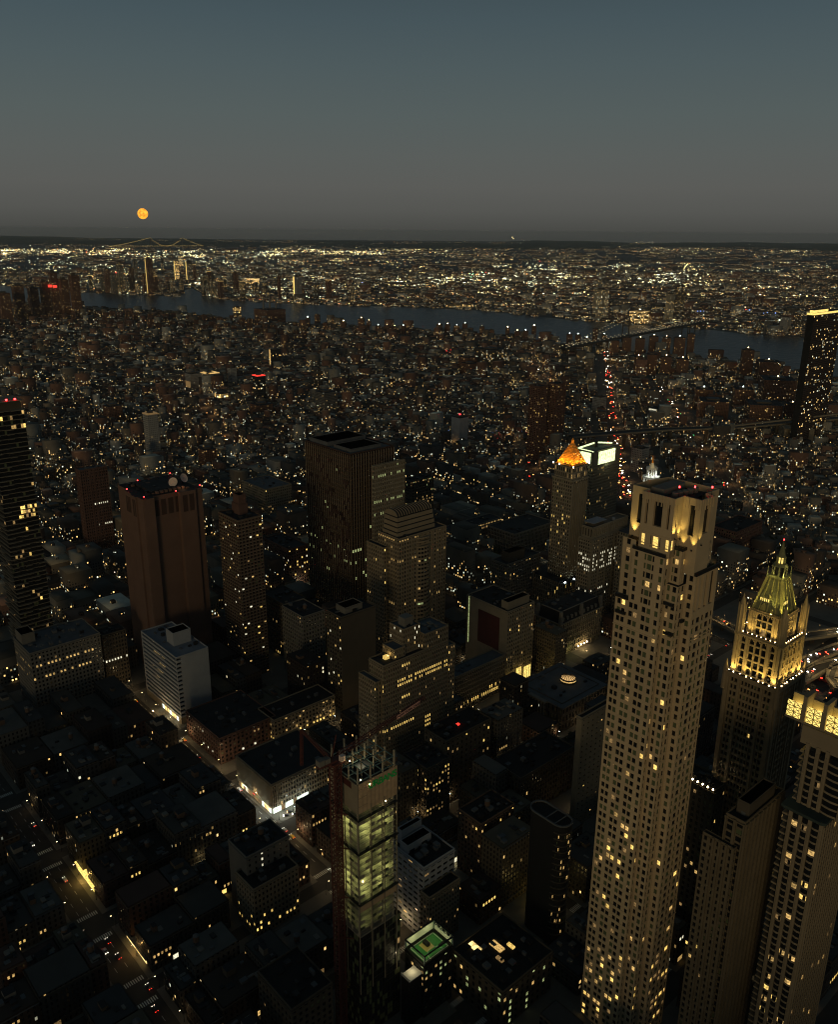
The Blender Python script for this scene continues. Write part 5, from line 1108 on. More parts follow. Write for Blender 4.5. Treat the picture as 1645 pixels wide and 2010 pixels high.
def mansard_block():
    P, wl, wr = site(1101, 1228, 34, 1052, 1182, 'mansard-roofed block'); h = 34; wl = min(wl, 38)
    root = thing('courthouse', 'old grey stone court building with a dark mansard roof and lit porch lamps', 'building', (*P, 0), GA); W, G = MB(), []; rr = random.Random(17)
    rect_facades(W, G, 'stone_tan', 0, 0, wr, wl, 0, h, 3.1, 5.6, litf(.03, rr, .1, mix=('lit_mid', 'lit_dim')), .5, .68, back=False, dep=.6)
    for k in range(int(wr / 3.1)): W.box(k * 3.1 - .3, -.6, 12, k * 3.1 + .3, -.005, 29, 'stone_tan')
    for k in range(int(wl / 3.1)): W.box(-.6, k * 3.1 - .3, 12, -.005, k * 3.1 + .3, 29, 'stone_tan')
    W.prism([(-1.1, -1.1), (wr + 1, -1.1), (wr + 1, wl + 1), (-1.1, wl + 1)], h, h + 1.1, 'stone_tan'); W.obj('wall', root)
    K = MB(); K.prism([(0, 0), (wr, 0), (wr, wl), (0, wl)], h + 1.1, h + 11, 'roof_black', 'roof_dark', True, [(4, 4), (wr - 4, 4), (wr - 4, wl - 4), (4, wl - 4)]); K.box(3.6, 3.6, h + 11, wr - 3.6, 4.2, h + 11.8, 'stone_grey'); K.box(3.6, 4.2, h + 11, 4.2, wl - 3.6, h + 11.8, 'stone_grey')
    for (x, y) in ((1, 1), (wr - 2, 1), (1, wl - 2), (wr * .5, 1)): K.cone(x, y, h + 1.1, h + 13, 2.2, 1.6, 'stone_grey', 4, .785)
    clutter(K, 5, 5, wr - 5, wl - 5, h + 11, 12, rr); rf = K.obj('mansard_roof', root)
    for k in range(9):
        q = MB(); x = 4 + k * (wr - 8) / 9; q.box(x, .5, h + 2, x + 2, 3, h + 6, 'stone_grey'); q.obj('dormer', rf)
    windows(G, root, 12)
    for k in range(4):
        q = MB(); q.cone(0, 0, 0, 1.2, .5, .5, 'lamp_warm', 8); q.obj('porch_lamp', root, (wr * .42 + k * 4.6, -1.8, 4.2)); 
    light('POINT', (wr * .5, -5, 5), 1500, (1, .72, .3), root, .5); light('POINT', (wr * .2, -6, 5), 600, (.9, .85, .3), root, .5)
mansard_block()
def rotunda_block():
    P, wl, wr = site(1105, 1392, 22, 1014, 1190, 'rotunda block'); h = 22
    root = thing('courthouse', 'flat dark-roofed classical courthouse with a glowing round skylight', 'building', (*P, 0), GA); W, G = MB(), []; rr = random.Random(19)
    rect_facades(W, G, 'stone_dark', 0, 0, wr, wl, 0, h, 4, 7, litf(.01, rr, .1), .4, .66, back=False, dep=.8); W.prism([(-1, -1), (wr + 1, -1), (wr + 1, wl + 1), (-1, wl + 1)], h, h + 1.2, 'stone_grey', 'roof_grey')
    W.box(wr, 6, 0, wr + 16, wl * .8, h - 1, 'stone_dark', 'roof_dark'); W.obj('wall', root)
    q = MB()
    for k in range(6): q.cone(-3, wl * .34 + k * 3.0, 3, h, .75, .65, 'stone_grey', 12)
    q.box(-4.4, wl * .30, h, -1.0, wl * .30 + 18, h + 1.5, 'stone_grey'); q.obj('portico', root)
    q = MB(); roof_top(q, 4, 4, wr - 4, wl - 4, h + 1.3, 'stone_dark', 'roof_grey', .5); clutter(q, 4, 4, wr - 4, wl - 4, h + 1.3, 10, rr); q.obj('roof', root)
    def lc(px, py, z):
        X = at(px, py, z); du, dv = X[0] - P[0], X[1] - P[1]; return du * UX[0] + dv * UX[1], du * UY[0] + dv * UY[1]
    x, y = lc(1116, 1330, h + 5); q = MB(); q.cone(x, y, h + 1, h + 3.2, 6.6, 6.6, 'stone_dark', 16); q.cone(x, y, h + 3.2, h + 4.4, 6.7, 6.7, 'lit_mid', 16); q.cone(x, y, h + 4.4, h + 5.2, 7.1, 7.1, 'stone_dark', 16)
    q.cone(x, y, h + 5.2, h + 8.2, 6.0, 1.6, 'skylight', 16)
    for k in range(16): a = k * math.pi / 8; q.bar((x + 6.1 * math.cos(a), y + 6.1 * math.sin(a), h + 5.3), (x + 1.6 * math.cos(a), y + 1.6 * math.sin(a), h + 8.4), .4, 'stone_dark')
    q.cone(x, y, h + 8.2, h + 8.8, 1.7, 1.2, 'stone_grey', 12); q.obj('round_skylight', root); windows(G, root, 6)
emit('skylight', (1, .60, .22), .75, .3)
rotunda_block()
def round_end_block():
    P = at(1106, 1625, 82); root = thing('apartment_tower', 'very dark tower with rounded ends and a pale roof rim', 'building', (*P, 0), GA); u, v = uv(*P); HERO.append((u - 4, v - 4, u + 16, v + 32))
    q = MB(); wl = 20; r_ = 5.5; pts = [(r_ - r_ * math.cos(a) , r_ - r_ * math.sin(a)) for a in np.linspace(0, math.pi, 10)] + [(r_ + r_ * math.cos(a), wl + r_ * math.sin(a)) for a in np.linspace(0, math.pi, 10)]
    q.prism(pts, 0, 80, 'roof_black', 'roof_black'); q.obj('wall', root)
    c = [(p[0] * 1.04 - .2, p[1] * 1.02 - .2) for p in pts]; q = MB()
    for i in range(len(c)): a, b = c[i], c[(i + 1) % len(c)]; q.bar((*a, 81), (*b, 81), .8, 'roof_grey')
    q.bar((0, wl * .3, 81), (11, wl * .3, 81), .5, 'roof_grey'); q.bar((0, wl * .62, 81), (11, wl * .62, 81), .5, 'roof_grey'); q.obj('roof_rim', root)
    for k in range(18):
        q = MB(); z = 76 - k * 4.0; m_ = [(r_ - (r_ + .8) * math.cos(a), r_ - (r_ + .8) * math.sin(a)) for a in np.linspace(.0, math.pi, 9)]
        q.prism(m_, z, z + .35, 'stone_dark'); q.obj('balcony', root)
    rr = random.Random(2); q = MB()
    for k in range(70): a = rr.uniform(.2, 2.9); z = 76 - rr.randrange(18) * 4; x, y = r_ - (r_ + .05) * math.cos(a), r_ - (r_ + .05) * math.sin(a); q.box(x - .4, y - .1, z - 3, x + .4, y + .02, z - 1.2, rr.choice(('lit_dim', 'lit_mid', 'blind_glass', 'blind_glass')))
    q.obj('windows', root, kind='stuff')
round_end_block()
def court_roof():
    root, wl, wr, h, P = tw('gym_building', 'dark building with a brightly lit green court under open roof trusses', 'building with green roof court', (833, 1897), 34, 795, 889, 'roof_black', 3.4, 3.8, .5, .55, .13, 'roof_black', None, 40, clut=2, mix=('lit_mid', 'lit_dim', 'lit_green'))
    q = MB(); q.box(1.5, 2, h + .1, wr - 1.5, wl - 2, h + .2, 'court_green'); q.box(wr * .34, wl * .38, h + .21, wr * .62, wl * .80, h + .26, 'court_tan')
    for (a, b, c, d) in ((.1, .1, .9, .115), (.1, .88, .9, .895), (.1, .1, .115, .895), (.885, .1, .9, .895)): q.box(a * wr, b * wl, h + .22, c * wr, d * wl, h + .24, 'white_paint')
    for k in range(14): a, b = k * math.pi / 13, (k + 1) * math.pi / 13; q.bar((wr * .5 + 4.6 * math.cos(a), wl * .12 + 4.6 * math.sin(a), h + .25), (wr * .5 + 4.6 * math.cos(b), wl * .12 + 4.6 * math.sin(b), h + .25), .16, 'white_paint')
    q.obj('court', root)
    q = MB()
    for (x, y) in ((.3, .3), (.3, wl - .3), (wr - .3, wl - .3), (wr - .3, .3)): q.box(x - .3, y - .3, h, x + .3, y + .3, h + 6, 'teal_steel')
    for (a, b) in (((0, 0), (wr, 0)), ((0, 0), (0, wl)), ((wr, 0), (wr, wl)), ((0, wl), (wr, wl))):
        q.bar((*a, h + 6), (*b, h + 6), .6, 'metal_dark'); n_ = 4
        for k in range(n_):
            f0, f1 = k / n_, (k + 1) / n_; p = [(a[0] + (b[0] - a[0]) * f, a[1] + (b[1] - a[1]) * f) for f in (f0, (f0 + f1) / 2, f1)]
            if a != (0, 0): q.bar((*p[0], h + 1.1), (*p[1], h + 5.8), .25, 'white_paint'); q.bar((*p[1], h + 5.8), (*p[2], h + 1.1), .25, 'white_paint')
    q.obj('roof_truss', root); q = MB(); q.box(0, wl - .2, h, wr, wl + .2, h + 5.5, 'white_paint'); q.box(wr - .2, 0, h, wr + .2, wl - .3, h + 3.6, 'white_paint'); q.obj('screen_wall', root)
    for (x, y) in ((.25, .25), (.75, .25), (.25, .75), (.75, .75)): light('POINT', (x * wr, y * wl, h + 4.6), 300, (.95, 1, .42), root, .4)
    q = MB(); q.box(-9, 1, h - 5, -.4, wl * .5, h - 4.6, 'white_paint'); q.box(-9, 1, h - 4.6, -8.7, wl * .5, h - 3.4, 'white_paint'); q.box(-9, 1.3, 0, -.4, wl * .5, h - 5, 'roof_black'); q.obj('lit_terrace', root); light('POINT', (-4, 5, h - 1.6), 420, (1, .82, .45), root, .3)
court_roof()
def river_tower():
    P, wl, wr = site(1600, 612, 252, 1587, 1760, 'lone riverside tower')
    root = thing('skyscraper', 'lone dark glass skyscraper with a glowing gold top rim at the right edge', 'skyscraper', (*P, 0), GA)
    wl = max(wl, 10); wr = 120
    q = MB(); q.box(0, 0, 0, wr, wl, 246, 'river_glass'); q.obj('wall', root, uoff=3); q = MB(); q.box(-.6, -.6, 0, -.005, wl * .96, 246, 'roof_black'); q.obj('side_wall', root)
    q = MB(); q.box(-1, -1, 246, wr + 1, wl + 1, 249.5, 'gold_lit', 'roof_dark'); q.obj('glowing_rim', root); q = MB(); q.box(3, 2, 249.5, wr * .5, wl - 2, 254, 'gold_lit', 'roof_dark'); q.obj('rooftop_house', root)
facade_mat('river_glass', (.06, .035, .022), 3.4, 3.6, .7, .6, .16, warm=.6, strength=1.2)
river_tower()

# ------------------------------------------------------------------ ordinary blocks of the near streets
def free(u0, v0, u1, v1):
    return not any(u0 < b[2] and u1 > b[0] and v0 < b[3] and v1 > b[1] for b in HERO)
GR = random.Random(101); LOTS = []
for i in range(len(us) - 1):
    for j in range(len(vv) - 1):
        u0, u1 = us[i][0] + us[i][1] / 2 + .5, us[i + 1][0] - us[i + 1][1] / 2 - .5; v0, v1 = vv[j][0] + vv[j][1] / 2 + .5, vv[j + 1][0] - vv[j + 1][1] / 2 - .5
        mid = (v0 + v1) / 2 + GR.uniform(-3, 3)
        for (a, b) in ((v0, mid - .6), (mid + .6, v1)):
            u = u0
            while u < u1 - 7:
                wd = GR.choice((9, 12, 14, 16, 18, 22, 26)); wd = min(wd, u1 - u)
                if u1 - u - wd < 7: wd = u1 - u
                c = xy(u + wd / 2, (a + b) / 2)
                hh = GR.choice((14, 16, 18, 20, 22, 24, 26)) if GR.random() > .12 else GR.uniform(32, 50)
                if u < 250: hh = min(hh, 28)
                if c[1] > 150:
                    px, py = proj(c[0], c[1], hh)
                    if -60 < px < 1700 and 500 < py < 2110:
                        dd = GR.uniform(0, 4)
                        lo, hi = (a, b - dd) if a == v0 else (a + dd, b)
                        if free(u, lo, u + wd, hi) and offroad(*c, 7 + wd / 2) and not cleared(*proj(c[0], c[1], 0)): LOTS.append((u, lo, u + wd, hi, hh, c, px, py))
                u += wd + .15
LOTS.sort(key=lambda l: l[5][0] ** 2 + l[5][1] ** 2)
NW = {1: 'four', 2: 'four', 3: 'four', 4: 'four', 5: 'five', 6: 'six', 7: 'seven', 8: 'eight', 9: 'nine', 10: 'ten', 11: 'eleven', 12: 'twelve', 13: 'thirteen', 14: 'fourteen'}
ORD = ['', ', second nearest', ', third nearest', ', fourth nearest', ', fifth nearest', ', sixth nearest', ', seventh nearest', ', eighth nearest', ', ninth nearest', ', tenth nearest']
pend = {}
def relation(x, y):
    b = min(LAND, key=lambda l: math.hypot(x - l[1], (y - l[2]) * .8)); dx, dy = x - b[1], y - b[2]
    if abs(dx) > abs(dy) * 1.0: return ('left of the ' if dx < 0 else 'right of the ') + b[0]
    return ('behind the ' if dy > 0 else 'below the ') + b[0]
PROTO = {}
def plain_building(l, name='loft_building'):
    u0, v0, u1, v1, h, c, px, py = l; rr = random.Random(int(u0 * 7 + v0 * 13)); P = xy(u0, v0); W_, D_ = u1 - u0, v1 - v0
    key = rr.choice(list(PAL)); mat = 'wall ' + key; st = min(14, max(4, round(h / 3.7)))
    feat = rr.choice(('with a water tank', 'with a stair hut', 'with roof machinery', 'with a glass rooflight', 'with a bare roof'))
    lab = f"{key} {NW[st]}-storey building {feat}, {relation(*c)}"
    root = thing(name, lab, 'building', (*P, 0), GA); pend.setdefault(lab, []).append((math.hypot(*c), root))
    W = MB(); W.box(0, 0, 0, W_, D_, h, mat, False, bottom=False)
    near = math.hypot(*c) < 620
    if near:                                  # string courses, cornice, ground floor piers and sills give the front real relief
        for z in (4.4, h - 1.2): W.box(-.35, -.35, z, W_, -.005, z + .5, 'roof_grey' if rr.random() < .3 else 'stone_dark'); W.box(-.35, -.005, z, -.005, D_, z + .5, 'stone_dark')
        for k in range(1, int(W_ / 3.4)): 
            if rr.random() < .8: W.box(k * 3.4 - .2, -.22, 4.9, k * 3.4 + .2, -.005, h - 1.25, mat)
    W.obj('wall', root, uoff=rr.randrange(40) * 3.0)
    T = MB(); t = .35; rm = rr.choice(('roof_dark', 'roof_black', 'roof_black') if c[0] < -60 and c[1] < 560 else ('roof_dark', 'roof_dark', 'roof_black', 'roof_grey', 'roof_black'))  # near-left roofs take blacker colours, the gloom there put into the paint
    T.poly([(t, t, h - .9), (W_ - t, t, h - .9), (W_ - t, D_ - t, h - .9), (t, D_ - t, h - .9)], rm)
    for q in ((0, 0, W_, t), (0, D_ - t, W_, D_), (0, t, t, D_ - t), (W_ - t, t, W_, D_ - t)):
        T.poly([(q[0], q[1], h), (q[2], q[1], h), (q[2], q[3], h), (q[0], q[3], h)], 'stone_dark')
    T.poly([(t, t, h - .9), (t, t, h), (W_ - t, t, h), (W_ - t, t, h - .9)][::-1], rm); T.poly([(t, D_ - t, h - .9), (W_ - t, D_ - t, h - .9), (W_ - t, D_ - t, h), (t, D_ - t, h)][::-1], 'stone_dark'); T.poly([(W_ - t, t, h - .9), (W_ - t, D_ - t, h - .9), (W_ - t, D_ - t, h), (W_ - t, t, h)], 'stone_dark')
    if feat != 'with a bare roof': clutter(T, .5, .5, W_ - .5, D_ - .5, h - .9, rr.randrange(6, 16) if near else rr.randrange(0, 4), rr)
    T.obj('roof', root)
    if feat == 'with a water tank': water_tank(root, W_ * rr.uniform(.3, .7), D_ * rr.uniform(.35, .7), h - .9)
    if feat in ('with a stair hut', 'with roof machinery') or rr.random() < .3:
        q = MB(); a, b = rr.uniform(.1, .5), rr.uniform(.3, .6); q.box(a * W_, b * D_, h - .9, a * W_ + rr.uniform(2.5, min(6, W_ * .45)), b * D_ + rr.uniform(3, 6), h + rr.uniform(1.8, 4), rr.choice(('stone_dark', 'brick_brown', 'stone_grey')), 'roof_dark', bottom=False); q.obj('stair_hut', root)
    if feat == 'with a glass rooflight':
        q = MB(); x, y = W_ * rr.uniform(.3, .6), D_ * rr.uniform(.3, .6); q.box(x, y, h - .89, x + 1.6, y + 3, h - .1, rr.choice(('blind_glass', 'blind_glass', 'lit_dim', 'lit_dim', 'lit_mid'))); q.obj('rooflight', root)
    if near and rr.random() < .55:
        q = MB(); n_ = rr.randrange(1, 4); x0 = rr.uniform(.3, max(.4, W_ - 6))
        q.box(x0, -.16, .9, x0 + rr.uniform(2, 5), -.02, 3.8, rr.choice(('lit_mid', 'lit_dim', 'lit_dim', 'lit_bright', 'lit_pale'))); q.obj('shop_window', root)
    if near and rr.random() < .45:                      # a warm run of lit windows
        q = MB(); z = rr.randrange(1, max(2, st - 1)) * 3.6 + 1.6; k0 = rr.uniform(.5, 3); m_ = rr.choice(('lit_bright', 'lit_mid', 'lit_mid', 'lit_pale'))
        for k in range(rr.randrange(2, 6)):
            x = k0 + k * 2.3
            if x + 1.2 < W_: q = MB(); q.box(x, -.12, z, x + 1.1, -.02, z + 1.7, m_); q.obj('window', root)
NIND = 236
for l in LOTS[:NIND]: plain_building(l)
for lab, lst in pend.items():
    lst.sort(key=lambda q: q[0])
    for k, (_, o) in enumerate(lst):
        if k: 
            o['label'] = (lab + ORD[min(k, 9)])
# ------------------------------------------------------------------ the mass of the city
def bulk(name, A, mat='far_city', roofmul=1.0):
    """A rows: x, y, w, d, z0, h, angle, r, g, b"""
    A = np.array(A, dtype=np.float64); n = len(A); c, s = np.cos(A[:, 6]), np.sin(A[:, 6])
    V = np.zeros((n, 8, 3)); sg = [(0, 0), (1, 0), (1, 1), (0, 1)]
    for k in range(8):
        a, b = sg[k % 4]; lx, ly = (a - .5) * A[:, 2], (b - .5) * A[:, 3]
        V[:, k, 0] = A[:, 0] + lx * c - ly * s; V[:, k, 1] = A[:, 1] + lx * s + ly * c; V[:, k, 2] = A[:, 4] + (A[:, 5] if k > 3 else 0)
    Fq = np.array([[0, 1, 5, 4], [1, 2, 6, 5], [2, 3, 7, 6], [3, 0, 4, 7], [4, 5, 6, 7]]); FF = (Fq[None] + (np.arange(n) * 8)[:, None, None]).reshape(-1, 4)
    me = bpy.data.meshes.new(name); me.vertices.add(n * 8); me.vertices.foreach_set('co', V.ravel()); nf = len(FF)
    me.loops.add(nf * 4); me.loops.foreach_set('vertex_index', FF.ravel().astype(np.int32)); me.polygons.add(nf); me.polygons.foreach_set('loop_start', np.arange(0, nf * 4, 4, dtype=np.int32)); me.polygons.foreach_set('loop_total', np.full(nf, 4, np.int32))
    rs = np.random.RandomState(3); off = rs.randint(0, 400, n) * 3.0; offz = 0
    U = np.zeros((n, 5, 4, 2)); Ls = [A[:, 2], A[:, 3], A[:, 2], A[:, 3]]
    for k in range(4):
        for q, (a, b) in enumerate(((0, 0), (1, 0), (1, 1), (0, 1))): U[:, k, q, 0] = off + k * 60 + a * Ls[k]; U[:, k, q, 1] = b * A[:, 5] + A[:, 4]
    l = me.uv_layers.new(name='UVMap'); l.data.foreach_set('uv', U.ravel())
    ca = me.color_attributes.new('tint', 'FLOAT_COLOR', 'CORNER'); Cc = np.ones((n, 5, 4, 4)); Cc[..., :3] = A[:, None, None, 7:10]; rf = rs.choice([.5, 1.0, 1.5, 2.6], n, p=[.35, .35, .2, .1]); Cc[:, 4, :, :3] *= (rf * roofmul)[:, None, None] * np.array([.96, 1.0, .98]); ca.data.foreach_set('color', Cc.ravel())
    me.update(calc_edges=True); me.materials.append(MAT[mat]); o = bpy.data.objects.new(name, me); COL.objects.link(o); o['kind'] = 'stuff'; return o
MR = random.Random(55); TINT = [(.12, .078, .052), (.11, .098, .078), (.17, .155, .125), (.105, .055, .036), (.06, .056, .050), (.14, .11, .075), (.24, .225, .19), (.06, .045, .034), (.13, .075, .05)]
A = []
for l in LOTS[NIND:]:
    u0, v0, u1, v1, h, c, _, _ = l
    A.append((c[0], c[1], u1 - u0, v1 - v0, 0, h, GA, *MR.choice(TINT)))
    if MR.random() < .6: A.append((c[0] + MR.uniform(-3, 3), c[1] + MR.uniform(-3, 3), 4, 5, h, 3, GA, *MR.choice(TINT)))
bulk('more_blocks', A)
BLOCKS = []            # named mid-distance buildings to keep clear of
def clear(x, y, r=12): return not any(abs(x - b[0]) < b[2] + r and abs(y - b[1]) < b[2] + r for b in BLOCKS)
def ingrid(x, y):
    u, v = uv(x, y); return -140 < u < 985 and v < 1225
# ------------------------------------------------------------------ buildings one can pick out farther away
facade_mat('mid_brick', (.125, .066, .042), 3.2, 3.1, .42, .45, .10, warm=.75, strength=1.1)
facade_mat('mid_grey', (.11, .105, .095), 3.2, 3.4, .45, .5, .10, warm=.6, strength=1.1)
facade_mat('mid_pale', (.24, .24, .23), 3.2, 3.6, .4, .4, .05, warm=.6, strength=1.1)
facade_mat('mid_glass', (.03, .034, .036), 3.0, 3.6, .8, .7, .12, warm=.5, strength=1.4)
facade_mat('mid_busy', (.07, .06, .045), 3.2, 3.3, .5, .5, .30, warm=.6, strength=1.5)
facade_mat('lit_slab', (.30, .27, .20), 5, 5, .5, .5, .4, warm=.6, strength=1.2)
facade_mat('glow_strip', (.25, .2, .12), 6, 5, .7, .7, .9, warm=.8, strength=1.6)
def far_block(name, label, cat, x0, x1, yt, yb, mat, rot=GA, depth=None, group=None, top=None, extra=None, hscale=1):
    b = at((x0 + x1) / 2, yb); h = hgt((x0 + x1) / 2, yb, yt) * hscale; Wm = abs(at(x1, yb)[0] - at(x0, yb)[0]); s = Wm / 1.35; dp = depth or s
    BLOCKS.append((b[0], b[1], Wm / 2)); root = thing(name, label, cat, (*b, 0), rot, group)
    q = MB(); q.box(-s / 2, -dp / 2, 0, s / 2, dp / 2, h, mat, 'roof_dark', bottom=False); q.obj('wall', root, uoff=MR.randrange(50) * 3.2)
    q = MB(); q.box(-s * .25, -dp * .2, h, s * .2, dp * .25, h + max(3, h * .05), 'stone_dark', 'roof_grey', bottom=False); q.obj('roof_house', root)
    if top: q = MB(); q.box(-s / 2 - .5, -dp / 2 - .5, h, s / 2 + .5, dp / 2 + .5, h + max(1.5, h * .02), top); q.obj('lit_rim', root)
    if extra: extra(root, s, dp, h)
    return root
def strip(m_, wdt=.2, f0=0, f1=1, side=-1):
    def f(root, s, dp, h): q = MB(); q.box(-s / 2 - .3, dp * (.5 - wdt) if side < 0 else -dp / 2, h * f0, -s / 2 - .02, dp / 2 if side < 0 else -dp * (.5 - wdt), h * f1, m_); q.obj('light_strip', root)
    return f
def lamp_top(m_, r=1.6):
    def f(root, s, dp, h): q = MB(); q.cone(0, 0, h * 1.05 + 1, h * 1.05 + 1 + r * 1.5, r, r, m_, 8); q.obj('top_lamp', root)
    return f
FB = [
 ('apartment_tower', 'slim black tower with a glowing red top edge', 'tower', 498, 523, 737, 800, 'mid_glass', dict(top='red_sign')),
 ('office_building', 'dark red round-cornered block at the foot of the red-topped tower', 'building', 492, 536, 792, 822, 'mid_brick', {}),
 ('hotel_tower', 'slender white tower with a lit cap left of the striped federal tower', 'tower', 288, 317, 812, 905, 'mid_pale', dict(top='lit_dim')),
 ('office_tower', 'blank pale slab standing alone with a red lamp on top', 'tower', 886, 917, 818, 880, 'pale_wall', dict(extra=lamp_top('red_lamp', 1))),
 ('office_building', 'squat dark red brick block with a thin chimney, far left', 'building', 205, 243, 795, 838, 'mid_brick', {}),
 ('office_building', 'broad grey block with greenish lit front left of the brown ribbed tower', 'building', 112, 150, 905, 945, 'mid_busy', {}),
 ('office_building', 'low grey building with a blue lamp beside the balcony tower', 'building', 84, 132, 992, 1018, 'mid_grey', {}),
 ('office_building', 'pale glass building with a lit white side', 'building', 365, 395, 732, 762, 'mid_pale', dict(extra=strip('lit_dim', .9, .1, .5))),
 ('office_building', 'white block with a golden cornice strip', 'building', 396, 432, 732, 768, 'mid_pale', dict(top='lit_mid')),
 ('office_building', 'tall white slab behind the block with a golden cornice', 'building', 448, 466, 722, 762, 'mid_pale', {}),
 ('office_building', 'block with a dense grid of yellow windows', 'building', 422, 448, 772, 792, 'glow_strip', {}),
 ('apartment_tower', 'black narrow tower with one bright vertical edge', 'tower', 530, 552, 686, 728, 'mid_glass', dict(extra=strip('lit_mid', .25))),
 ('office_tower', 'pair-windowed grey tower with orange lamps at its foot', 'tower', 620, 662, 768, 815, 'mid_grey', {}),
 ('apartment_tower', 'thin striped tower left of centre in the old town', 'tower', 618, 634, 726, 770, 'mid_busy', {}),
 ('office_building', 'grey slab with warm windows near the river housing', 'building', 934, 992, 684, 725, 'mid_busy', {}),
 ('apartment_building', 'brown block with many lit windows left of the grey river slab', 'building', 905, 940, 712, 735, 'mid_brick', {}),
 ('office_building', 'brick tower beyond the blank pale slab', 'building', 900, 935, 700, 730, 'mid_brick', {}),
 ('office_building', 'white building with black ribbon windows left of the red traffic street', 'building', 1162, 1188, 778, 812, 'mid_pale', {}),
 ('office_building', 'narrow pale block right of the glowing crown tower', 'building', 1238, 1270, 878, 925, 'mid_pale', {}),
 ('school_building', 'low building with bright rooflights by the bridge approach', 'building', 1275, 1325, 800, 818, 'mid_pale', dict(extra=strip('lit_pale', .6, .5, .9))),
 ('market_building', 'rounded flood-lit market hall beside the far end of the traffic street', 'building', 1192, 1232, 700, 713, 'glow_strip', {}),
 ('apartment_building', 'pale slab with an even window grid right of the market hall', 'building', 1286, 1312, 735, 758, 'mid_grey', {}),
 ('office_building', 'brown block with a lit rooftop right of the brown ribbed tower', 'building', 392, 428, 880, 930, 'mid_brick', {}),
 ('office_building', 'white office block with lit bands near the teal screen', 'building', 436, 466, 925, 955, 'mid_pale', {}),
 ('power_station', 'brick power station with three tall chimneys by the river', 'power station', 500, 560, 606, 632, 'mid_brick', {}),
 ('apartment_tower', 'bright white-lit pair of slim towers before the power station', 'tower', 458, 474, 602, 630, 'glow_strip', {}),
 ('hall_building', 'small hall with a bright teal screen wall', 'building', 476, 494, 916, 930, 'mid_grey', dict(extra=strip('screen_teal', .95, .3, 1, 1))),
]
for name, label, cat, x0, x1, yt, yb, mat, kw in FB: 
    o = far_block(name, label, cat, x0, x1, yt, yb, mat, **kw)
    if name == 'power_station':
        for k in range(3): q = MB(); q.cone(-30 + k * 32, 0, 30, 112, 4, 3, 'stone_grey', 10); q.obj('chimney', o)
# brown brick housing slabs of the lower east side, with lamps on their roofs
LES = D(-11); hr = random.Random(77); HG = 'brown brick housing slabs near the river'
SL = [(1265, 1290, 695, 735), (1292, 1318, 700, 740), (1322, 1352, 704, 742), (1357, 1400, 762, 800), (1362, 1432, 784, 822), (1432, 1478, 762, 800), (1455, 1535, 790, 832), (1482, 1560, 742, 792), (1448, 1476, 686, 745), (1478, 1530, 708, 752), (1535, 1566, 792, 835), (1240, 1262, 700, 738), (1318, 1345, 662, 700), (1345, 1362, 655, 700), (1295, 1316, 662, 700), (1270, 1292, 660, 698), (1243, 1266, 664, 700), (1218, 1240, 662, 698), (1196, 1216, 668, 702)]
k = 0
for (x0, x1, yt, yb) in SL:
    m_ = ('near the riverside skyscraper' if x0 > 1430 else 'beside the bridge approach') if x0 > 1355 else 'beyond the red traffic street'
    far_block('housing_slab', f"brown brick housing slab {m_}, {'wide' if x1 - x0 > 40 else 'narrow'} front {'stepped high' if yb - yt > 44 else 'of middling height'}", 'apartment block', x0, x1, yt, yb, 'mid_brick', LES, None, HG, None, lamp_top(hr.choice(('lamp_warm', 'lamp_warm', 'lamp_white')), 1.0) if hr.random() < .6 else None)
for x in range(600, 1190, 17):
    if hr.random() < .3: continue
    y = 640 + (x - 600) * .052 + hr.uniform(-6, 10); w_ = hr.uniform(9, 15)
    far_block('housing_slab', 'distant brown riverside housing slab near the bank', 'apartment block', x, x + w_, y - hr.uniform(14, 20), y + 6, 'mid_brick', LES, None, 'riverside slabs with roof lamps', None, lamp_top(hr.choice(('lamp_white', 'lamp_warm', 'lamp_warm')), hr.choice((.8, 1.2, 1.7))) if hr.random() < .75 else None)
for r_ in range(3):
    for x in range(-10, 600, 15):
        if hr.random() < .3: continue
        y = 612 + (x) * .055 + r_ * 9 + hr.uniform(-3, 3); w_ = hr.uniform(9, 14)
        if x < 170 : y -= 6
        far_block('brick_estate_block', 'distant dark red brick estate block along the far left river bank', 'apartment block', x, x + w_, y - hr.uniform(11, 15), y + 5, 'mid_brick', GA, None, 'dark red estate blocks by the far river bank')
for (x0, x1, yt, yb) in ((84, 104, 552, 628), (104, 122, 535, 628), (122, 142, 548, 628), (143, 164, 540, 630), (60, 82, 565, 630), (30, 55, 560, 635), (0, 28, 575, 640)):
    far_block('apartment_tower', 'tall dim red brick tower in the far left cluster before the river', 'tower', x0, x1, yt, yb, 'mid_brick', GA, None, 'dim brick towers at the far left')
q = MB(); 
t = thing('red_sign', 'bright red lettered sign high on the far left tower cluster', 'sign', (*at(114, 628), 0), 0); b = at(114, 628)
h_ = hgt(114, 628, 562); q.box(-18, -24, h_ - 3, -2, -22, h_ + 8, 'red_sign'); q.box(2, -24, h_ - 4, 20, -22, h_ + 6, 'red_sign'); q.obj('sign_board', t)
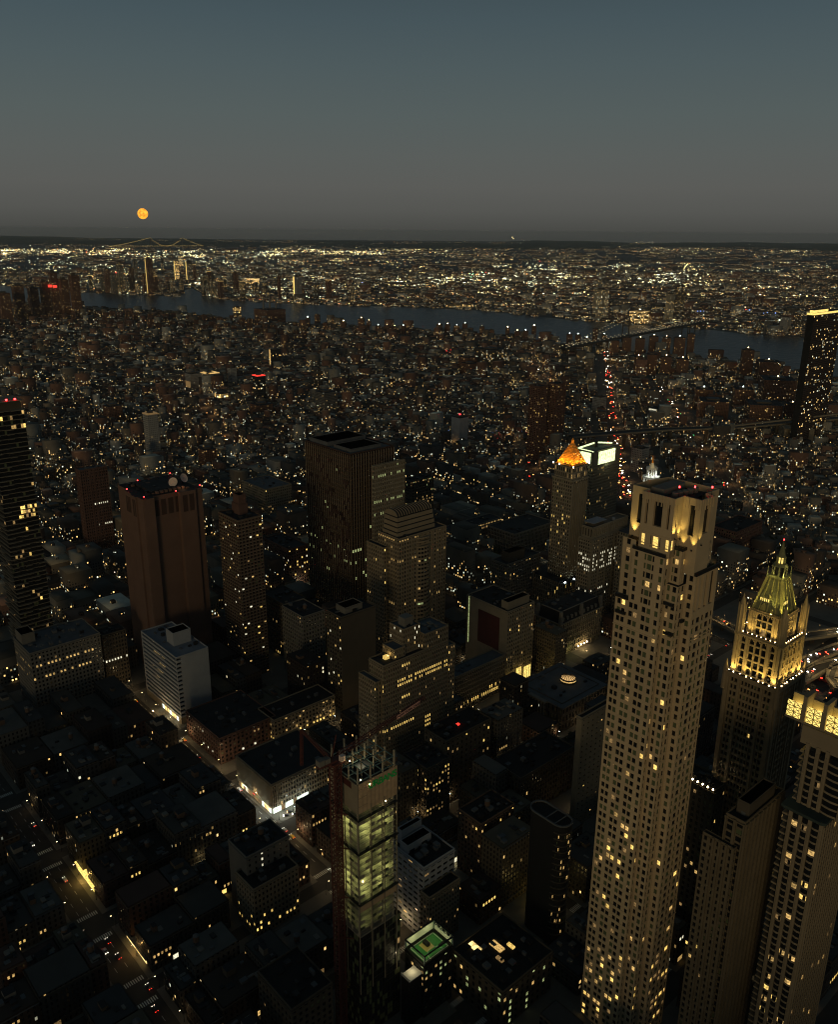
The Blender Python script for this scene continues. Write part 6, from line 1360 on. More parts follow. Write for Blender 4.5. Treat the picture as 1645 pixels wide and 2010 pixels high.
# towers across the river
GQ = 'lit towers across the river'
OB = [(289, 304, 508, 578, 'mid_brick'), (343, 353, 512, 549, 'glow_strip'), (366, 380, 513, 552, 'mid_busy'), (334, 344, 545, 578, 'mid_busy'), (232, 246, 516, 576, 'mid_busy'), (255, 266, 526, 572, 'mid_brick'), (262, 272, 512, 552, 'mid_grey'), (206, 218, 528, 575, 'mid_brick'), (218, 231, 540, 576, 'mid_grey'),
      (317, 323, 500, 545, 'mid_glass'), (378, 386, 520, 552, 'mid_brick'), (350, 360, 503, 522, 'glow_strip'), (395, 410, 540, 580, 'mid_busy'), (412, 426, 548, 584, 'mid_busy'), (428, 440, 552, 586, 'mid_brick'), (449, 465, 534, 590, 'mid_grey'), (470, 482, 556, 590, 'mid_busy'), (546, 552, 540, 590, 'mid_brick'),
      (577, 593, 543, 593, 'mid_pale'), (755, 761, 545, 598, 'mid_busy'), (996, 1020, 565, 618, 'mid_brick'), (980, 995, 585, 618, 'mid_grey'), (1163, 1191, 568, 628, 'lit_slab'), (1304, 1320, 577, 630, 'lit_slab'), (1322, 1341, 562, 624, 'mid_busy'), (1236, 1272, 612, 634, 'glow_strip'), (1530, 1550, 622, 655, 'mid_pale'), (1556, 1572, 618, 656, 'mid_busy'), (1500, 1515, 628, 655, 'mid_grey'), (1478, 1492, 630, 652, 'mid_busy')]
for _ in range(34):
    x = hr.uniform(170, 470) if hr.random() < .75 else hr.uniform(470, 700); wd = hr.uniform(7, 12); y = 574 + max(0, x - 390) * .06; OB.append((x, x + wd, y - hr.uniform(16, 46), y + hr.uniform(-3, 3), hr.choice(('mid_busy', 'mid_brick', 'mid_busy', 'mid_grey'))))
for (x0, x1, yt, yb, m_) in OB:
    if inwater(*at((x0 + x1) / 2, yb)): continue
    pos = 'above the river bend under the moon' if x0 < 400 else ('left of centre on the far bank' if x0 < 800 else ('beyond the bridge' if x0 > 1200 else 'right of centre on the far bank'))
    kd = {'mid_brick': 'brown', 'mid_busy': 'densely lit', 'mid_grey': 'grey', 'mid_pale': 'pale', 'glow_strip': 'glowing', 'mid_glass': 'black glass', 'lit_slab': 'pale many-windowed'}[m_]
    sz = 'very tall' if yb - yt > 55 else ('tall' if yb - yt > 35 else 'short')
    far_block('riverside_tower', f'{sz} {kd} tower {pos}', 'tower', x0, x1, yt, yb, m_, GA, None, GQ, 'lit_mid' if hr.random() < .2 else None, strip('lit_bright', .3) if x0 in (289, 343, 366, 577) else None)
for (lab, x0, x1, yt, yb, m_) in (('long white-lit pier shed on the far river bank', 866, 938, 597, 603, 'glow_strip'), ('plain grey pier shed right of the white-lit one', 1026, 1078, 607, 618, 'mid_grey'), ('low yellow-lit depot with a dark roof across the river', 470, 515, 546, 560, 'glow_strip')):
    far_block('pier_shed', lab, 'shed', x0, x1, yt, yb, m_, 0.02, 30)

# ------------------------------------------------------------------ low roofs as far as one can tell them apart
A = []; nr = np.random.RandomState(11)
def shore_y(x):     # ground distance of the near bank at a given X
    return None
def scatter(rot, step, ymin, ymax, cond, hlo, hhi, p=.86, jit=.2):
    c, s = math.cos(rot), math.sin(rot); n_ = int(min(9000, ymax * 1.15) / step)
    for i in range(-n_, n_):
        if i % 6 == 5: continue
        for j in range(-n_, n_):
            if j % 9 == 8: continue
            u, v = i * step, j * step; x, y = u * c - v * s, u * s + v * c
            if y < ymin or y > ymax or abs(x) > y * .53 + 60 or MR.random() > p: continue
            if not cond(x, y): continue
            h = MR.uniform(hlo, hhi) if MR.random() > .06 else MR.uniform(hhi, hhi * 1.9)
            tn = MR.choice(TINT); k = MR.uniform(.8, 1.7)
            big = 1.0
            if MR.random() < .022: big = MR.uniform(1.3, 2.2); h = MR.uniform(28, 58); tn = MR.choice(((.13, .07, .045), (.13, .07, .045), (.20, .19, .16), (.10, .085, .065)))
            A.append((x, y, step * MR.uniform(.7, .97) * big, step * MR.uniform(.7, .97) * (1 if big == 1 else MR.uniform(.8, 1.4)), 0, h, rot, tn[0] * k, tn[1] * k, tn[2] * k))
            if y < 2200 and MR.random() < .5: A.append((x + MR.uniform(-3, 3), y + MR.uniform(-3, 3), MR.uniform(3, 7), MR.uniform(3, 7), h, MR.uniform(2, 5), rot, *MR.choice(TINT)))
near_side = lambda x, y: not inwater(x, y) and clear(x, y, 4) and not ingrid(x, y) and offroad(x, y, 21)
bank = lambda x, y: y < np.interp(x, [at(*p)[0] for p in NEAR], [at(*p)[1] for p in NEAR])
scatter(GA, 15, 900, 2000, lambda x, y: near_side(x, y) and bank(x, y) and x < 250 + (y - 1200) * .12, 13, 24)
scatter(D(-9), 17, 900, 2000, lambda x, y: near_side(x, y) and bank(x, y) and x >= 250 + (y - 1200) * .12, 11, 22, .68)
scatter(GA, 21, 2000, 6800, lambda x, y: near_side(x, y) and bank(x, y) and x < 250 + (y - 1200) * .12, 13, 24, .8)
scatter(D(-9), 23, 2000, 4200, lambda x, y: near_side(x, y) and bank(x, y) and x >= 250 + (y - 1200) * .12, 12, 22, .6)
bulk('old_town_roofs', A); print('roofs near', len(A)); A = []
fside = lambda x, y: not inwater(x, y) and not bank(x, y) and clear(x, y, 4)
scatter(D(20), 34, 2600, 5200, fside, 8, 15, .6); 
scatter(D(20), 48, 5200, 9000, fside, 8, 18, .5)
bulk('far_bank_roofs', A); print('roofs far', len(A))
A = []
for k in range(1500):
    y = MR.uniform(9000, 30000); x = MR.uniform(-.55, .55) * y; A.append((x, y, MR.uniform(60, 200), MR.uniform(60, 200), 0, MR.uniform(10, 34), .3, *MR.choice(TINT)))
bulk('horizon_roofs', A)
# low wooded rises near the horizon
q = MB(); rr = random.Random(4)
for k in range(40):
    y = rr.uniform(22000, 33000); x = rr.uniform(-.56, .56) * y; q.cone(x, y, 0, rr.uniform(25, 70), rr.uniform(1200, 3000), rr.uniform(300, 800), 'leaf_dark', 14)
o = q.obj('hills'); o['kind'] = 'structure'

# ------------------------------------------------------------------ the lights of the far city
emit('lamp_string', (1, .8, .42), 1.6); emit('pt_yellow', (1, .80, .32), 3.2); emit('pt_white', (.95, 1, .70), 3.2); emit('pt_orange', (1, .45, .14), 2.4); emit('pt_red', (1, .06, .04), 4); emit('pt_blue', (.2, .35, 1), 3.5); emit('pt_green', (.3, 1, .55), 3)
LR = random.Random(909); LG = {}
def pt(px, py, m_, sz=1.0, z=7, q=None):
    x, y = at(px, py, z)
    if y <= 0 or inwater(x, y): return
    s = y / 1687 * .66 * sz * (1 if y > 3000 else .8)
    LG.setdefault(m_, []).append((x, y, s * LR.uniform(.8, 1.7), s, z, s * LR.uniform(.5, 1.0), LR.uniform(0, 1.5), .1, .1, .1))
def field(x0, x1, y0, y1, n, mix='y', sz=1.0, lumps=0):
    cs = [(LR.uniform(x0, x1), LR.uniform(y0, y1)) for _ in range(lumps)]
    M_ = {'y': ('pt_yellow',) * 6 + ('pt_white',) * 3 + ('pt_orange',) * 2, 'w': ('pt_white',) * 6 + ('pt_yellow',) * 4 + ('pt_orange',), 'o': ('pt_orange',) * 4 + ('pt_yellow',) * 4 + ('pt_red',), 'd': ('pt_yellow',) * 5 + ('pt_orange',) * 4 + ('pt_white',) * 2}[mix]
    for _ in range(int(n * 2.0)):
        if cs and LR.random() < .65:
            c = LR.choice(cs); x, y = c[0] + LR.gauss(0, 13), c[1] + LR.gauss(0, 1.6)
        else: x, y = LR.uniform(x0, x1), LR.uniform(y0, y1)
        if y < 470: continue
        pt(x, y, LR.choice(M_), sz * (.55 + LR.random() ** 3 * 1.5))
field(0, 560, 477, 483, 90, 'y', .8, 10); field(560, 1645, 474, 486, 130, 'y', .75, 12); field(1250, 1645, 488, 497, 130, 'd', .8, 6)
field(0, 270, 489, 501, 620, 'y', 1.0, 22); field(270, 560, 492, 506, 380, 'w', 1.0, 20); field(540, 900, 489, 500, 560, 'y', .95, 26); field(850, 1645, 488, 506, 260, 'd', .8, 20)
field(0, 560, 503, 530, 480, 'w', .9, 40); field(0, 290, 528, 560, 320, 'y', .9, 24); field(380, 640, 530, 585, 620, 'w', 1.0, 40)
field(560, 840, 503, 530, 260, 'd', .8, 20); field(560, 720, 530, 575, 420, 'w', .95, 26); field(745, 1020, 546, 562, 420, 'w', 1.15, 24); field(900, 1100, 520, 548, 330, 'w', 1, 20)
field(1000, 1380, 534, 561, 760, 'w', 1.15, 46); field(1100, 1400, 515, 535, 240, 'y', .9, 20); field(1380, 1645, 515, 565, 460, 'y', .9, 30); field(840, 1160, 500, 520, 170, 'd', .8, 16)
field(560, 1160, 562, 604, 620, 'd', .85, 40); field(1100, 1645, 560, 640, 980, 'd', .85, 60); field(1290, 1600, 600, 655, 220, 'w', .9, 12)
field(740, 1380, 536, 556, 260, 'w', 1.7, 30); field(880, 1600, 556, 580, 160, 'y', 1.4, 26); field(300, 700, 585, 597, 160, 'o', .8, 14); field(190, 300, 560, 577, 110, 'y', .9, 8)
for (pl, n_, m_, s_) in ((((803, 533), (815, 527), (836, 522)), 40, 'pt_yellow', 1.2), (((803, 533), (860, 538), (930, 543), (1010, 552)), 60, 'pt_yellow', .9), (((1330, 545), (1345, 525), (1352, 516)), 40, 'pt_yellow', 1.2), (((380, 581), (470, 591), (600, 597)), 60, 'pt_orange', .8), (((640, 597), (760, 600), (860, 603)), 30, 'pt_orange', .7)):
    for k in range(n_):
        f = LR.random() * (len(pl) - 1); i = int(f); t = f - i; pt(pl[i][0] + (pl[i + 1][0] - pl[i][0]) * t, pl[i][1] + (pl[i + 1][1] - pl[i][1]) * t + LR.gauss(0, .4), m_, s_)
for (x, y, m_, s_, z) in ((227, 536, 'pt_red', 2.2, 60), (169, 495, 'pt_red', 1.6, 60), (747, 495, 'pt_blue', 1.5, 20), (752, 496, 'pt_blue', 1.3, 20), (922, 538, 'pt_green', 2, 60), (925, 544, 'pt_green', 2, 40), (929, 538, 'pt_green', 2, 60), (948, 535, 'pt_green', 1.8, 60), (954, 535, 'pt_red', 1.5, 60), (1006, 466, 'pt_yellow', 1.6, 60), (1008, 469, 'pt_yellow', 1.8, 30),
                         (1060, 513, 'pt_red', 1.6, 10), (1046, 577, 'pt_white', 2.4, 20), (1067, 577, 'pt_white', 2.6, 20), (1088, 577, 'pt_white', 2.3, 20), (1370, 611, 'pt_blue', 1.8, 20), (1376, 611, 'pt_blue', 1.8, 20), (1382, 611, 'pt_blue', 1.8, 20), (1500, 615, 'pt_blue', 1.6, 20), (1507, 614, 'pt_blue', 2, 20), (1523, 615, 'pt_blue', 2, 20), (1465, 608, 'pt_red', 2, 20), (1472, 609, 'pt_blue', 2, 20), (711, 555, 'pt_blue', 1.7, 20), (660, 589, 'pt_blue', 1.5, 5), (1257, 608, 'pt_white', 4, 40), (1572, 579, 'pt_white', 3, 20), (1531, 629, 'pt_white', 2.6, 20)):
    pt(x, y, m_, s_, z)
# lamps and lit shops among the old streets
for _ in range(4600):
    x, y = LR.uniform(0, 1645), 618 + LR.random() ** 1.0 * 420
    if x > 1560 and y < 900: continue
    X, Y = at(x, y, 9)
    if ingrid(X, Y) or not bank(X, Y): continue
    s_ = LR.choice((.28, .4, .5, .7, 1.0)) * (.7 if y > 800 else 1)
    pt(x, y, LR.choice(('pt_yellow', 'pt_yellow', 'pt_yellow', 'pt_orange', 'pt_white', 'pt_yellow')), s_, LR.choice((8, 22, 25, 27, 29)))
for (x, y, n_, sx, sy, m_, s_) in ((215, 625, 10, 30, 6, 'w', .9), (1290, 640, 10, 30, 4, 'y', .8), (600, 690, 14, 40, 20, 'd', .9), (350, 745, 22, 25, 14, 'y', .8), (870, 690, 6, 8, 2, 'r', 1.6), (965, 850, 60, 60, 16, 'y', .9), (985, 852, 10, 40, 3, 'r', 1), (995, 846, 14, 40, 2, 'b', .8), (640, 700, 30, 60, 20, 'd', .8), (960, 720, 60, 40, 22, 'y', .8), (760, 760, 60, 110, 50, 'd', .7), (1200, 705, 14, 20, 3, 'w', 1.1), (870, 890, 40, 35, 30, 'y', .8), (300, 860, 14, 25, 25, 'y', .7)):
    mm = {'w': ('pt_white',), 'y': ('pt_yellow', 'pt_yellow', 'pt_white'), 'd': ('pt_yellow', 'pt_orange'), 'r': ('pt_red',), 'b': ('pt_blue',)}[m_]
    for _ in range(n_):
        X, Y = LR.gauss(x, sx), LR.gauss(y, sy); W_ = at(X, Y, 10)
        if not ingrid(*W_) and (bank(*W_) or Y < 640): pt(X, Y, LR.choice(mm), s_ * LR.uniform(.5, 1.2), LR.choice((10, 23)))
for m_, rows in LG.items():
    o = bulk('distant_' + {'pt_yellow': 'yellow', 'pt_white': 'white', 'pt_orange': 'orange', 'pt_red': 'red', 'pt_blue': 'blue', 'pt_green': 'green'}[m_] + '_lights', rows, m_)
print('points', sum(len(v) for v in LG.values()))

# ------------------------------------------------------------------ unseen waterfront towers added behind the viewpoint to shade the streets from low light
for k, (x, y, w_, d_, h) in enumerate(((-520, -150, 90, 50, 150), (-390, -120, 80, 50, 135), (-270, -170, 80, 55, 165), (-150, -130, 80, 50, 130), (-30, -190, 80, 50, 120), (80, -150, 70, 50, 100), (180, -170, 70, 50, 105))):
    P = (x, y); r = thing('office_tower', 'unseen waterfront office tower added behind the viewer to shade the streets', 'skyscraper', (*P, 0), GA, 'unseen shading towers behind the viewer')
    q = MB(); q.box(-w_ / 2, -d_ / 2, 0, w_ / 2, d_ / 2, h, 'mid_grey', 'roof_dark', bottom=False); q.obj('wall', r); q = MB(); q.box(-w_ * .3, -d_ * .3, h, w_ * .3, d_ * .3, h + 7, 'stone_dark', 'roof_dark', bottom=False); q.obj('penthouse', r)

# ------------------------------------------------------------------ bridges
def polyline(pts, step):
    out = []
    for a, b in zip(pts, pts[1:]):
        a, b = Vector(a), Vector(b); n_ = max(1, int((b - a).length / step))
        out += [a.lerp(b, k / n_) for k in range(n_)]
    return out + [Vector(pts[-1])]
def suspension(label, A_, B_, t0, t1, zt, zd, wdt, lamp, nl, r):
    root = thing('suspension_bridge', label, 'bridge', (0, 0, 0)); A_, B_ = Vector((*A_, zd)), Vector((*B_, zd)); d = (B_ - A_); n_ = Vector((-d.y, d.x, 0)).normalized() * wdt / 2
    q = MB(); q.poly([A_ - n_, B_ - n_, B_ + n_, A_ + n_], 'asphalt'); q.poly([A_ - n_ - Vector((0, 0, 4)), A_ + n_ - Vector((0, 0, 4)), B_ + n_ - Vector((0, 0, 4)), B_ - n_ - Vector((0, 0, 4))], 'metal_dark')
    for s_ in (-1, 1): q.bar(A_ + n_ * s_ - Vector((0, 0, 2)), B_ + n_ * s_ - Vector((0, 0, 2)), 4, 'stone_dark')
    for k in range(22): p = A_.lerp(B_, (k + .5) / 22); (q.bar((p.x, p.y, 0), (p.x, p.y, zd - 2), wdt * .14, 'stone_dark') if not (t0 < (k + .5) / 22 < t1) else None)
    q.obj('deck', root)
    for t in (t0, t1):
        p = A_.lerp(B_, t); q = MB()
        for s_ in (-1, 1): c = p + n_ * s_; q.bar((c.x, c.y, 0), (c.x, c.y, zt), wdt * .13, 'stone_dark')
        for z in (zt - 3, zt * .72, zd - 4): q.bar((p + n_ * -1).to_tuple()[:2] + (z,), (p + n_).to_tuple()[:2] + (z,), wdt * .12, 'stone_dark')
        q.obj('bridge_tower', root)
    q = MB(); L_ = MB(); N_ = 60
    def zc(t):
        if t0 <= t <= t1: f = (t - t0) / (t1 - t0) * 2 - 1; return zd + 4 + (zt - zd - 4) * f * f
        f = (t - 0) / t0 if t < t0 else (1 - t) / (1 - t1); return zd + 2 + (zt - zd - 2) * f ** 1.25
    for s_ in (-1, 1):
        for k in range(N_):
            a, b = k / N_, (k + 1) / N_; pa, pb = A_.lerp(B_, a) + n_ * s_, A_.lerp(B_, b) + n_ * s_; q.bar((pa.x, pa.y, zc(a)), (pb.x, pb.y, zc(b)), 1.1 * r, 'metal_dark'); L_.cone(pa.x, pa.y, zc(a), zc(a) + 1.6 * r, 1.0 * r, 1.0 * r, lamp, 6)
            if k % 2: q.bar((pa.x, pa.y, zc(a)), (pa.x, pa.y, zd), .3 * r, 'metal_dark')
    q.obj('cable', root); L_.obj('cable_lamps', root)['kind'] = 'stuff'
    L_ = MB()
    for s_ in (-1, 1):
        for k in range(nl): p = A_.lerp(B_, (k + .5) / nl) + n_ * s_ * .9; L_.cone(p.x, p.y, zd + 5, zd + 5 + 1.5 * r, 1.0 * r, 1.0 * r, lamp, 6)
    L_.obj('deck_lamps', root)['kind'] = 'stuff'
    return root
suspension('long suspension bridge with strings of warm lamps crossing the river at the right', at(1105, 688, 30), at(1392, 628, 40), .36, .80, 102, 38, 24, 'lamp_string', 40, .75)
suspension('far suspension bridge outlined in lights on the horizon under the moon', at(215, 487, 45), at(400, 486, 45), .42, .76, 215, 70, 40, 'lit_bright', 40, 3)
def viaduct(name, label, pts, wdt, lamp, step, group=None, cat='bridge', arch=True, ls=.5):
    root = thing(name, label, cat, (0, 0, 0), 0, group); pts = [Vector(p) for p in pts]; q = MB(); S_ = MB(); L_ = MB()
    for a, b in zip(pts, pts[1:]):
        d = b - a; n_ = Vector((-d.y, d.x, 0)).normalized() * wdt / 2; q.poly([a - n_, b - n_, b + n_, a + n_], 'asphalt'); dn = Vector((0, 0, 2.2))
        q.poly([a - n_ - dn, a + n_ - dn, b + n_ - dn, b - n_ - dn], 'stone_dark')
        for s_ in (-1, 1): q.bar(a + n_ * s_ - Vector((0, 0, .6)), b + n_ * s_ - Vector((0, 0, .6)), 2.6, 'stone_tan')
        for k in range(max(1, int(d.length / 30))): p = a + d * ((k + .5) / max(1, int(d.length / 30))); S_.bar((p.x, p.y, 0), (p.x, p.y, p.z - 1), wdt * .28, 'stone_dark')
        for k in range(int(d.length / step)):
            p = a + d * ((k + .5) * step / d.length)
            for s_ in (-1, 1): c = p + n_ * s_ * .92; L_.bar((c.x, c.y, c.z), (c.x, c.y, c.z + 6), .22, 'metal_dark'); L_.cone(c.x, c.y, c.z + 6, c.z + 6 + ls * 1.5, ls, ls, lamp, 6)
    if name == 'flyover':
        for a, b in zip(pts, pts[1:]):
            for k in range(max(1, int((b - a).length / 70))): p = a + (b - a) * ((k + .5) / max(1, int((b - a).length / 70))); light('POINT', (p.x, p.y, p.z + 7), 2400, (1, .72, .32), root, .4, name='lamp_light')
    q.obj('deck', root); S_.obj('pier', root)['kind'] = 'stuff'; L_.obj('lamp_posts', root)['kind'] = 'stuff'; return root
z = 32
viaduct('bridge_approach', 'long dark bridge approach with small lamps running to the right edge', [(*at(1120, 856, z), z), (*at(1300, 842, z), z), (*at(1440, 838, z), z), (*at(1700, 815, z), z)], 20, 'lit_mid', 26, ls=.5)
viaduct('bridge_cable', 'pale sloping bridge cables above the approach at the right edge', [(*at(1380, 842, 40), 40), (*at(1700, 806, 60), 60)], 1.2, 'pt_white', 60, arch=False, ls=.2)
q = thing('bridge_pier', 'massive masonry anchorage under the bridge approach', 'bridge', (*at(1560, 868), 0), D(-5)); m_ = MB(); m_.box(-28, -18, 0, 28, 18, 30, 'stone_tan'); m_.obj('masonry', q)
for (lab, pts, wd) in (('curving elevated ramp with headlights right of the gothic tower, upper strand', [(1400, 1212), (1440, 1232), (1500, 1268), (1560, 1300)], 9), ('elevated road beside the gothic tower carrying bright cars towards the right edge', [(1568, 1335), (1610, 1310), (1700, 1285)], 12), ('outer elevated road beyond the gothic tower', [(1560, 1312), (1610, 1284), (1700, 1252)], 12), ('looping ramp lined with small pink lamps at the right edge', [(1700, 1345), (1650, 1352), (1632, 1330), (1640, 1308), (1690, 1290)], 7), ('straight road with white lamps beyond the elevated roads', [(1560, 1250), (1700, 1232)], 12)):
    viaduct('flyover', lab, [(*at(x, y, 9), 9) for x, y in pts], wd, 'lit_mid', 22, 'elevated roads right of the gothic tower', 'road bridge', ls=.3)

# ------------------------------------------------------------------ vehicles
def car_proto(body, lab):
    root = thing('car', lab, 'car', (0, 0, -50)); q = MB(); P = [(-2.2, .35), (2.2, .35), (2.25, .8), (1.2, .95), (.6, 1.42), (-1.2, 1.42), (-1.9, .98), (-2.25, .9)]
    for s_ in (-1, 1): q.poly([(x, s_ * .88, z) for x, z in (P if s_ < 0 else P[::-1])], body)
    for i in range(len(P)): a, b = P[i], P[(i + 1) % len(P)]; q.poly([(a[0], -.88, a[1]), (a[0], .88, a[1]), (b[0], .88, b[1]), (b[0], -.88, b[1])], body)
    q.obj('body', root); q = MB()
    for s_ in (-1, 1): q.poly([(x, s_ * .89, z) for x, z in ([(1.0, 1.0), (.5, 1.36), (-1.1, 1.36), (-1.6, 1.0)] if s_ > 0 else [(-1.6, 1.0), (-1.1, 1.36), (.5, 1.36), (1.0, 1.0)])], 'dark_glass')
    q.poly([(1.17, -.8, .99), (1.17, .8, .99), (.63, .8, 1.41), (.63, -.8, 1.41)], 'dark_glass'); q.obj('window', root)
    for x in (-1.4, 1.4):
        for s_ in (-1, 1): 
            q = MB(); P2 = [(.33 * math.cos(a), .33 * math.sin(a)) for a in np.linspace(0, 2 * math.pi, 10, endpoint=False)]
            for (y0, fl) in ((s_ * .72, -s_), (s_ * .92, s_)): q.poly([(x + p[0], y0, .33 + p[1]) for p in (P2 if fl < 0 else P2[::-1])], 'metal_dark')
            for i in range(10): a, b = P2[i], P2[(i + 1) % 10]; q.poly([(x + a[0], s_ * .72, .33 + a[1]), (x + b[0], s_ * .72, .33 + b[1]), (x + b[0], s_ * .92, .33 + b[1]), (x + a[0], s_ * .92, .33 + a[1])], 'metal_dark')
            q.obj('wheel', root)
    for s_ in (-1, 1):
        q = MB(); q.box(2.2, s_ * .62 - .22, .6, 2.3, s_ * .62 + .22, .82, 'head_near'); q.obj('headlight', root)
        q = MB(); q.box(-2.34, s_ * .62 - .22, .72, -2.24, s_ * .62 + .22, .84, 'tail_near'); q.obj('taillight', root)
    return root
def copy_tree(o, loc, rz, label=None, group=None):
    r = o.copy(); COL.objects.link(r); r.location = loc; r.rotation_euler = (0, 0, rz)
    if label: r['label'] = label
    if group: r['group'] = group
    for ch in o.children:
        c = ch.copy(); COL.objects.link(c); c.parent = r
        for g_ in ch.children: d = g_.copy(); COL.objects.link(d); d.parent = c
    return r
solid('car_yellow', (.55, .36, .03), rough=.35, var=.05); solid('car_white', (.5, .5, .5), rough=.35, var=.05); solid('car_dark', (.03, .03, .035), rough=.3, var=.05)
CP = [car_proto(b, 'car') for b in ('car_yellow', 'car_white', 'car_dark')]; CN = ['yellow', 'white', 'dark']; cr_ = random.Random(61); first = [True] * 3
NC = {}
def put_car(x, y, z, rz, label, group):
    k = cr_.randrange(3); lab = f'{CN[k]} car {label}'
    if first[k]: r = CP[k]; r.location = (x, y, z); r.rotation_euler = (0, 0, rz); r['label'] = lab; r['group'] = group; first[k] = False
    else: r = copy_tree(CP[k], (x, y, z), rz, lab, group)
up = math.atan2(UY[1], UY[0])
for v in range(300, 760, 11):            # the avenue that runs past the lit corner
    if cr_.random() < .55:
        s_ = cr_.choice((-1, 1)); p = xy(252 + s_ * cr_.choice((2.0, 5.2)), v + cr_.uniform(-3, 3)); put_car(*p, .08, up if s_ > 0 else up + math.pi, 'driving on the avenue past the ribbed corner store', 'cars on the avenue past the lit corner')
for v in range(290, 560, 9):
    if cr_.random() < .22:
        s_ = cr_.choice((-1, 1)); p = xy(127 + s_ * cr_.choice((2.0, 5.6)), v + cr_.uniform(-3, 3)); put_car(*p, .08, up if s_ > 0 else up + math.pi, 'on the dark street at the lower left', 'cars on the lower left street')
for u in range(262, 560, 9):
    for vc in (420, 298):
        if cr_.random() < .2: p = xy(u, vc + cr_.choice((-2.4, 2.4))); put_car(*p, .08, GA + (0 if cr_.random() < .5 else math.pi), 'on a side street between the tall blocks', 'cars on the side streets')
for u in range(455, 760, 8):
    if cr_.random() < .4: p = xy(u, 360 + cr_.choice((-2.4, 2.4, 440 - 360))); put_car(*p, .08, GA, 'in the civic streets beside the mansard-roofed block', 'cars in the civic streets')
def traffic(pts, n_, z, spread, mats, label, group, size=1.0, name='vehicle'):
    protos = {}
    pts = [Vector((*at(x, y, z), z)) for x, y in pts]; L = [(b - a).length for a, b in zip(pts, pts[1:])]; tot = sum(L)
    for k in range(n_):
        t = cr_.random() * tot; i = 0
        while i < len(L) - 1 and t > L[i]: t -= L[i]; i += 1
        d = (pts[i + 1] - pts[i]).normalized(); p = pts[i] + d * t; nrm = Vector((-d.y, d.x, 0)); p = p + nrm * cr_.uniform(-spread, spread); m_ = cr_.choice(mats)
        if m_ not in protos:
            q = MB(); s = size; q.box(-2.2 * s, -.9 * s, .3, 2.2 * s, .9 * s, .9 * s, 'car_dark'); q.box(-1.2 * s, -.8 * s, .9 * s, .9 * s, .8 * s, 1.4 * s, 'car_dark')
            for s_ in (-1, 1): q.box(-2.5 * s, s_ * .6 * s - .3 * s, .5 * s, -2.2 * s, s_ * .6 * s + .3 * s, .95 * s, m_)
            protos[m_] = q.mesh('car')
        o = bpy.data.objects.new('car', protos[m_]); COL.objects.link(o); o.location = p + Vector((0, 0, .1)); o.rotation_euler = (0, 0, math.atan2(d.y, d.x) + (0 if m_ in ('tail_light', 'red_lamp') else 0))
        tag(o, f"car with {'red tail lamps' if m_ in ('tail_light',) else 'pale headlamps' if m_ == 'head_light' else 'amber lamps' } {label}", 'car', group)
traffic(TRAFFIC['red'][:3], 44, .2, 8, ('tail_light', 'lamp_orange', 'lamp_orange', 'head_light'), 'in the near end of the red traffic street', 'cars in the near end of the red traffic street', 1.2)
traffic(TRAFFIC['red'], 70, .2, 8, ('tail_light', 'tail_light', 'lamp_orange', 'head_light'), 'in the long red traffic street', 'cars in the long red traffic street', 1.0)
traffic(TRAFFIC['diag'], 30, .2, 6, ('head_light', 'head_light', 'lamp_orange', 'green_lamp', 'tail_light'), 'in the diagonal street right of the red one', 'cars in the diagonal street', .8)
traffic(TRAFFIC['mid'], 12, .2, 5, ('lamp_orange', 'head_light'), 'in the far street before the bridge', 'cars in the far street before the bridge', .9)
traffic(TRAFFIC['left'], 12, .2, 5, ('lamp_orange', 'head_light', 'head_light'), 'in the long left-hand street toward the river', 'cars in the long left-hand street', .8)
traffic(TRAFFIC['narrow'], 16, .2, 5, ('lamp_orange', 'head_light', 'tail_light'), 'in the narrow street before the reddish slabs', 'cars before the reddish slabs', .8)
traffic([(1568, 1335), (1610, 1310), (1700, 1285)], 12, 9.1, 4, ('head_light', 'tail_light'), 'on the elevated road beside the gothic tower', 'cars on the elevated roads', .8)
traffic([(1560, 1312), (1610, 1284), (1700, 1252)], 16, 9.1, 4, ('head_light', 'head_light', 'tail_light'), 'on the outer elevated road', 'cars on the elevated roads', .8)
traffic([(1560, 1250), (1700, 1232)], 14, 9.1, 4, ('head_light',), 'on the straight road beyond', 'cars on the straight road', .8)
traffic([(1600, 1370), (1640, 1330), (1700, 1320)], 14, .1, 12, ('tail_light', 'tail_light', 'lamp_orange'), 'waiting under the looping ramp', 'cars under the looping ramp', .8)
traffic([(1410, 1215), (1470, 1245), (1560, 1300)], 8, 9.1, 3, ('head_light', 'tail_light', 'lamp_orange'), 'on the curving ramp left of the gothic tower', 'cars on the curving ramp', .8)
traffic([(555, 1600), (620, 1590), (650, 1575)], 6, .1, 4, ('lamp_orange', 'head_light'), 'turning at the bright corner', 'cars turning at the bright corner', .7)

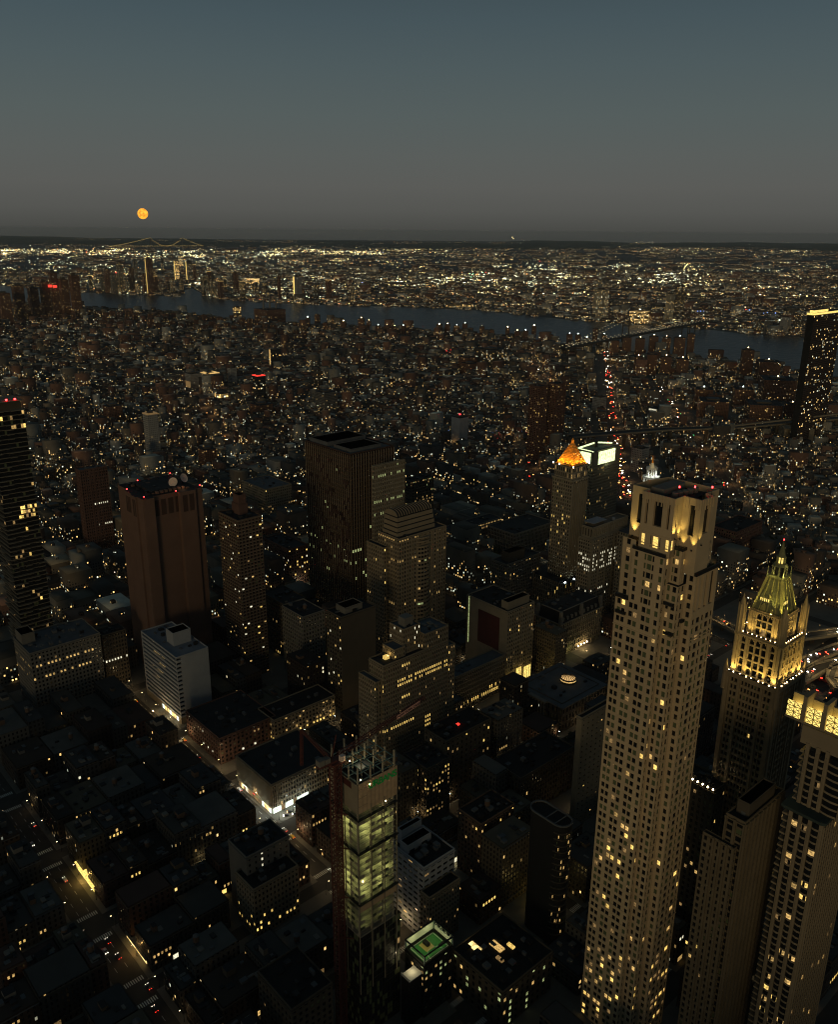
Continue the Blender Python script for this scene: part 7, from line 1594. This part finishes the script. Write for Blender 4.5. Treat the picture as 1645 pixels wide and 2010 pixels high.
# ------------------------------------------------------------------ street lamps
def lamp_proto(m_, lab):
    r = thing('street_lamp', lab, 'street lamp', (0, 0, -60)); q = MB(); q.cone(0, 0, 0, .6, .25, .18, 'metal_dark', 8); q.cone(0, 0, .6, 8.6, .12, .08, 'metal_dark', 6); q.obj('pole', r)
    q = MB(); q.bar((0, 0, 8.5), (1.8, 0, 9.1), .1, 'metal_dark'); q.obj('arm', r); q = MB(); q.box(1.5, -.2, 8.98, 2.5, .2, 9.15, 'metal_dark'); q.box(1.6, -.16, 8.85, 2.4, .16, 8.975, m_); q.obj('lamp_head', r); return r
L1, L2 = lamp_proto('lamp_warm', 'lamp'), lamp_proto('lamp_white', 'lamp'); lf_ = [True, True]
def put_lamp(k, x, y, rz, lab, grp, e=0, c=(1, .70, .34)):
    o = (L1, L2)[k]
    if lf_[k]: o.location = (x, y, .18); o.rotation_euler = (0, 0, rz); o['label'] = lab; o['group'] = grp; lf_[k] = False; r = o
    else: r = copy_tree(o, (x, y, .18), rz, lab, grp)
    if e: light('POINT', (2.0, 0, 8.2), e, c, r, .3, name='lamp_light')
for n_, v in enumerate(range(300, 770, 26)):
    for s_ in (-1, 1): put_lamp(0, *xy(252 + s_ * 8.4, v), GA + (math.pi if s_ > 0 else 0), 'warm street lamp along the avenue past the ribbed corner store', 'street lamps along the avenue', 1300 if (n_ + (s_ > 0)) % 2 else 0)
for n_, v in enumerate(range(300, 580, 28)):
    for s_ in (-1, 1): put_lamp(0, *xy(127 + s_ * 10, v), GA + (math.pi if s_ > 0 else 0), 'street lamp on the dark lower left street', 'street lamps on the lower left street', 200 if n_ % 2 and s_ > 0 else 0)
for u in range(270, 720, 30):
    for vc in (298, 360, 420, 495): put_lamp(int(u * 7 + vc) % 5 == 0, *xy(u, vc + 7), GA - D(90), 'street lamp on a side street between the tall blocks', 'street lamps on the side streets', 520 if (u // 30 + vc) % 3 == 0 else 0)
for v in range(300, 760, 34):
    for uc in (448, 600): put_lamp(0, *xy(uc + 9, v), GA + math.pi, 'street lamp on a broad civic street', 'street lamps on the civic streets', 900 if (v // 34) % 2 else 0)
for key, lab in (('red', 'along the long red traffic street'), ('diag', 'along the diagonal street'), ('narrow', 'in the narrow street before the reddish slabs'), ('mid', 'in the far street before the bridge'), ('left', 'along the long left-hand street')):
    pl = TRW[key]; q = MB()
    for a, b in zip(pl, pl[1:]):
        a, b = Vector((*a, 0)), Vector((*b, 0)); d = b - a; n_ = Vector((-d.y, d.x, 0)).normalized(); q.poly([(*(a - n_ * 10).to_tuple()[:2], .075), (*(b - n_ * 10).to_tuple()[:2], .075), (*(b + n_ * 10).to_tuple()[:2], .075), (*(a + n_ * 10).to_tuple()[:2], .075)], 'asphalt')
        k = 0
        while k * 48 < d.length:
            p = a + d.normalized() * k * 48; s_ = 1 if k % 2 else -1; put_lamp(0, p.x + n_.x * 10 * s_, p.y + n_.y * 10 * s_, math.atan2(-n_.y * s_, -n_.x * s_), 'warm street lamp ' + lab, 'street lamps ' + lab, 2600 if k % 2 == 0 else 0, (1, .50, .18)); k += 1
    o = q.obj('avenue'); o['kind'] = 'structure'
# the gilded bright shop front low on the left, and glowing odds and ends of the lower left blocks
def lit_front(label, u, v, du, dv, h, m_, e, c):
    P = xy(u, v); r = thing('lit_storefront', label, 'storefront', (*P, 0), GA); q = MB(); q.box(0, 0, .2, du, dv, h * .45, 'stone_dark'); q.obj('bulkhead', r)
    q = MB(); n_ = max(3, int(max(abs(du), abs(dv)) / 2.2))
    for k in range(n_):
        if dv > du: q.box(-.2, dv * k / n_ + .2, .8, -.04, dv * (k + 1) / n_ - .2, h, m_)
        else: q.box(du * k / n_ + .2, -.2, .8, du * (k + 1) / n_ - .2, -.04, h, m_)
    q.obj('shop_window', r); q = MB(); q.box(-1.2, -1.2, h + .1, du + .1, dv, h + .5, m_ if e > 800 else 'stone_tan'); q.obj('canopy', r)
    light('POINT', (-3 if dv > du else du / 2, dv / 2 if dv > du else -3, 4), e, c, r, .5)
lit_front('golden-lit canopied shop front on the dark lower left street', 138.5, 446, 2, 28, 5.5, 'gold_lit', 1500, (1, .62, .16))
lit_front('golden-lit side canopy at the end of the gilded shop front', 139, 441, 16, 2, 5, 'gold_lit', 500, (1, .62, .16))
lit_front('thin golden line of shop windows near the bottom left', 138.5, 374, 2, 26, 4.5, 'shop_warm', 500, (1, .55, .15))
lit_front('warm-lit alley entrance between tall blocks left of the limestone tower', 330, 262, 10, 2, 6, 'gold_lit', 900, (1, .7, .25))
lit_front('pale lit loading bay in the narrow street below the square dark block', 318, 320, 8, 2, 5, 'lit_pale', 700, (1, .9, .5))
lit_front('yellow-lit terrace in the dark blocks at the lower left', 196, 430, 9, 2, 20, 'lit_dim', 300, (1, .75, .35))
for (px, py, z, e, c) in ((890, 870, 12, 700, (1, .5, .15)), (800, 1560, 20, 900, (1, .6, .15)), (575, 1100, 12, 1200, (1, .95, .6)), (1110, 1120, 20, 700, (1, .8, .45)), (450, 1330, 12, 500, (1, .5, .12)), (960, 1690, 8, 500, (1, .85, .45)), (1530, 1100, 10, 900, (.8, 1, .3)), (1000, 860, 12, 3500, (1, .6, .25)), (1215, 930, 12, 2500, (1, .35, .12)), (1090, 1095, 30, 900, (.95, 1, .9)), (1440, 970, 10, 2500, (.8, 1, .6)), (300, 1395, 6, 500, (1, .6, .2)), (1600, 1400, 15, 900, (1, .5, .2))):
    X, Y = at(px, py, z); r = thing('flood_mast', f'lamp mast throwing a pool of light {relation(X, Y)}', 'lamp mast', (X, Y, 0), 0, 'lamp masts throwing pools of light'); q = MB(); q.cone(0, 0, 0, z - .6, .15, .1, 'metal_dark', 6); q.obj('pole', r); q = MB(); q.cone(0, 0, z - .5, z + .1, .35, .35, 'lamp_warm' if c[1] > .5 else 'lamp_orange', 8); q.obj('lamp_head', r); light('POINT', (0, 0, z + .5), e, c, r, .4)

# ------------------------------------------------------------------ trees
def tree_proto():
    r = thing('tree', 'tree', 'tree', (0, 0, -70)); rr = random.Random(3); q = MB(); q.cone(0, 0, 0, 4, .35, .22, 'bark', 8)
    for k in range(7): a = k * .9; q.bar((0, 0, 3 + k * .25), (2.6 * math.cos(a), 2.6 * math.sin(a), 6 + (k % 3)), .16, 'bark')
    q.obj('trunk', r); q = MB(); cl = [(rr.gauss(0, 1.7), rr.gauss(0, 1.7), rr.uniform(4.5, 9.5), rr.uniform(.8, 1.6)) for _ in range(16)]
    for _ in range(900):
        c = rr.choice(cl); d = Vector((rr.gauss(0, 1), rr.gauss(0, 1), rr.gauss(0, .8))).normalized() * c[3] * rr.uniform(.5, 1.05); p = Vector(c[:3]) + d; a = Vector((rr.gauss(0, 1), rr.gauss(0, 1), rr.gauss(0, 1))).normalized() * .2; b = a.cross(Vector((rr.gauss(0, 1), rr.gauss(0, 1), rr.gauss(0, 1)))).normalized() * .2
        q.poly([p - a - b, p + a - b, p + a + b, p - a + b], 'leaf_dark')
    q.obj('crown', r); return r
TP = tree_proto(); tf = [True]; trr = random.Random(8)
def trees(px, py, sx, sy, n_, lab, grp):
    for _ in range(n_):
        X, Y = at(trr.gauss(px, sx), trr.gauss(py, sy)); s = trr.uniform(.9, 1.7)
        if inwater(X, Y): continue
        if not free(*[k + d for k, d in zip(uv(X, Y) * 2, (-2, -2, 2, 2))]): continue
        if tf[0]: o = TP; o.location = (X, Y, 0); o['label'] = lab; o['group'] = grp; tf[0] = False
        else: o = copy_tree(TP, (X, Y, 0), trr.uniform(0, 6), lab, grp)
        o.scale = (s, s, s)
trees(1540, 1110, 22, 22, 22, 'leafy tree lit yellow-green beside the gothic spire', 'trees beside the gothic spire')
trees(955, 870, 40, 10, 22, 'tree in the lamp-lit park behind the long office block', 'trees in the lamp-lit park')
trees(940, 1100, 18, 12, 12, 'tree in the small dark square behind the twin block', 'trees in the dark square')
trees(1400, 735, 40, 8, 24, 'tree along the river near the housing slabs', 'trees near the river slabs')
trees(1150, 1500, 30, 20, 8, 'tree in the dark park before the rotunda block', 'trees in the dark park')

# ------------------------------------------------------------------ air
def haze(dens, col):
    q = MB(); q.box(-34600, -3000, -1, 34600, 34600, 388, 'haze_air'); o = q.obj('haze'); o['kind'] = 'stuff'
m = bpy.data.materials.new('haze_air'); m.use_nodes = True; MAT['haze_air'] = m; nt_ = m.node_tree; nt_.nodes.clear()
vo = N(nt_, 'ShaderNodeVolumePrincipled'); vo.inputs['Color'].default_value = (.92, .95, .96, 1); vo.inputs['Density'].default_value = 1.6e-5; vo.inputs['Anisotropy'].default_value = .2
mo_ = N(nt_, 'ShaderNodeOutputMaterial'); nt_.links.new(vo.outputs[0], mo_.inputs['Volume'])
haze(1, 1)
